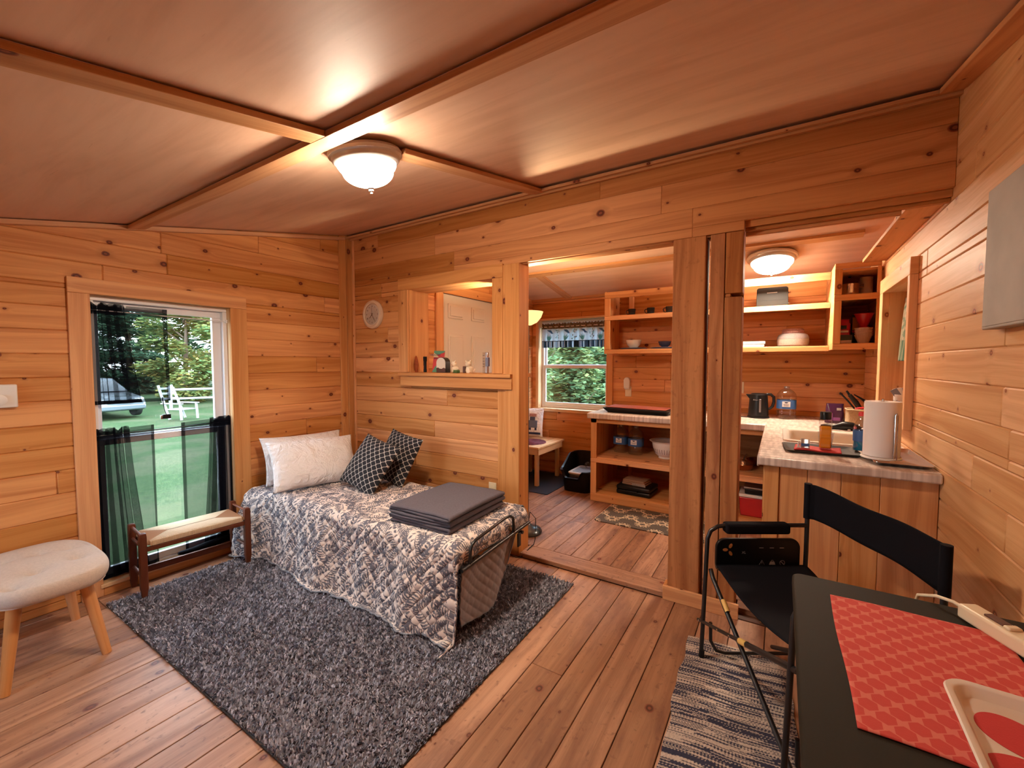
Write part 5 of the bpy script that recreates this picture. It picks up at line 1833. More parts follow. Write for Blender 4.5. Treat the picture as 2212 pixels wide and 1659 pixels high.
    # lettering faces the chair's seat
    XF = m4 @ Matrix.Translation((0.160, -0.0015, 0.478)) @ Matrix.Rotation(R(90), 4, 'X')
    text_part('size_lettering', 'XL', 0.016, XF, 'print_grey', tb)
    t.location.z += 0.008
    return t
director_chair()

# ---- rag rug
def rag_rug():
    x0, x1, y0, y1 = -0.375, 0.062, 0.80, 2.345
    nu, nv = 150, 420
    U = np.linspace(0, 1, nu + 1); V = np.linspace(0, 1, nv + 1)
    rs = np.random.RandomState(4)
    rot = R(-3)
    mb = MB()
    bulge = [0.006 * math.sin(v * 19) + 0.004 * math.sin(v * 47 + 1) for v in V]
    def fn(u, v):
        i = int(round(v * nv))
        xx = (x0 + x1) / 2 + (u - 0.5) * (x1 - x0 + 2 * bulge[i]); yy = y0 + (y1 - y0) * v
        yy += 0.012 * (u - 0.5) - 0.07 * u * (0) + 0.004 * math.sin(u * 8)
        z = ZF + 0.006 + 0.0018 * math.sin(v * math.pi * 210) * math.cos(u * math.pi * 70 + (i % 2) * math.pi)
        return (xx + (y1 - yy) * 0.05, yy + (u - 0.5) * 0.04, z)
    mb.grid(fn, nu, nv)
    # weft stripes: per-row colour that flips along the row
    rows = np.zeros((nu + 1, nv + 1))
    cur = rs.rand(nv + 1)
    low = np.convolve(rs.rand(nv + 40), np.ones(7) / 7, 'same')[:nv + 1]
    patches = np.zeros((nu + 1, nv + 1))
    for j in range(nv + 1):
        base = low[j]
        x_ = 0
        while x_ <= nu:
            ln = rs.randint(10, 60)
            patches[x_:x_ + ln, j] = base * 1.0 + rs.uniform(-0.32, 0.32)
            x_ += ln
    chk = ((np.arange(nu + 1)[:, None] // 2 + np.arange(nv + 1)[None, :]) % 2) * 0.16
    m_ = (patches + chk) > 0.57
    dark = np.array([0.040, 0.042, 0.075]); cream = np.array([0.56, 0.47, 0.40])
    c = np.ones(((nu + 1), (nv + 1), 4))
    c[..., :3] = np.where(m_[..., None], cream, dark) * rs.uniform(0.8, 1.15, (nu + 1, nv + 1, 1))
    mb.col = c.reshape(-1, 4)
    o = obj('rag_rug', mb, 'rag_rug', None, solid=0.005, solid_off=-1)
    tag(o, 'narrow rag rug woven in navy and cream under the folding chair', 'rug')
rag_rug()

# ================================================================== KITCHEN
# ---- base cabinet with open shelves
t = thing('base_cabinet', 'open pine base cabinet with two shelves under the kitchen counter', 'cabinet', (-0.85, 4.45, 0))
CX0, CX1, CY = -1.615, -0.055, 4.07
obj('side_panel', MB().box(CX0, CX0 + 0.018, CY + 0.001, 4.838, 0.0, 0.848), 'shelf_pine', t, bevel=0.002)
obj('back_panel', MB().box(CX0 + 0.02, CX1, 4.835, 4.853, 0.0, 0.848), 'post_pine', t, bevel=0.002)
obj('bottom_shelf', MB().box(CX0 + 0.019, CX1, CY - 0.005, 4.834, 0.068, 0.088), 'shelf_pine', t, bevel=0.003)
obj('kick_board', MB().box(CX0, CX1, CY - 0.018, CY - 0.006, 0.002, 0.078), 'shelf_pine', t, bevel=0.003)
obj('middle_shelf', MB().box(CX0 + 0.019, CX1, CY - 0.002, 4.834, 0.432, 0.450), 'shelf_pine', t, bevel=0.002)
obj('shelf_lip', MB().box(CX0, CX1, CY - 0.020, CY - 0.003, 0.398, 0.440), 'shelf_pine', t, bevel=0.003)
obj('front_stile', MB().box(CX0, CX0 + 0.062, CY - 0.018, CY, 0.441, 0.848), 'shelf_pine', t, bevel=0.003)
obj('front_stile', MB().box(CX0, CX0 + 0.062, CY - 0.018, CY, 0.079, 0.397), 'shelf_pine', t, bevel=0.003)
obj('back_stile', MB().box(CX0 + 0.16, CX0 + 0.20, 4.795, 4.833, 0.451, 0.846), 'shelf_pine', t, bevel=0.003)
obj('back_stile', MB().box(CX0 + 0.16, CX0 + 0.20, 4.795, 4.833, 0.089, 0.431), 'shelf_pine', t, bevel=0.003)
obj('top_rail', MB().box(CX0, CX1, CY - 0.018, CY, 0.800, 0.848), 'shelf_pine', t, bevel=0.003)
# ---- peninsula
t = thing('peninsula_cabinet', 'pine peninsula clad in vertical boards that closes off the kitchen', 'cabinet', (0.28, 3.3, 0))
x = -0.062
for k, wd in enumerate((0.070, 0.125, 0.140, 0.150, 0.230)):
    x1_ = min(x + wd, XR - 0.0005)
    obj('front_board', MB().box(x, x1_ - 0.0015, 2.668 - (0.010 if k == 0 else 0), 2.690, ZF + 0.0 if False else -0.03, 0.858, g='z'), 'trim_pine', t, bevel=0.003)
    x += wd
obj('side_cladding', MB().box(-0.060, -0.042, 2.692, 3.99, 0.0, 0.858, g='z'), 'wall_pine', t, bevel=0.003)
obj('side_stile', MB().box(-0.068, -0.061, 2.70, 2.80, 0.0, 0.858, g='z'), 'trim_pine', t, bevel=0.002)
obj('side_stile', MB().box(-0.068, -0.061, 3.90, 4.0, 0.0, 0.858, g='z'), 'trim_pine', t, bevel=0.002)
# ---- worktop with sink cut-out
SX0, SX1, SY0, SY1 = 0.035, 0.500, 3.235, 3.83
t = thing('worktop', 'L-shaped whitewashed laminate worktop running along the back wall and over the peninsula', 'worktop', (0.2, 3.6, 0.9))
mb = MB()
mb.box(-1.640, XR - 0.003, 4.035, 4.852, 0.862, 0.900)
obj('back_run', mb, 'laminate', t, bevel=0.006, seg=3)
obj('rolled_edge', MB().box(-1.640, -0.088, 4.004, 4.040, 0.846, 0.8995), 'laminate', t, bevel=0.011, seg=4)
for nm, q in (('peninsula_top', (-0.086, SX0, 2.64, 4.0345)), ('peninsula_top', (SX1, XR - 0.003, 2.64, 4.0345)), ('peninsula_top', (SX0, SX1, 2.64, SY0)), ('peninsula_top', (SX0, SX1, SY1, 4.0345))):
    obj(nm, MB().box(*q, 0.862, 0.900), 'laminate', t)
obj('end_edge', MB().box(-0.092, XR - 0.003, 2.612, 2.642, 0.856, 0.8995), 'laminate', t, bevel=0.008, seg=3)
obj('side_edge', MB().box(-0.096, -0.084, 2.622, 4.003, 0.846, 0.8995), 'laminate', t, bevel=0.006, seg=3)
# ---- sink
t = thing('sink', 'white drop-in sink basin set in the peninsula worktop', 'sink', (0.27, 3.53, 0.9))
mb = MB()
def rect_ring(k_in, z):
    return [(p[0], p[1], z) for p in rrect(SX0 - 0.012 + k_in, SX1 + 0.012 - k_in, SY0 - 0.012 + k_in, SY1 + 0.012 - k_in, max(0.012, 0.045 - k_in * 0.2), 6)]
prev = None
for k_in, z in ((0, 0.9005), (0.002, 0.909), (0.012, 0.912), (0.034, 0.910), (0.044, 0.895), (0.062, 0.76), (0.085, 0.752), (0.2, 0.748)):
    ring = []
    for p in rect_ring(k_in, z):
        ring.append(len(mb.v)); mb.v.append(p)
    if prev:
        for i in range(len(ring)):
            j = (i + 1) % len(ring)
            mb.face([prev[i], prev[j], ring[j], ring[i]])
    prev = ring
mb.face(prev)
obj('basin', mb, 'ceramic_white', t, angle=50)
obj('drain', MB().lathe([(0, 0.0), (0.035, 0.0), (0.035, 0.002), (0.028, 0.001), (0, 0.001)], 24, c=(0.27, 3.53, 0.7482)), 'steel', t)
# ---- wall shelf unit
t = thing('wall_shelf', 'pine wall shelf in two tiers above the back counter', 'shelf', (-0.6, 4.65, 1.5))
UX0, UX1, UY = -1.615, 0.335, 4.43
for nm, z0, z1 in (('lower_shelf', 1.526, 1.547), ('middle_shelf', 1.885, 1.907)):
    obj(nm, MB().box(UX0 + 0.019, UX1 - 0.001, UY, YK - 0.002, z0, z1), 'shelf_pine', t, bevel=0.002)
obj('lower_lip', MB().box(UX0, UX1 - 0.001, UY - 0.019, UY - 0.001, 1.500, 1.542), 'shelf_pine', t, bevel=0.003)
obj('middle_lip', MB().box(UX0, UX1 - 0.001, UY - 0.019, UY - 0.001, 1.857, 1.900), 'shelf_pine', t, bevel=0.003)
obj('top_header', MB().box(UX0, UX1 - 0.001, UY - 0.019, UY - 0.001, 2.088, 2.155), 'shelf_pine', t, bevel=0.003)
obj('side_panel', MB().box(UX0, UX0 + 0.018, UY, YK - 0.002, 1.502, 2.165), 'shelf_pine', t, bevel=0.002)
obj('front_stile', MB().box(UX0, UX0 + 0.062, UY - 0.019, UY - 0.001, 1.543, 1.856), 'shelf_pine', t, bevel=0.003)
obj('front_stile', MB().box(UX0, UX0 + 0.062, UY - 0.019, UY - 0.001, 1.901, 2.087), 'shelf_pine', t, bevel=0.003)
obj('back_stile', MB().box(UX0 + 0.14, UX0 + 0.19, YK - 0.045, YK - 0.003, 1.908, 2.15), 'shelf_pine', t, bevel=0.003)
t = thing('corner_shelf', 'deeper pine corner shelf box beside the curtained recess', 'shelf', (0.48, 4.5, 1.5))
for nm, z0, z1 in (('lower_shelf', 1.532, 1.554), ('middle_shelf', 1.908, 1.930), ('top_board', 2.10, 2.118)):
    obj(nm, MB().box(UX1 + 0.02, XR - 0.002, 4.165, YK - 0.002, z0, z1), 'shelf_pine', t, bevel=0.002)
for nm, z0, z1 in (('lower_lip', 1.505, 1.548), ('middle_lip', 1.882, 1.925), ('top_header', 2.125, 2.168)):
    obj(nm, MB().box(UX1, XR - 0.016, 4.147, 4.164, z0, z1), 'shelf_pine', t, bevel=0.003)
obj('side_panel', MB().box(UX1, UX1 + 0.019, 4.165, YK - 0.002, 1.507, 2.165), 'shelf_pine', t, bevel=0.002)
for z0, z1 in ((1.549, 1.881), (1.926, 2.124)):
    obj('front_stile', MB().box(UX1, UX1 + 0.048, 4.147, 4.164, z0, z1), 'shelf_pine', t, bevel=0.003)
    obj('front_stile', MB().box(XR - 0.040, XR - 0.016, 4.147, 4.164, z0, z1), 'shelf_pine', t, bevel=0.003)
mb = MB().box(-1.742, -1.665, YK - 0.022, YK - 0.001, 0.905, 1.965)
struct('trim_33', mb, 'trim_pine', bevel=0.003)

# ---- mugs, saucers, bowls, plates
def mug():
    t = thing('mug', 'black enamel cup on a pale saucer, at the window end of the top shelf', 'cup', (-1.375, 4.6, 1.913), group='black cups on the top shelf')
    obj('cup_body', MB().lathe([(0, 0.003), (0.030, 0.0), (0.034, 0.006), (0.040, 0.068), (0.0415, 0.070), (0.039, 0.068), (0.032, 0.010), (0, 0.008)], 28), 'ceramic_black', t, world=False)
    obj('handle', MB().tube([(-0.037, 0, 0.058), (-0.055, 0, 0.058), (-0.064, 0, 0.045), (-0.060, 0, 0.028), (-0.046, 0, 0.016), (-0.035, 0, 0.016)], 0.0048, 10), 'ceramic_black', t, world=False)
    return t
def saucer():
    o = obj('saucer', MB().lathe([(0, 0), (0.035, 0), (0.072, 0.007), (0.074, 0.009), (0.036, 0.003), (0, 0.003)], 32), 'ceramic_white')
    o.location = (-1.365, 4.595, 1.9075)
    return tag(o, 'pale saucer under the black cup at the window end of the top shelf', 'saucer', 'saucers on the top shelf')
m0 = mug(); s0 = saucer()
dup(m0, (-1.175, 4.6, 1.913), 'black enamel cup on a pale saucer, middle of the three cups on the top shelf')
dup(m0, (-0.985, 4.6, 1.913), 'black enamel cup nearest the square post on the top shelf')
dup(s0, (-1.165, 4.595, 1.9075), 'pale saucer under the middle one of three black cups')
dup(s0, (-0.975, 4.595, 1.9075), 'pale saucer under the black cup nearest the square post')
def bowl(name, label, r, h, mat, loc):
    o = obj(name, MB().lathe([(0, 0.0), (r * 0.48, 0), (r * 0.5, 0.004), (r * 0.82, h * 0.35), (r, h * 0.97), (r * 0.985, h), (r * 0.95, h * 0.97), (r * 0.76, h * 0.38), (r * 0.4, 0.010), (0, 0.009)], 36), mat)
    o.location = loc
    return tag(o, label, 'bowl')
def plates(label, x_, n_, z, mats):
    for k in range(n_):
        r_ = 0.150 - 0.014 * k
        o = obj('plate', MB().lathe([(0, 0), (r_ * 0.6, 0), (r_ * 0.7, 0.005), (r_, 0.011), (r_ * 0.99, 0.0125), (r_ * 0.7, 0.0075), (r_ * 0.6, 0.003), (0, 0.003)], 40), mats)
        o.location = (x_, 4.62, z + 0.0045 * k * 1.5)
        tag(o, label % ('bottom plate', 'upper plate')[min(k, 1)], 'plate', 'plates on the lower shelf')
plates('blue-grey %s under the white bowl on the lower shelf', -1.36, 2, 1.5475, 'plate_blue')
plates('blue-grey %s under the navy bowl on the lower shelf', -1.03, 2, 1.5475, 'plate_blue')
bowl('bowl', 'white bowl on blue-grey plates on the lower wall shelf', 0.082, 0.082, 'ceramic_white', (-1.355, 4.61, 1.568))
bowl('bowl', 'navy blue bowl on blue-grey plates beside the square post', 0.066, 0.060, 'ceramic_navy', (-1.03, 4.61, 1.568))

# ---- toaster
t = thing('toaster', 'dark grey toaster on the top wall shelf below the ceiling light', 'toaster', (-0.083, 4.62, 1.9075))
obj('shell', MB().prism([(-0.124, 0.012), (0.124, 0.012), (0.122, 0.158)] + arc(0.102, 0.158, 0.020, 0, 90, 5) + arc(-0.102, 0.158, 0.020, 90, 180, 5), -0.085, 0.085, 'y'), 'toaster_grey', t, world=False, bevel=0.008, seg=3)
obj('base', MB().box(-0.127, 0.127, -0.088, 0.088, 0.0, 0.013), 'black_plastic', t, world=False, bevel=0.004)
obj('front_seam', MB().box(-0.118, 0.118, -0.0865, -0.0852, 0.062, 0.064), 'black_plastic', t, world=False)
obj('lever', MB().box(0.124, 0.142, -0.012, 0.012, 0.125, 0.140), 'steel', t, world=False, bevel=0.003)
obj('dial', MB().lathe([(0, 0), (0.010, 0), (0.010, 0.014), (0, 0.015)], 16, M=Matrix.Translation((0.124, 0, 0.035)) @ Matrix.Rotation(R(90), 4, 'Y')), 'steel', t, world=False)
for y_ in (-0.03, 0.03):
    obj('bread_slot', MB().box(-0.09, 0.09, y_ - 0.014, y_ + 0.014, 0.1772, 0.1800), 'black_matte', t, world=False)
for k in range(9):
    obj('logo_letter', MB().box(-0.04 + k * 0.009, -0.034 + k * 0.009, -0.0862, -0.0852, 0.126, 0.133), 'print_grey', t, world=False)

# ---- lidded basket, papers
t = thing('lidded_basket', 'round woven basket with a grey band and a floral cloth in its top', 'basket', (0.085, 4.62, 1.5475))
obj('lower_weave', MB().lathe([(0, 0), (0.105, 0), (0.118, 0.012), (0.123, 0.045), (0.121, 0.068), (0, 0.068)], 40), 'basket_speckle', t, world=False)
obj('grey_band', MB().lathe([(0, 0.068), (0.122, 0.069), (0.122, 0.085), (0.110, 0.108), (0.092, 0.118), (0, 0.118)], 40), 'basket_grey', t, world=False)
obj('floral_top', MB().lathe([(0, 0.118), (0.084, 0.118), (0.088, 0.125), (0.082, 0.138), (0.086, 0.146), (0.078, 0.158), (0.06, 0.163), (0.05, 0.155), (0, 0.153)], 40), 'basket_floral', t, world=False)
for k, (w2, lab) in enumerate(((0.0, 'bottom one of two flat white boxes on the lower shelf beside the split post'), (0.008, 'top one of two flat white boxes on the lower shelf beside the split post'))):
    o = obj('flat_box', MB().box(-0.42, -0.135 + w2, 4.50, 4.68, 1.548 + k * 0.027, 1.573 + k * 0.027), 'paper', bevel=0.003)
    tag(o, lab, 'box', 'flat white boxes')

# ---- corner unit contents
t = thing('stock_pot', 'shiny steel pot with a domed glass lid in the upper corner shelf', 'pot', (0.447, 4.36, 1.931))
obj('pot_body', MB().lathe([(0, 0), (0.064, 0), (0.066, 0.004), (0.066, 0.098), (0.070, 0.100), (0.066, 0.102), (0.062, 0.100), (0.062, 0.006), (0, 0.006)], 40), 'chrome', t, world=False)
obj('glass_lid', MB().lathe([(0.068, 0.103), (0.060, 0.122), (0.040, 0.142), (0.015, 0.152), (0, 0.153)], 40), 'clear_glass', t, world=False)
obj('lid_knob', MB().lathe([(0, 0.153), (0.008, 0.153), (0.010, 0.161), (0, 0.166)], 16), 'black_plastic', t, world=False)
obj('handle', MB().tube([(0.064, 0, 0.09), (0.090, 0, 0.092), (0.090, 0, 0.075), (0.066, 0, 0.073)], 0.004, 8), 'steel', t, world=False)
t = thing('paper_roll', 'pale paper roll standing behind the steel pot', 'roll', (0.56, 4.42, 1.931))
obj('roll', MB().lathe([(0.018, 0), (0.042, 0), (0.042, 0.155), (0.018, 0.155), (0.018, 0)], 28), 'paper', t, world=False)
o = obj('carton', MB().box(0.360, 0.478, 4.34, 4.46, 1.5545, 1.628), 'dark_card', bevel=0.002)
o.name = 'tea_carton'
tag(o, 'dark green carton with a white band under the red foil bag', 'carton')
obj('white_band', MB().box(0.402, 0.472, 4.3378, 4.3392, 1.562, 1.585), 'label_white', o)
obj('barcode', MB().box(0.378, 0.392, 4.3378, 4.3392, 1.562, 1.622), 'print_grey', o)
def foil_bag(name, label, x0, x1, y0, y1, z0, z1, mat, parts):
    t = thing(name, label, 'bag', ((x0 + x1) / 2, (y0 + y1) / 2, z0))
    def fn(u, v):
        a = 2 * math.pi * u
        th = (1 - v ** 2.2)
        wob = 1 + 0.05 * math.sin(5 * a + v * 7)
        w_ = (x1 - x0) / 2 * (0.98 - 0.12 * v); d_ = (y1 - y0) / 2 * (0.10 + 0.90 * th)
        ca, sa = math.cos(a), math.sin(a)
        r_ = 1 / (abs(ca) ** 3 + abs(sa) ** 3) ** (1 / 3)
        return ((x0 + x1) / 2 + r_ * ca * w_ * wob, (y0 + y1) / 2 + r_ * sa * d_ * wob, z0 + (z1 - z0) * v)
    obj('pouch', MB().grid(fn, 40, 16), mat, t, angle=70)
    obj('pouch_base', MB().box(x0 + 0.006, x1 - 0.006, y0 + 0.004, y1 - 0.004, z0, z0 + 0.004), mat, t)
    for nm, q, m_ in parts:
        obj(nm, MB().box(*q), m_, t, bevel=0.001)
    return t
foil_bag('foil_bag', 'shiny red and silver foil bag standing on the dark carton', 0.368, 0.470, 4.355, 4.44, 1.6285, 1.758, 'red_foil',
         [('silver_band', (0.384, 0.452, 4.3485, 4.3535, 1.648, 1.664), 'label_white'), ('dark_patch', (0.384, 0.440, 4.3485, 4.3535, 1.676, 1.705), 'black_plastic')])
foil_bag('coffee_bag', 'coffee bag with a yellow leaf print behind the stacked paper filters', 0.482, 0.600, 4.47, 4.545, 1.5545, 1.80, 'dark_card',
         [('yellow_panel', (0.488, 0.560, 4.460, 4.466, 1.672, 1.775), 'yellow_print'), ('red_stripe', (0.486, 0.590, 4.460, 4.4655, 1.652, 1.668), 'red_cloth'), ('green_panel', (0.486, 0.590, 4.460, 4.4655, 1.57, 1.646), 'green_leaf_print')])
t = thing('coffee_filters', 'stack of ruffled paper coffee filters in the lower corner shelf', 'filters', (0.545, 4.34, 1.5545))
for k in range(4):
    def fn(u, v, k=k):
        a = 2 * math.pi * u
        r_ = 0.030 + 0.026 * v + 0.0022 * math.sin(26 * a + k) * v
        return (r_ * math.cos(a), r_ * math.sin(a), 0.0 + 0.070 * v ** 1.1 + k * 0.018)
    mbf = MB().grid(fn, 104, 8)
    obj('paper_filter', mbf, 'paper', t, world=False, solid=0.001, angle=80)
t = thing('dripper', 'red plastic coffee cone upside on the filter stack', 'coffee dripper', (0.545, 4.35, 1.682))
obj('cone', MB().lathe([(0.018, 0), (0.022, 0.004), (0.060, 0.105), (0.064, 0.107), (0.060, 0.110), (0.054, 0.100), (0.016, 0.006), (0.018, 0)], 32), 'red_plastic', t, world=False)
obj('collar', MB().lathe([(0.012, 0), (0.034, 0), (0.034, 0.005), (0.012, 0.005), (0.012, 0)], 28), 'red_plastic', t, world=False)

# ---- counter items
t = thing('kettle', 'black electric kettle on its base beside the water jug', 'kettle', (-0.165, 4.50, 0.9005))
obj('power_base', MB().lathe([(0, 0), (0.088, 0), (0.090, 0.008), (0.086, 0.016), (0, 0.016)], 36), 'black_plastic', t, world=False)
obj('kettle_body', MB().lathe([(0, 0.017), (0.080, 0.017), (0.083, 0.03), (0.078, 0.12), (0.072, 0.20), (0.070, 0.212), (0.055, 0.224), (0, 0.228)], 40), 'black_plastic', t, world=False)
obj('spout', MB().hexa([(-0.066, -0.022, 0.165), (-0.066, 0.022, 0.165), (-0.060, 0.022, 0.165), (-0.060, -0.022, 0.165), (-0.104, -0.018, 0.214), (-0.104, 0.018, 0.214), (-0.060, 0.03, 0.214), (-0.060, -0.03, 0.214)]), 'black_plastic', t, world=False, bevel=0.004)
obj('handle', MB().tube([(0.060, 0, 0.218), (0.095, 0, 0.216), (0.118, 0, 0.195), (0.120, 0, 0.150), (0.110, 0, 0.110), (0.092, 0, 0.090), (0.076, 0, 0.085)], [0.012, 0.013, 0.013, 0.0125, 0.012, 0.011, 0.011], 12), 'black_plastic', t, world=False)
obj('water_gauge', MB().box(0.008, 0.024, -0.0825, -0.078, 0.06, 0.18, M=Matrix.Rotation(R(2), 4, 'X')), 'frosted_lid', t, world=False, bevel=0.002)
obj('cord', MB().tube([(-0.25, 4.47, 0.905), (-0.34, 4.46, 0.904), (-0.45, 4.50, 0.905), (-0.52, 4.60, 0.905)], 0.0035, 8), 'black_plastic', t)
text_part('maker_lettering', 'Amani', 0.016, Matrix.Translation((-0.185, 4.4215, 1.068)) @ Matrix.Rotation(R(90), 4, 'X'), 'print_grey', t)

def water_jug(label, loc, s_=1.0):
    t = thing('water_jug', label, 'water jug', loc, group='plastic water jugs')
    t.scale = (s_, s_, s_)
    prof = [(0, 0.004), (0.045, 0.0), (0.066, 0.006), (0.074, 0.02), (0.076, 0.05), (0.0745, 0.058), (0.077, 0.066), (0.077, 0.078), (0.0755, 0.082), (0.0755, 0.178), (0.078, 0.184), (0.078, 0.198), (0.072, 0.225), (0.052, 0.252), (0.028, 0.268), (0.019, 0.274), (0.019, 0.288)]
    obj('bottle', MB().lathe(prof, 44, sq=2.9), 'clear_plastic', t, world=False)
    lab_ = obj('label_wrap', MB().lathe([(0.0764, 0.094), (0.0764, 0.172)], 44, sq=2.9), 'blue_label', t, world=False)
    obj('white_badge', MB().box(-0.032, 0.030, -0.0785, -0.0772, 0.112, 0.160), 'label_white', lab_, world=False, bevel=0.0006)
    obj('badge_mark', MB().prism([(-0.016, 0.156), (0.014, 0.156), (0.006, 0.146), (-0.008, 0.146)], -0.0795, -0.0787, 'y'), 'label_navy', lab_, world=False)
    for k, wl in enumerate((0.022, 0.018)):
        obj('badge_line', MB().box(-0.001 - wl, -0.001 + wl, -0.0795, -0.0787, 0.132 - k * 0.009, 0.1345 - k * 0.009), 'label_navy', lab_, world=False)
    obj('cap', MB().lathe([(0, 0.292), (0.021, 0.292), (0.021, 0.276), (0.0195, 0.276)], 24), 'frosted_lid', t, world=False)
    return t
j0 = water_jug('clear water jug with a blue label on the counter beside the kettle', (0.050, 4.545, 0.9005))
j1 = dup(j0, (-1.425, 4.44, 0.4505), 'clear water jug with a blue label under the counter, the one nearer the cabinet side')
j2 = dup(j0, (-1.255, 4.40, 0.4505), 'clear water jug with a blue label under the counter, the one nearer the white colander')
t = thing('colander', 'white plastic colander with slotted sides on the shelf under the counter', 'colander', (-0.955, 4.40, 0.4505))
obj('colander_bowl', MB().lathe([(0.070, 0), (0.066, 0.003), (0.070, 0.022), (0.078, 0.024), (0.100, 0.045), (0.122, 0.10), (0.132, 0.158), (0.156, 0.172), (0.157, 0.176), (0.130, 0.166), (0.118, 0.11), (0.094, 0.05), (0.06, 0.026), (0, 0.026)], 48), 'white_plastic', t, world=False)
for k in range(30):
    a = R(k * 12)
    p0 = Vector((0.1035 * math.cos(a), 0.1035 * math.sin(a), 0.05)); p1 = Vector((0.1222 * math.cos(a), 0.1222 * math.sin(a), 0.098))
    obj('slot', MB().tube([p0, p1], 0.0016, 5), 'brown_dark', t, world=False)
t = thing('hard_case', 'black hard carrying case on the bottom shelf of the base cabinet', 'case', (-1.20, 4.28, 0.0885))
MCs = Matrix.Rotation(R(-3), 4, 'Z')
obj('lower_shell', MB().box(-0.17, 0.17, -0.14, 0.14, 0.0, 0.045, M=MCs), 'black_plastic', t, world=False, bevel=0.014, seg=3)
obj('upper_shell', MB().box(-0.17, 0.17, -0.14, 0.14, 0.0465, 0.090, M=MCs), 'black_plastic', t, world=False, bevel=0.014, seg=3)
obj('handle', MB().tube([MCs @ Vector(p) for p in ((-0.05, -0.141, 0.046), (-0.045, -0.158, 0.046), (0.045, -0.158, 0.046), (0.05, -0.141, 0.046))], 0.006, 8), 'black_plastic', t, world=False)
t = thing('folded_towel', 'tan folded cloth with a dark fringe on top of the black case', 'towel', (-1.20, 4.27, 0.179))
for k in range(3):
    obj('fold', MB().box(-0.125 + k * 0.004, 0.115 - k * 0.006, -0.085, 0.095, 0.001 + k * 0.018, 0.0175 + k * 0.018, M=Matrix.Rotation(R(-6), 4, 'Z')), 'tan_cloth', t, world=False, bevel=0.007, seg=3)
obj('fringe', MB().box(-0.02, 0.118, -0.0875, -0.0855, 0.002, 0.026, M=Matrix.Rotation(R(-6), 4, 'Z')), 'basket_speckle', t, world=False)
t = thing('griddle', 'black flared electric griddle on the counter by the kitchen window', 'griddle', (-1.19, 4.29, 0.9005))
obj('griddle_pan', MB().hexa([(-0.29, -0.12, 0.0), (0.29, -0.12, 0.0), (0.29, 0.14, 0.0), (-0.29, 0.14, 0.0), (-0.335, -0.165, 0.052), (0.325, -0.165, 0.045), (0.325, 0.18, 0.045), (-0.335, 0.18, 0.052)]), 'black_plastic', t, world=False, bevel=0.006)
o = obj('hot_pad', MB().grid(lambda u, v: (-1.50 + 0.59 * u, 4.15 + 0.29 * v, 0.9555 - 0.006 * u + 0.003 * math.sin(u * 9) * math.sin(v * 6) + 0.002), 30, 16), 'pad_red', solid=0.006, angle=80)
tag(o, 'rust red quilted pad lying flat across the black griddle', 'mat')
# outlets and night light
t = thing('power_outlet', 'ivory outlet plate on the kitchen wall under the shelf, with a white night light', 'outlet', (-1.482, YK, 1.075), group='wall outlets')
obj('plate', MB().box(-0.036, 0.036, -0.006, 0, -0.058, 0.058), 'ivory_plastic', t, bevel=0.003, world=False)
obj('socket', MB().box(-0.017, 0.017, -0.009, -0.005, -0.042, -0.012), 'ivory_plastic', t, bevel=0.004, world=False)
t = thing('night_light', 'white plug-in night light above the ivory outlet plate', 'night light', (-1.487, YK - 0.010, 1.115))
obj('body', MB().box(-0.030, 0.030, -0.042, 0.0, -0.012, 0.03), 'white_plastic', t, bevel=0.008, world=False)
obj('shade', MB().prism([(-0.034, 0.0), (0.034, 0.0), (0.034, 0.09)] + arc(0.0, 0.09, 0.034, 0, 180, 10) + [(-0.034, 0.09)], -0.05, -0.004, 'y'), 'ceramic_white', t, bevel=0.006, world=False)
t = thing('power_outlet', 'ivory outlet plate on the kitchen wall beside the split post', 'outlet', (-0.345, YK, 1.155), group='wall outlets')
obj('plate', MB().box(-0.036, 0.036, -0.006, 0, -0.058, 0.058), 'ivory_plastic', t, bevel=0.003, world=False)
for z_ in (-0.025, 0.025):
    sk = obj('socket', MB().box(-0.017, 0.017, -0.009, -0.005, z_ - 0.016, z_ + 0.016), 'ivory_plastic', t, bevel=0.004, world=False)
    for x_ in (-0.006, 0.006):
        obj('slot', MB().box(x_ - 0.0015, x_ + 0.0015, -0.0096, -0.0088, z_ - 0.006, z_ + 0.006), 'brown_dark', sk, world=False)

# soap bottle
t = thing('soap_bottle', 'square clear bottle of amber liquid with a black cap on the small tray', 'bottle', (0.222, 2.965, 0.918))
obj('liquid', MB().box(-0.026, 0.026, -0.026, 0.026, 0.004, 0.125), 'amber_liquid', t, world=False, bevel=0.006)
obj('bottle_wall', MB().box(-0.029, 0.029, -0.029, 0.029, 0.0, 0.165), 'clear_glass', t, world=False, bevel=0.007)
obj('cap', MB().lathe([(0, 0.166), (0.027, 0.166), (0.027, 0.205), (0.025, 0.208), (0, 0.208)], 28), 'black_plastic', t, world=False)
t = thing('drinking_glass', 'small clear tumbler standing behind the amber bottle', 'glass', (0.232, 3.055, 0.9125))
obj('tumbler', MB().lathe([(0, 0.004), (0.028, 0.0), (0.030, 0.003), (0.040, 0.085), (0.039, 0.085), (0.029, 0.006), (0, 0.006)], 28), 'clear_glass', t, world=False)
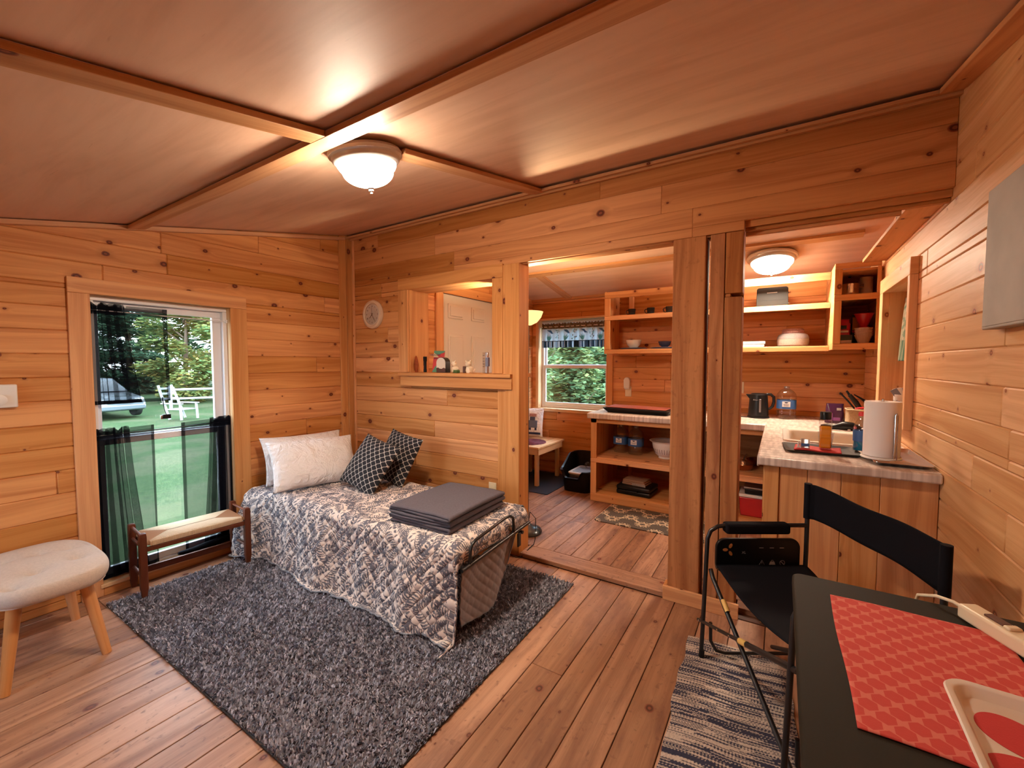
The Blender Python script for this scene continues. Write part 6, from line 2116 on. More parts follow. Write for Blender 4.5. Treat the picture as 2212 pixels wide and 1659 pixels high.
def tray(name, label, cx, cy, hx, hy, rz, mat, h=0.016, z=0.9005):
    mb = MB(); prev = None
    for k, zz in ((0.88, 0.0), (1.0, h * 0.85), (0.995, h), (0.965, h * 0.95), (0.87, 0.003)):
        ring = []
        for p in rrect(-hx * k, hx * k, -hy * k, hy * k, 0.022, 6):
            ring.append(len(mb.v)); mb.v.append((p[0], p[1], zz))
        if prev:
            for i in range(len(ring)):
                j = (i + 1) % len(ring); mb.face([prev[i], prev[j], ring[j], ring[i]])
        else:
            mb.face(ring[::-1])
        prev = ring
    mb.face(prev)
    o = obj(name, mb, mat, angle=50)
    o.location = (cx, cy, z); o.rotation_euler = (0, 0, R(rz))
    return o
o = tray('tray', '', 0.200, 2.965, 0.175, 0.135, 4, 'drain_dark'); tag(o, 'small dark brown tray holding the red cloth and amber bottle', 'tray', 'counter trays')
o = tray('baking_tray', '', 0.508, 2.935, 0.112, 0.250, 0, 'steel', 0.020); tag(o, 'shallow steel baking tray at the wall end of the peninsula', 'tray', 'counter trays')
def nap(u, v):
    return (0.075 + 0.215 * u + 0.01 * v, 2.885 + 0.15 * v - 0.004 * u, 0.9085 + 0.0035 * math.sin(u * 6 + v) + 0.0025)
o = obj('folded_cloth', MB().grid(nap, 24, 16), 'red_cloth', solid=0.008, angle=80); tag(o, 'red folded cloth lying in the small dark tray', 'cloth')
t = thing('packet', 'small clear foil sauce packet on the red folded cloth', 'packet', (0.128, 2.915, 0.918))
obj('sachet', MB().grid(lambda u, v: (-0.022 + 0.044 * u, -0.006 + 0.02 * v + 0.004 * math.sin(u * 5), 0.001 + 0.050 * v), 12, 12), 'frosted_lid', t, world=False, solid=0.004)
obj('printed_strip', MB().box(-0.018, 0.018, -0.009, -0.006, 0.012, 0.028), 'blue_label', t, world=False)
t = thing('key_charm', 'tiny white figure-shaped charm lying on the red folded cloth', 'charm', (0.098, 2.905, 0.918))
obj('charm_body', MB().tube([(0.0, 0, 0.002), (-0.003, 0, 0.02), (0.0, 0, 0.034)], 0.0042, 8), 'label_white', t, world=False)
for sx in (-1, 1):
    obj('charm_limb', MB().tube([(0.0, 0, 0.012), (sx * 0.010, 0, 0.001)], 0.003, 8), 'label_white', t, world=False)

# paper towel
t = thing('paper_towel_roll', 'big white paper towel roll on a wire holder at the peninsula edge', 'paper towel', (0.442, 2.815, 0.9200))
obj('roll', MB().lathe([(0.020, 0.012), (0.072, 0.012), (0.0735, 0.016), (0.0735, 0.283), (0.072, 0.287), (0.020, 0.287), (0.020, 0.012)], 48), 'paper', t, world=False)
obj('holder_base', MB().lathe([(0, 0), (0.082, 0), (0.082, 0.006), (0.078, 0.010), (0, 0.010)], 40), 'white_plastic', t, world=False)
obj('tension_rod', MB().tube([(0.036, -0.0675, 0.006), (0.038, -0.0700, 0.05), (0.038, -0.0700, 0.225), (0.043, -0.0715, 0.235), (0.048, -0.070, 0.225), (0.048, -0.0695, 0.006)], 0.0028, 8), 'steel', t, world=False)
obj('centre_post', MB().tube([(0, 0, 0.01), (0, 0, 0.30)], 0.006, 10), 'steel', t, world=False)
t = thing('spray_bottle', 'bottle of blue cleaning liquid half hidden behind the paper towel roll', 'bottle', (0.384, 2.995, 0.9200))
obj('bottle_wall', MB().lathe([(0, 0), (0.034, 0), (0.036, 0.006), (0.036, 0.12), (0.026, 0.155), (0.013, 0.18), (0.013, 0.19)], 32), 'clear_plastic', t, world=False)
obj('liquid', MB().lathe([(0, 0.002), (0.031, 0.002), (0.033, 0.008), (0.033, 0.050), (0, 0.050)], 32), 'blue_liquid', t, world=False)
obj('label_wrap', MB().lathe([(0.0365, 0.052), (0.0365, 0.112)], 32), 'blue_label', t, world=False)
obj('cap', MB().lathe([(0, 0.215), (0.012, 0.213), (0.016, 0.205), (0.016, 0.19), (0, 0.19)], 20), 'red_plastic', t, world=False)
foil_bag('snack_pouch', 'dark purple foil pouch standing at the back of the counter', 0.325, 0.455, 4.40, 4.455, 0.9005, 1.065, 'purple_foil',
         [('lilac_panel', (0.345, 0.375, 4.392, 4.398, 0.925, 0.985), 'purple_light'), ('lilac_panel', (0.377, 0.425, 4.392, 4.398, 0.925, 0.950), 'purple_light'), ('pale_print', (0.40, 0.43, 4.392, 4.398, 1.01, 1.03), 'print_grey')])
t = thing('utensil_basket', 'cream woven basket packed with black kitchen utensils', 'basket', (0.53, 4.30, 0.9005))
obj('basket', MB().prism(rrect(-0.078, 0.078, -0.075, 0.075, 0.02, 4), 0.0, 0.128), 'basket_cream', t, world=False, bevel=0.006)
obj('rim', MB().tube([(x_, y_, 0.132) for x_, y_ in rrect(-0.078, 0.078, -0.075, 0.075, 0.02, 4)], 0.007, 8, closed=True), 'basket_cream', t, world=False)
def utensil(label, p0, p1, r_, mat, name='utensil'):
    o = obj(name, MB().tube([p0, ((p0[0] + p1[0]) / 2, (p0[1] + p1[1]) / 2, (p0[2] + p1[2]) / 2 + 0.004), p1], r_, 10), mat)
    return tag(o, label, 'utensil', 'utensils in the cream basket')
utensil('long black tongs handle leaning out of the cream basket, the outermost one', (0.51, 4.29, 1.03), (0.405, 4.27, 1.165), [0.006, 0.007, 0.006], 'black_plastic')
utensil('black handle leaning out of the cream basket, just behind the outermost', (0.53, 4.31, 1.03), (0.450, 4.30, 1.180), [0.006, 0.011, 0.007], 'black_plastic')
utensil('thick black spatula handle in the middle of the cream basket', (0.55, 4.27, 1.03), (0.465, 4.26, 1.150), [0.008, 0.017, 0.014], 'black_plastic')
utensil('black ladle handle curving toward the wall out of the cream basket', (0.50, 4.33, 1.15), (0.60, 4.34, 1.075), [0.004, 0.008, 0.014], 'black_plastic')
utensil('red handled peeler sticking out at the front of the basket', (0.50, 4.24, 1.04), (0.56, 4.235, 1.052), [0.009, 0.010, 0.008], 'red_plastic')
t = thing('hand_blender', 'black curved kitchen appliance with a red dot lying behind the sink', 'kitchen appliance', (0.40, 3.93, 0.9005))
obj('body', MB().tube([(0.275, 3.985, 0.922), (0.31, 3.96, 0.925), (0.345, 3.945, 0.925), (0.40, 3.93, 0.940), (0.45, 3.92, 0.938), (0.50, 3.905, 0.925)], [0.014, 0.024, 0.018, 0.034, 0.032, 0.016], 16), 'black_plastic', t)
obj('red_dot', MB().lathe([(0, 0), (0.010, 0), (0.009, 0.004), (0, 0.005)], 16, M=Matrix.Translation((0.462, 3.884, 0.937)) @ Matrix.Rotation(R(80), 4, 'X')), 'red_plastic', t)
for p in ((0.505, 3.895, 0.925), (0.43, 3.895, 0.914)):
    obj('white_tip', MB().lathe([(0, -0.010), (0.008, -0.006), (0.010, 0), (0.008, 0.006), (0, 0.010)], 12, c=p), 'label_white', t)

# window sill cup with packets, small curtain
t = thing('packet_cup', 'white cup holding a fan of paper packets on the sill of the wall recess', 'cup', (0.700, 3.885, 1.0855))
obj('cup_body', MB().lathe([(0, 0), (0.034, 0), (0.036, 0.004), (0.038, 0.10), (0.036, 0.10), (0.034, 0.008), (0, 0.008)], 32), 'ceramic_white', t, world=False)
for k in range(7):
    M = Matrix.Translation((0, 0, 0.06)) @ Matrix.Rotation(R(-30 + k * 10), 4, 'Y') @ Matrix.Rotation(R(10 - k * 4), 4, 'Z')
    obj('paper_packet', MB().box(-0.020, 0.020, -0.012 + k * 0.004, -0.010 + k * 0.004, 0.0, 0.085, M=M), 'label_white' if k % 3 else 'plate_blue', t, world=False, bevel=0.0006)
text_part('script_lettering', 'Coffee', 0.016, Matrix.Translation(Vector(t.location) + Vector((-0.026, -0.030, 0.055))) @ Matrix.Rotation(R(-40), 4, 'Z') @ Matrix.Rotation(R(90), 4, 'X'), 'label_navy', t)

def side_curtain(u, v):
    gather = 1.0 - 0.35 * math.exp(-((v - 0.93) / 0.03) ** 2)
    y_ = 3.925 - 0.42 * u * gather
    x_ = 0.722 - 0.030 * (1 - v) ** 0.8
    return (x_ + 0.014 * math.sin(u * 46 + v * 2) * gather, y_, 1.415 + 0.43 * v)
nu, nv = 120, 60
mb = MB().grid(side_curtain, nu, nv)
rs_ = np.random.RandomState(2)
cc = np.ones(((nu + 1), (nv + 1), 4))
for i in range(nu + 1):
    for j in range(nv + 1):
        v = j / nv
        if v < 0.32:
            c_ = (0.16, 0.28, 0.20) if (i // 3) % 2 else (0.50, 0.52, 0.38)
        else:
            c_ = (0.66, 0.60, 0.46) if math.sin(i * 0.5 + 3 * math.sin(j * 0.31)) + 0.8 * rs_.rand() > 0.2 else (0.34, 0.42, 0.30)
        cc[i, j, :3] = c_
mb.col = cc.reshape(-1, 4)
o = obj('window_curtain', mb, 'valance_print', solid=0.002, angle=80)
tag(o, 'green striped and cream printed curtain gathered in the wall recess above the counter', 'curtain')

# valance on the kitchen window
def valance():
    x0, x1 = -2.635, -1.748
    nu, nv = 300, 70
    zt, zb = 1.905, 1.60
    rs = random.Random(12)
    mb = MB()
    def fn(u, v):
        z = zb + (zt - zb) * v
        amp = 0.012 + 0.006 * (1 - v)
        y_ = 4.905 - amp * math.sin(u * 75 + 0.8 * math.sin(u * 13)) - 0.004 * math.sin(v * 9)
        if v > 0.93:
            z += 0.006 * math.sin(u * 140)
        if 0.84 < v < 0.9:
            y_ += 0.006
        return (x0 + (x1 - x0) * u, y_, z)
    mb.grid(fn, nu, nv)
    c = np.ones(((nu + 1), (nv + 1), 4))
    U = np.linspace(0, 1, nu + 1)[:, None] * np.ones((1, nv + 1)); V = np.ones((nu + 1, 1)) * np.linspace(0, 1, nv + 1)[None]
    white = np.array([0.62, 0.72, 0.78]); blue = np.array([0.10, 0.22, 0.36]); teal = np.array([0.16, 0.38, 0.36]); dk = np.array([0.05, 0.08, 0.10]); brown = np.array([0.16, 0.10, 0.06]); tan = np.array([0.42, 0.32, 0.24])
    c[..., :3] = white * 1.15
    nr = np.random.RandomState(5)
    st = nr.rand(400)
    stripe = st[(U * 110).astype(int)]
    c[V < 0.27, :3] = np.where((stripe[V < 0.27] > 0.55)[:, None], dk, np.where((stripe[V < 0.27] > 0.3)[:, None], blue, white))
    c[(V > 0.255) & (V < 0.285), :3] = dk
    # reed and bird motif panels
    for k in range(4):
        cx = 0.11 + k * 0.26
        for q in range(5):
            a = R(90 + (q - 2) * 22)
            for tt in np.linspace(0, 1, 40):
                px, pv = cx + math.cos(a) * tt * 0.055, 0.31 + math.sin(a) * tt * 0.24
                c[(np.abs(U - px) < 0.008 * (1.1 - tt)) & (np.abs(V - pv) < 0.02), :3] = teal
        m_ = (np.abs((U - cx - 0.02) * 6 + (V - 0.68) * 2.2) < 0.14) & (np.abs(V - 0.66) < 0.08)
        c[m_, :3] = blue
        for s_ in (0.135, ):
            for q in range(26):
                px, pv = cx + s_ + nr.uniform(-0.035, 0.035), nr.uniform(0.33, 0.74)
                c[(np.abs(U - px) < 0.004) & (np.abs(V - pv) < 0.02), :3] = brown if nr.rand() > 0.5 else teal
    top = V > 0.78
    n_ = nr.rand(nu + 1, nv + 1)
    c[top, :3] = np.where((n_[top] > 0.5)[:, None], brown, tan)
    mb.col = c.reshape(-1, 4)
    t = thing('window_valance', 'short pleated blue and white valance over the kitchen window', 'valance', (-2.19, 4.905, 1.9))
    obj('valance_cloth', mb, 'valance_print', t, solid=0.0015, angle=80)
    obj('rod', MB().tube([(x0 - 0.02, 4.905, 1.865), (x1 + 0.0, 4.905, 1.865)], 0.005, 8), 'white_vinyl', t)
valance()

# ---- small bench, cushion, round mat
t = thing('low_bench', 'low bare pine bench in the kitchen corner under the window', 'bench', (-2.48, 4.44, 0))
BXa, BXb, BYa, BYb, BH = -2.745, -2.245, 4.105, 4.775, 0.462
for k in range(4):
    x0_ = BXa + k * 0.125
    obj('top_slat', MB().box(x0_, x0_ + 0.122, BYa, BYb, BH - 0.022, BH), 'pale_pine', t, bevel=0.003)
obj('side_apron', MB().box(BXb - 0.038, BXb - 0.018, BYa + 0.03, BYb - 0.03, BH - 0.095, BH - 0.0225), 'pale_pine', t, bevel=0.003)
obj('end_apron', MB().box(BXa + 0.02, BXb - 0.039, BYa + 0.032, BYa + 0.050, BH - 0.095, BH - 0.0225), 'pale_pine', t, bevel=0.003)
for x_, y_ in ((BXb - 0.085, BYa + 0.055), (BXb - 0.085, BYb - 0.10), (BXa + 0.03, BYa + 0.055), (BXa + 0.03, BYb - 0.10)):
    obj('leg', MB().box(x_, x_ + 0.042, y_, y_ + 0.042, 0.008, BH - 0.0225), 'pale_pine', t, bevel=0.003)
o = obj('floor_mat', MB().prism(rrect(-2.72, -2.062, 3.96, 4.80, 0.01, 3), 0.0005, 0.007), 'navy_mat', bevel=0.002)
tag(o, 'thin dark navy mat on the floor under the low bench', 'mat')
mb = MB()
prof = []
for k in range(14):
    r_ = 0.19 * (1 - k / 14)
    prof += [(r_, 0.004), (r_ - 0.005, 0.009), (r_ - 0.010, 0.0065)]
mb.lathe([(0.19, 0.0)] + prof + [(0, 0.007)], 40)
o = obj('round_mat', mb, 'wine_woven'); o.location = (-2.50, 4.36, BH + 0.0005)
tag(o, 'round wine-red braided mat on the low bench', 'placemat')
t = thing('printed_pillow', 'small white pillow with a dark truck print on the low bench', 'pillow', (-2.66, 4.62, BH + 0.2))
pm = pillow_mb(0.36, 0.36, 0.12, pinch=0.05, n=30, seed=3)
rot = (Matrix.Rotation(R(14), 4, 'Z') @ Matrix.Rotation(R(-14), 4, 'X'))
pm.v = [tuple(rot @ Vector(p)) for p in pm.v]
pb = obj('pillow_body', pm, 'white_cotton', t, world=False, angle=80)
def onp(u, w, off=0.0615):
    tt = max(0, (1 - abs(u / 0.18) ** 2.6) * (1 - abs(w / 0.18) ** 2.6)) ** 0.62
    return rot @ Vector((u, -0.06 * tt - 0.002, w))
def patch(nm, u0, u1, w0, w1, mat):
    obj(nm, MB().grid(lambda u, v: onp(u0 + (u1 - u0) * u, w0 + (w1 - w0) * v), 10, 10), mat, pb, world=False, solid=0.001)
patch('truck_body', 0.0, 0.115, -0.075, 0.015, 'jean_patch'); patch('truck_cab', 0.02, 0.085, 0.015, 0.06, 'label_navy')
patch('truck_load', 0.01, 0.10, 0.062, 0.10, 'basket_floral'); patch('wheel', 0.015, 0.04, -0.105, -0.076, 'label_navy'); patch('wheel', 0.085, 0.11, -0.105, -0.076, 'label_navy')
patch('plaid_border', -0.15, 0.155, -0.155, -0.13, 'label_navy')

# ---- black open bin with a lidded box in it
t = thing('litter_bin', 'black plastic bin with a low scooped front beside the base cabinet', 'bin', (-1.86, 4.44, 0))
mb = MB()
def bin_ring(k, n=64):
    pts = []
    for i in range(n):
        a = 2 * math.pi * i / n
        ca, sa = math.cos(a), math.sin(a)
        r_ = 1 / (abs(ca) ** 5 + abs(sa) ** 5) ** 0.2
        pts.append((r_ * ca, r_ * sa))
    return pts
base = bin_ring(0)
hgt = []
for (cx, cy) in base:
    f = (cy + 1) / 2                     # 0 front, 1 back
    h_ = 0.235 + 0.125 * min(1, max(0, (f - 0.18) / 0.45)) ** 1.2
    if cy < -0.9:
        s_ = min(1, max(0, (abs(cx + 0.15) - 0.42) / 0.22)); h_ = 0.155 + (h_ - 0.155) * (s_ * s_ * (3 - 2 * s_))
    hgt.append(h_)
HX, HY = 0.185, 0.262
def bp(i, z, out):
    g = 0.84 + 0.16 * z / 0.36 + out
    return (base[i][0] * HX * g, base[i][1] * HY * g, z)
levels = [0.0, 0.12, 0.4, 0.7, 0.95, 1.0]
rings = []
for lv in levels:
    rings.append([(i, lv, 0.0) for i in range(64)])
V0 = []
for lv in levels:
    for i in range(64):
        V0.append(bp(i, hgt[i] * lv, 0.0))
for i in range(64):
    V0.append(bp(i, hgt[i] * 1.0, 0.09))
for i in range(64):
    V0.append(bp(i, hgt[i] - 0.018, 0.09))
mb.v = V0
for l in range(7):
    for i in range(64):
        j = (i + 1) % 64
        mb.face([l * 64 + i, l * 64 + j, (l + 1) * 64 + j, (l + 1) * 64 + i])
mb.face([i for i in range(64)][::-1])
obj('bin_shell', mb, 'black_plastic', t, world=False, solid=0.004, angle=50)
t = thing('storage_box', 'clear box with a white lid sitting inside the black bin', 'box', (-1.84, 4.43, 0.008))
obj('box_body', MB().prism(rrect(-0.115, 0.115, -0.17, 0.17, 0.03, 5), 0.0, 0.175), 'frosted_lid', t, world=False, bevel=0.006)
obj('lid', MB().prism(rrect(-0.125, 0.125, -0.18, 0.18, 0.035, 5), 0.1755, 0.195), 'white_plastic', t, world=False, bevel=0.005)
obj('lid_groove', MB().prism(rrect(-0.09, 0.09, -0.14, 0.14, 0.03, 5), 0.1952, 0.1985), 'frosted_lid', t, world=False, bevel=0.001)
o = obj('scoop_cup', MB().lathe([(0.028, 0), (0.034, 0.05), (0.033, 0.05), (0.027, 0.002), (0, 0.002)], 24, M=Matrix.Rotation(R(70), 4, 'X')), 'clear_plastic')
o.location = (-1.82, 4.52, 0.236); tag(o, 'clear plastic cup lying on the white box lid', 'cup')

# ---- kitchen floor mat with medallions
def kmat():
    x0, x1, y0, y1 = -1.375, -0.42, 3.535, 4.025
    nu, nv = 320, 170
    U, V = np.meshgrid(np.linspace(0, 1, nu + 1), np.linspace(0, 1, nv + 1), indexing='ij')
    X_, Y_ = U * (x1 - x0), V * (y1 - y0)
    dk = np.array([0.075, 0.062, 0.052]); cr = np.array([0.60, 0.46, 0.32]); md = np.array([0.12, 0.10, 0.085])
    col = np.ones((nu + 1, nv + 1, 4)); col[..., :3] = dk
    nr = np.random.RandomState(1)
    col[..., :3] += (nr.rand(nu + 1, nv + 1, 1) > 0.75) * 0.02
    PX, PY = 0.27, 0.235
    for ox, oy in ((0.0, 0.0), (PX / 2, PY / 2)):
        fx = (X_ - 0.13 - ox + PX / 2) % PX - PX / 2; fy = (Y_ - 0.115 - oy + PY / 2) % PY - PY / 2
        r_ = np.hypot(fx, fy * 1.05); th = np.arctan2(fy, fx)
        pet = 0.045 + 0.010 * np.cos(8 * th)
        m1 = np.abs(r_ - pet) < 0.0055
        m2 = np.abs(r_ - 0.029) < 0.0045
        m3 = (r_ > 0.029) & (r_ < 0.046) & (np.abs(np.sin(4 * th)) < 0.22)
        m4 = (np.abs(r_ - 0.064) < 0.004) & (np.cos(16 * th) > 0.3)
        col[m1 | m2 | m3 | m4, :3] = cr
    for ox, oy in ((PX / 4, PY / 4), (-PX / 4, PY / 4)):
        for sx in (0, 1):
            fx = (X_ - 0.13 - ox + PX / 4) % (PX / 1) - PX / 4; fy = (Y_ - 0.115 - oy + PY / 4) % (PY / 1) - PY / 4
            sgn = 1 if ox > 0 else -1
            a = (fx + sgn * fy) / 1.414; b_ = (fx - sgn * fy) / 1.414
            m_ = (np.abs(a) < 0.026) & (np.abs(b_) < 0.004 + 0.010 * np.abs(np.sin(a * 110)))
            col[m_, :3] = cr
    mb = MB()
    def inset(u, v):
        x_, y_ = u * (x1 - x0), v * (y1 - y0); r_ = 0.045
        cx = min(max(x_, r_), (x1 - x0) - r_); cy = min(max(y_, r_), (y1 - y0) - r_)
        d_ = math.hypot(x_ - cx, y_ - cy)
        if d_ > r_:
            x_, y_ = cx + (x_ - cx) * r_ / d_, cy + (y_ - cy) * r_ / d_
        return (x0 + x_, y0 + y_, 0.009)
    mb.grid(inset, nu, nv)
    mb.col = col.reshape(-1, 4)
    o = obj('kitchen_mat', mb, 'mat_print', solid=0.008, solid_off=-1, angle=80)
    tag(o, 'dark kitchen mat with cream medallions in front of the base cabinet', 'mat')
kmat()

# ---- cooler, tray box, copper pans under the counter
t = thing('cooler', 'red lunch cooler with a white lid rim on the bottom shelf', 'cooler', (-0.15, 4.24, 0.0885))
obj('cooler_body', MB().hexa([(-0.115, -0.13, 0.0), (0.09, -0.13, 0.0), (0.09, 0.12, 0.0), (-0.115, 0.12, 0.0), (-0.125, -0.14, 0.165), (0.095, -0.14, 0.165), (0.095, 0.125, 0.165), (-0.125, 0.125, 0.165)]), 'red_plastic', t, world=False, bevel=0.010, seg=3)
obj('lid', MB().box(-0.130, 0.095, -0.145, 0.128, 0.166, 0.192), 'white_plastic', t, world=False, bevel=0.006)
t = thing('shallow_bin', 'dark shallow container with a clear lid on top of the red cooler', 'container', (-0.13, 4.23, 0.2815))
obj('tub', MB().box(-0.105, 0.075, -0.12, 0.11, 0.0, 0.045), 'black_plastic', t, world=False, bevel=0.008)
obj('clear_lid', MB().box(-0.112, 0.075, -0.127, 0.115, 0.0455, 0.062), 'frosted_lid', t, world=False, bevel=0.004)
def pan(label, cx, cy, r_, rz, mat):
    t = thing('frying_pan', label, 'frying pan', (cx, cy, 0.4505), R(rz), group='pans under the counter')
    obj('pan_body', MB().lathe([(0, 0), (r_ * 0.80, 0), (r_ * 0.85, 0.003), (r_, 0.050), (r_ * 1.02, 0.052), (r_ * 0.97, 0.050), (r_ * 0.82, 0.008), (0, 0.006)], 40), mat, t, world=False)
    obj('handle', MB().tube([(r_ * 0.95, 0, 0.045), (r_ + 0.05, 0, 0.075), (r_ + 0.12, 0, 0.085)], [0.008, 0.009, 0.011], 12), 'steel', t, world=False)
    return t
pan('copper frying pan on the shelf under the counter next to the split post', -0.29, 4.32, 0.115, 80, 'copper')
pan('copper frying pan on the shelf beside the peninsula panel', -0.155, 4.56, 0.10, -70, 'copper')
o = obj('pan_lid', MB().lathe([(0, 0.03), (0.05, 0.024), (0.10, 0.006), (0.105, 0.0), (0.10, 0.0), (0.05, 0.02), (0, 0.026)], 32), 'clear_glass')
o.location = (-0.29, 4.32, 0.504); tag(o, 'glass lid lying on the copper pan next to the split post', 'lid')

# ================================================================== OUTSIDE
GZ = -0.85
mb = MB().grid(lambda u, v: (-75 + 150 * u, -60 + 120 * v, GZ + 0.06 * math.sin(u * 40) * math.sin(v * 31)), 60, 60)
lw_ = obj('lawn', mb, 'lawn_grass', angle=80)
lw_['kind'] = 'structure'

def leaf_cloud(rs, centers, n, size, aspect, droop=0.3):
    """quads scattered in ellipsoid clusters: centers [(c, radii)]"""
    V = np.zeros((n, 4, 3)); 
    k = rs.randint(0, len(centers), n)
    C = np.array([c for c, r_ in centers])[k]; Rr = np.array([r_ for c, r_ in centers])[k]
    d = rs.normal(size=(n, 3)); d /= np.linalg.norm(d, axis=1, keepdims=True)
    rad = rs.rand(n, 1) ** 0.45
    P = C + d * rad * Rr
    a = rs.uniform(0, 2 * np.pi, n)
    t1 = np.stack([np.cos(a), np.sin(a), rs.uniform(-droop - 0.3, 0.15, n)], 1); t1 /= np.linalg.norm(t1, axis=1, keepdims=True)
    up = np.stack([rs.uniform(-0.5, 0.5, n), rs.uniform(-0.5, 0.5, n), np.ones(n)], 1)
    t2 = np.cross(t1, up); t2 /= np.linalg.norm(t2, axis=1, keepdims=True)
    s_ = size * rs.uniform(0.6, 1.3, (n, 1))
    V[:, 0] = P - t1 * s_; V[:, 1] = P + t2 * s_ * aspect; V[:, 2] = P + t1 * s_; V[:, 3] = P - t2 * s_ * aspect
    return V

def leaf_obj(name, V, rnd, mat, parent):
    n = len(V)
    me = bpy.data.meshes.new(name)
    me.vertices.add(n * 4); me.loops.add(n * 4); me.polygons.add(n)
    me.vertices.foreach_set('co', V.ravel())
    me.loops.foreach_set('vertex_index', np.arange(n * 4, dtype=np.int32))
    me.polygons.foreach_set('loop_start', np.arange(0, n * 4, 4, dtype=np.int32))
    at = me.attributes.new('rnd', 'FLOAT', 'FACE'); at.data.foreach_set('value', rnd.astype(np.float32))
    me.materials.append(MATS[mat]); me.update(calc_edges=True)
    o = bpy.data.objects.new(name, me); COL.objects.link(o); o.parent = parent
    return o

def spruce(label, x_, y_, h_, r_, seed, n=26000):
    rs = np.random.RandomState(seed)
    t = thing('spruce_tree', label, 'tree', (x_, y_, GZ), group='trees beyond the lawn')
    obj('trunk', MB().tube([(0, 0, 0), (0, 0, h_ * 0.5), (0, 0, h_)], [0.22, 0.14, 0.02], 10), 'bark', t, world=False)
    cs = []
    for k in range(150):
        f = rs.rand() ** 1.35
        z = 0.2 + (h_ - 0.4) * f
        rr = r_ * (1 - f) + 0.25
        a = rs.uniform(0, 6.28)
        d_ = rr * rs.uniform(0.35, 0.95)
        cs.append(((math.cos(a) * d_, math.sin(a) * d_, z), (rr * 0.42 + 0.2, rr * 0.42 + 0.2, 0.22 + 0.05 * rr)))
    V = leaf_cloud(rs, cs, n, 0.20, 0.36)
    hz = (V[:, :, 2].mean(1)) / h_
    leaf_obj('foliage', V, np.clip(rs.rand(n) * 0.8 + 0.1 * hz, 0, 1), 'spruce_leaf', t)
    return t

def broadleaf(label, x_, y_, h_, r_, seed, mat='maple_leaf', n=9000, size=0.12, name='maple_tree', low=0.3, group='trees beyond the lawn', z0=None):
    rs = np.random.RandomState(seed)
    t = thing(name, label, 'tree', (x_, y_, GZ if z0 is None else z0), group=group)
    obj('trunk', MB().tube([(0, 0, 0), (0.1 * r_, 0, h_ * 0.35), (0, 0.1 * r_, h_ * 0.8)], [0.06 * r_ + 0.02, 0.045 * r_ + 0.012, 0.01], 10), 'bark', t, world=False)
    for k in range(7):
        a = rs.uniform(0, 6.28); z = h_ * rs.uniform(0.15, 0.6)
        obj('branch', MB().tube([(0, 0, z), (math.cos(a) * r_ * 0.5, math.sin(a) * r_ * 0.5, z + h_ * 0.12), (math.cos(a) * r_ * 0.9, math.sin(a) * r_ * 0.9, z + h_ * 0.2)], [0.02 * r_ + 0.006, 0.012 * r_ + 0.004, 0.003], 7), 'bark', t, world=False)
    cs = []
    for k in range(80):
        z = h_ * rs.uniform(low * 0.3, 1.0)
        rr = r_ * math.sin(math.pi * min(1, 0.25 + 0.72 * z / h_)) 
        a = rs.uniform(0, 6.28); d_ = rr * rs.uniform(0.3, 0.95)
        cs.append(((math.cos(a) * d_, math.sin(a) * d_, z), (r_ * 0.34, r_ * 0.34, h_ * 0.06)))
    V = leaf_cloud(rs, cs, n, size, 0.55, 0.2)
    blotch = np.sin(V[:, 0, 0] * 2.2 / r_ * 2) * np.sin(V[:, 0, 1] * 2.0 / r_ * 2 + 1) * 0.2
    leaf_obj('foliage', V, np.clip(rs.rand(n) * 0.75 + 0.1 + blotch, 0, 1), mat, t)
    return t

tl = [('s', 'spruce at the end of the tree line, on the hidden side of the car', -34, 0.0, 10, 2.1), ('s', 'tall spruce standing straight behind the parked car', -33, 6.3, 10, 2.1),
      ('m', 'maple with yellowing leaves behind the white fence', -29.5, 10.8, 8.0, 2.2), ('s', 'spruce beyond the fence at the end away from the car', -33, 18.0, 10, 2.1),
      ('m', 'smaller green maple at the far end of the white fence', -28.0, 16.4, 6.5, 1.9), ('s', 'spruce in the back row behind the gap beside the car', -40.5, 2.6, 14, 2.6), ('s', 'spruce in the back row above the car roof', -40.5, 11.4, 14, 2.6),
      ('s', 'spruce in the back row behind the yellowing maple', -41.5, 20.4, 14, 2.6)]
for k, (kd, lab, x_, y_, h_, r_) in enumerate(tl):
    if kd == 's':
        spruce(lab, x_, y_, h_, r_, 20 + k)
    else:
        broadleaf(lab, x_, y_, h_, r_, 40 + k, n=22000, size=0.15, low=0.0)
# shrubs close behind the kitchen window
sh = [('pale green shrub close outside the kitchen window, at its jamb side', -4.3, 7.6, 3.4, 0.90), ('yellow-green shrub close outside the middle of the kitchen window', -2.9, 6.45, 2.6, 0.70),
      ('dense green shrub outside at the shelf end of the kitchen window', -1.9, 8.9, 4.2, 1.1), ('dark tall shrub closing the view beyond the kitchen window', -5.6, 10.8, 6.0, 1.7), ('tall bush far outside beyond the shelf end of the kitchen window', -1.6, 12.6, 6.5, 1.7)]
for k, (lab, x_, y_, h_, r_) in enumerate(sh):
    broadleaf(lab, x_, y_, h_, r_, 70 + k, 'shrub_leaf', n=14000, size=0.06 if k < 3 else 0.12, name='shrub', low=0.0, group='shrubs outside the kitchen window')

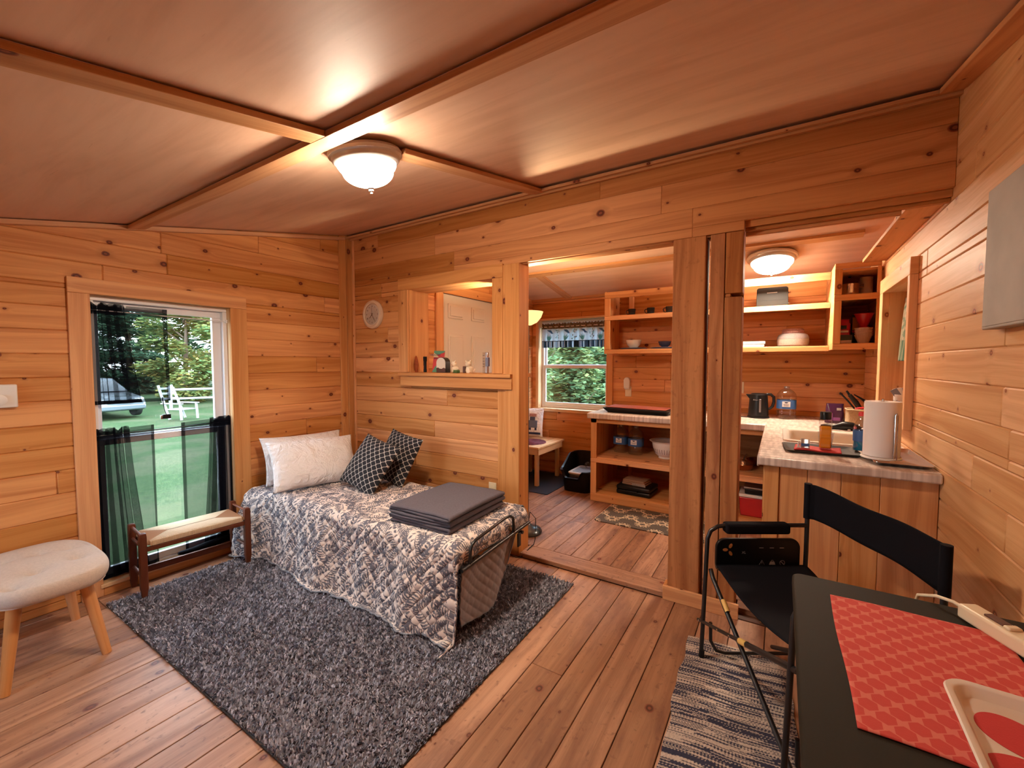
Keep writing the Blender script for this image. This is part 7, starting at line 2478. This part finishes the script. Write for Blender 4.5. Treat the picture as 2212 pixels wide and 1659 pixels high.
# ---- parked car
t = thing('car', 'silver blue car parked on the grass beyond the lawn', 'car', (-24.8, 5.75, GZ), R(8))
body = [(-0.92, 0.34), (0.92, 0.34), (0.94, 0.78), (0.88, 0.94), (-0.88, 0.94), (-0.94, 0.78)]
mb = MB()
secs = [(2.15, 0.42, 0.70, 0.80), (2.05, 0.30, 0.86, 0.90), (1.0, 0.26, 1.02, 0.94), (0.4, 0.26, 1.05, 0.95), (-1.6, 0.26, 1.06, 0.95), (-2.1, 0.32, 1.0, 0.9)]
prev = None
for x_, zb_, zt_, hw in secs:
    ring = []
    for (a, c_) in ((-hw, zb_ + 0.1), (-hw + 0.05, zb_), (hw - 0.05, zb_), (hw, zb_ + 0.1), (hw + 0.01, (zb_ + zt_) / 2), (hw - 0.05, zt_ - 0.06), (hw - 0.16, zt_), (-hw + 0.16, zt_), (-hw + 0.05, zt_ - 0.06), (-hw - 0.01, (zb_ + zt_) / 2)):
        ring.append(len(mb.v)); mb.v.append((x_, a, c_))
    if prev:
        for i in range(10):
            j = (i + 1) % 10; mb.face([prev[i], prev[j], ring[j], ring[i]])
    else:
        mb.face(ring)
    prev = ring
mb.face(prev[::-1])
obj('car_body', mb, 'car_silver', t, world=False, bevel=0.03)
obj('roof', MB().hexa([(0.95, -0.84, 1.04), (0.95, 0.84, 1.04), (-1.9, 0.84, 1.05), (-1.9, -0.84, 1.05), (0.15, -0.64, 1.58), (0.15, 0.64, 1.58), (-1.5, 0.64, 1.60), (-1.5, -0.64, 1.60)]), 'car_silver', t, world=False, bevel=0.05)
obj('windscreen', MB().hexa([(0.965, -0.74, 1.07), (0.965, 0.74, 1.07), (0.94, 0.74, 1.07), (0.94, -0.74, 1.07), (0.215, -0.58, 1.53), (0.215, 0.58, 1.53), (0.19, 0.58, 1.53), (0.19, -0.58, 1.53)]), 'car_glass', t, world=False)
for sy in (-1, 1):
    obj('headlamp', MB().box(2.04, 2.13, sy * 0.50, sy * 0.82, 0.66, 0.80), 'label_white', t, world=False, bevel=0.02)
    for x_ in (1.35, -1.3):
        obj('wheel', MB().lathe([(0, 0), (0.33, 0), (0.34, 0.05), (0.34, 0.17), (0.33, 0.22), (0, 0.22)], 24, M=Matrix.Translation((x_, sy * 0.86 - 0.11, 0.34)) @ Matrix.Rotation(R(-90), 4, 'X')), 'tyre', t, world=False)
obj('grille', MB().box(2.10, 2.17, -0.42, 0.42, 0.60, 0.74), 'car_glass', t, world=False, bevel=0.01)
obj('bumper', MB().box(2.02, 2.20, -0.86, 0.86, 0.34, 0.54), 'car_silver', t, world=False, bevel=0.04)
# ---- white wooden fence section and lounger frame
t = thing('rail_fence', 'white post and rail fence running behind the lawn', 'fence', (-24, 10, GZ))
for k in range(4):
    x_, y_ = -25.2 + 0.8 * k, 8.6 + 2.0 * k
    obj('post', MB().box(x_ - 0.06, x_ + 0.06, y_ - 0.06, y_ + 0.06, GZ, GZ + 1.15), 'fence_white', t, bevel=0.01)
for z_ in (0.5, 0.95):
    m_ = MB().tube([(-25.2, 8.6, GZ + z_), (-22.8, 14.6, GZ + z_)], 0.055, 6)
    obj('rail', m_, 'fence_white', t)
t = thing('lawn_chair', 'white slatted wooden lawn chair frame standing on the grass', 'chair', (-21.0, 7.15, GZ), R(20))
for sy in (-1, 1):
    obj('back_leg', MB().tube([(0.35, sy * 0.32, 0), (0.0, sy * 0.30, 0.8), (-0.25, sy * 0.26, 1.35)], 0.045, 8), 'fence_white', t, world=False)
    obj('front_leg', MB().tube([(0.95, sy * 0.34, 0), (0.90, sy * 0.34, 0.62)], 0.045, 8), 'fence_white', t, world=False)
    obj('arm', MB().box(0.0, 1.0, sy * 0.34 - 0.06, sy * 0.34 + 0.06, 0.62, 0.66), 'fence_white', t, world=False, bevel=0.01)
for k in range(3):
    obj('slat', MB().box(-0.03 - 0.08 * k, 0.02 - 0.08 * k, -0.32, 0.32, 0.78 + 0.2 * k, 0.86 + 0.2 * k), 'fence_white', t, world=False, bevel=0.01)
obj('seat', MB().box(0.2, 0.9, -0.30, 0.30, 0.38, 0.42), 'fence_white', t, world=False, bevel=0.01)

# distant forest edge closing the horizon
def forest_edge(name, x0, y0, x1, y1, h_, seed, lab):
    rs = np.random.RandomState(seed)
    n = 30000
    cs = []
    for k in range(220):
        f = rs.rand()
        hh = h_ * rs.uniform(0.02, 1.0)
        cs.append(((x0 + (x1 - x0) * f + rs.uniform(-2, 2), y0 + (y1 - y0) * f + rs.uniform(-2, 2), GZ + hh), (2.2, 2.2, 1.0)))
    V = leaf_cloud(rs, cs, n, 0.42, 0.5)
    t = thing(name, lab, 'forest', (0, 0, 0))
    del t['category']
    o = leaf_obj('foliage', V, np.clip(rs.rand(n) * 0.7, 0, 1), 'spruce_leaf', None)
    bpy.data.objects.remove(t)
    o.name = name
    tag(o, lab, 'forest', kind='stuff')
forest_edge('distant_trees', -54, -14, -50, 44, 13, 5, 'dense spruce forest edge far behind the tree line')
forest_edge('thicket_trees', -16, 19, 6, 19, 9, 6, 'leafy thicket far behind the shrubs outside the kitchen window')
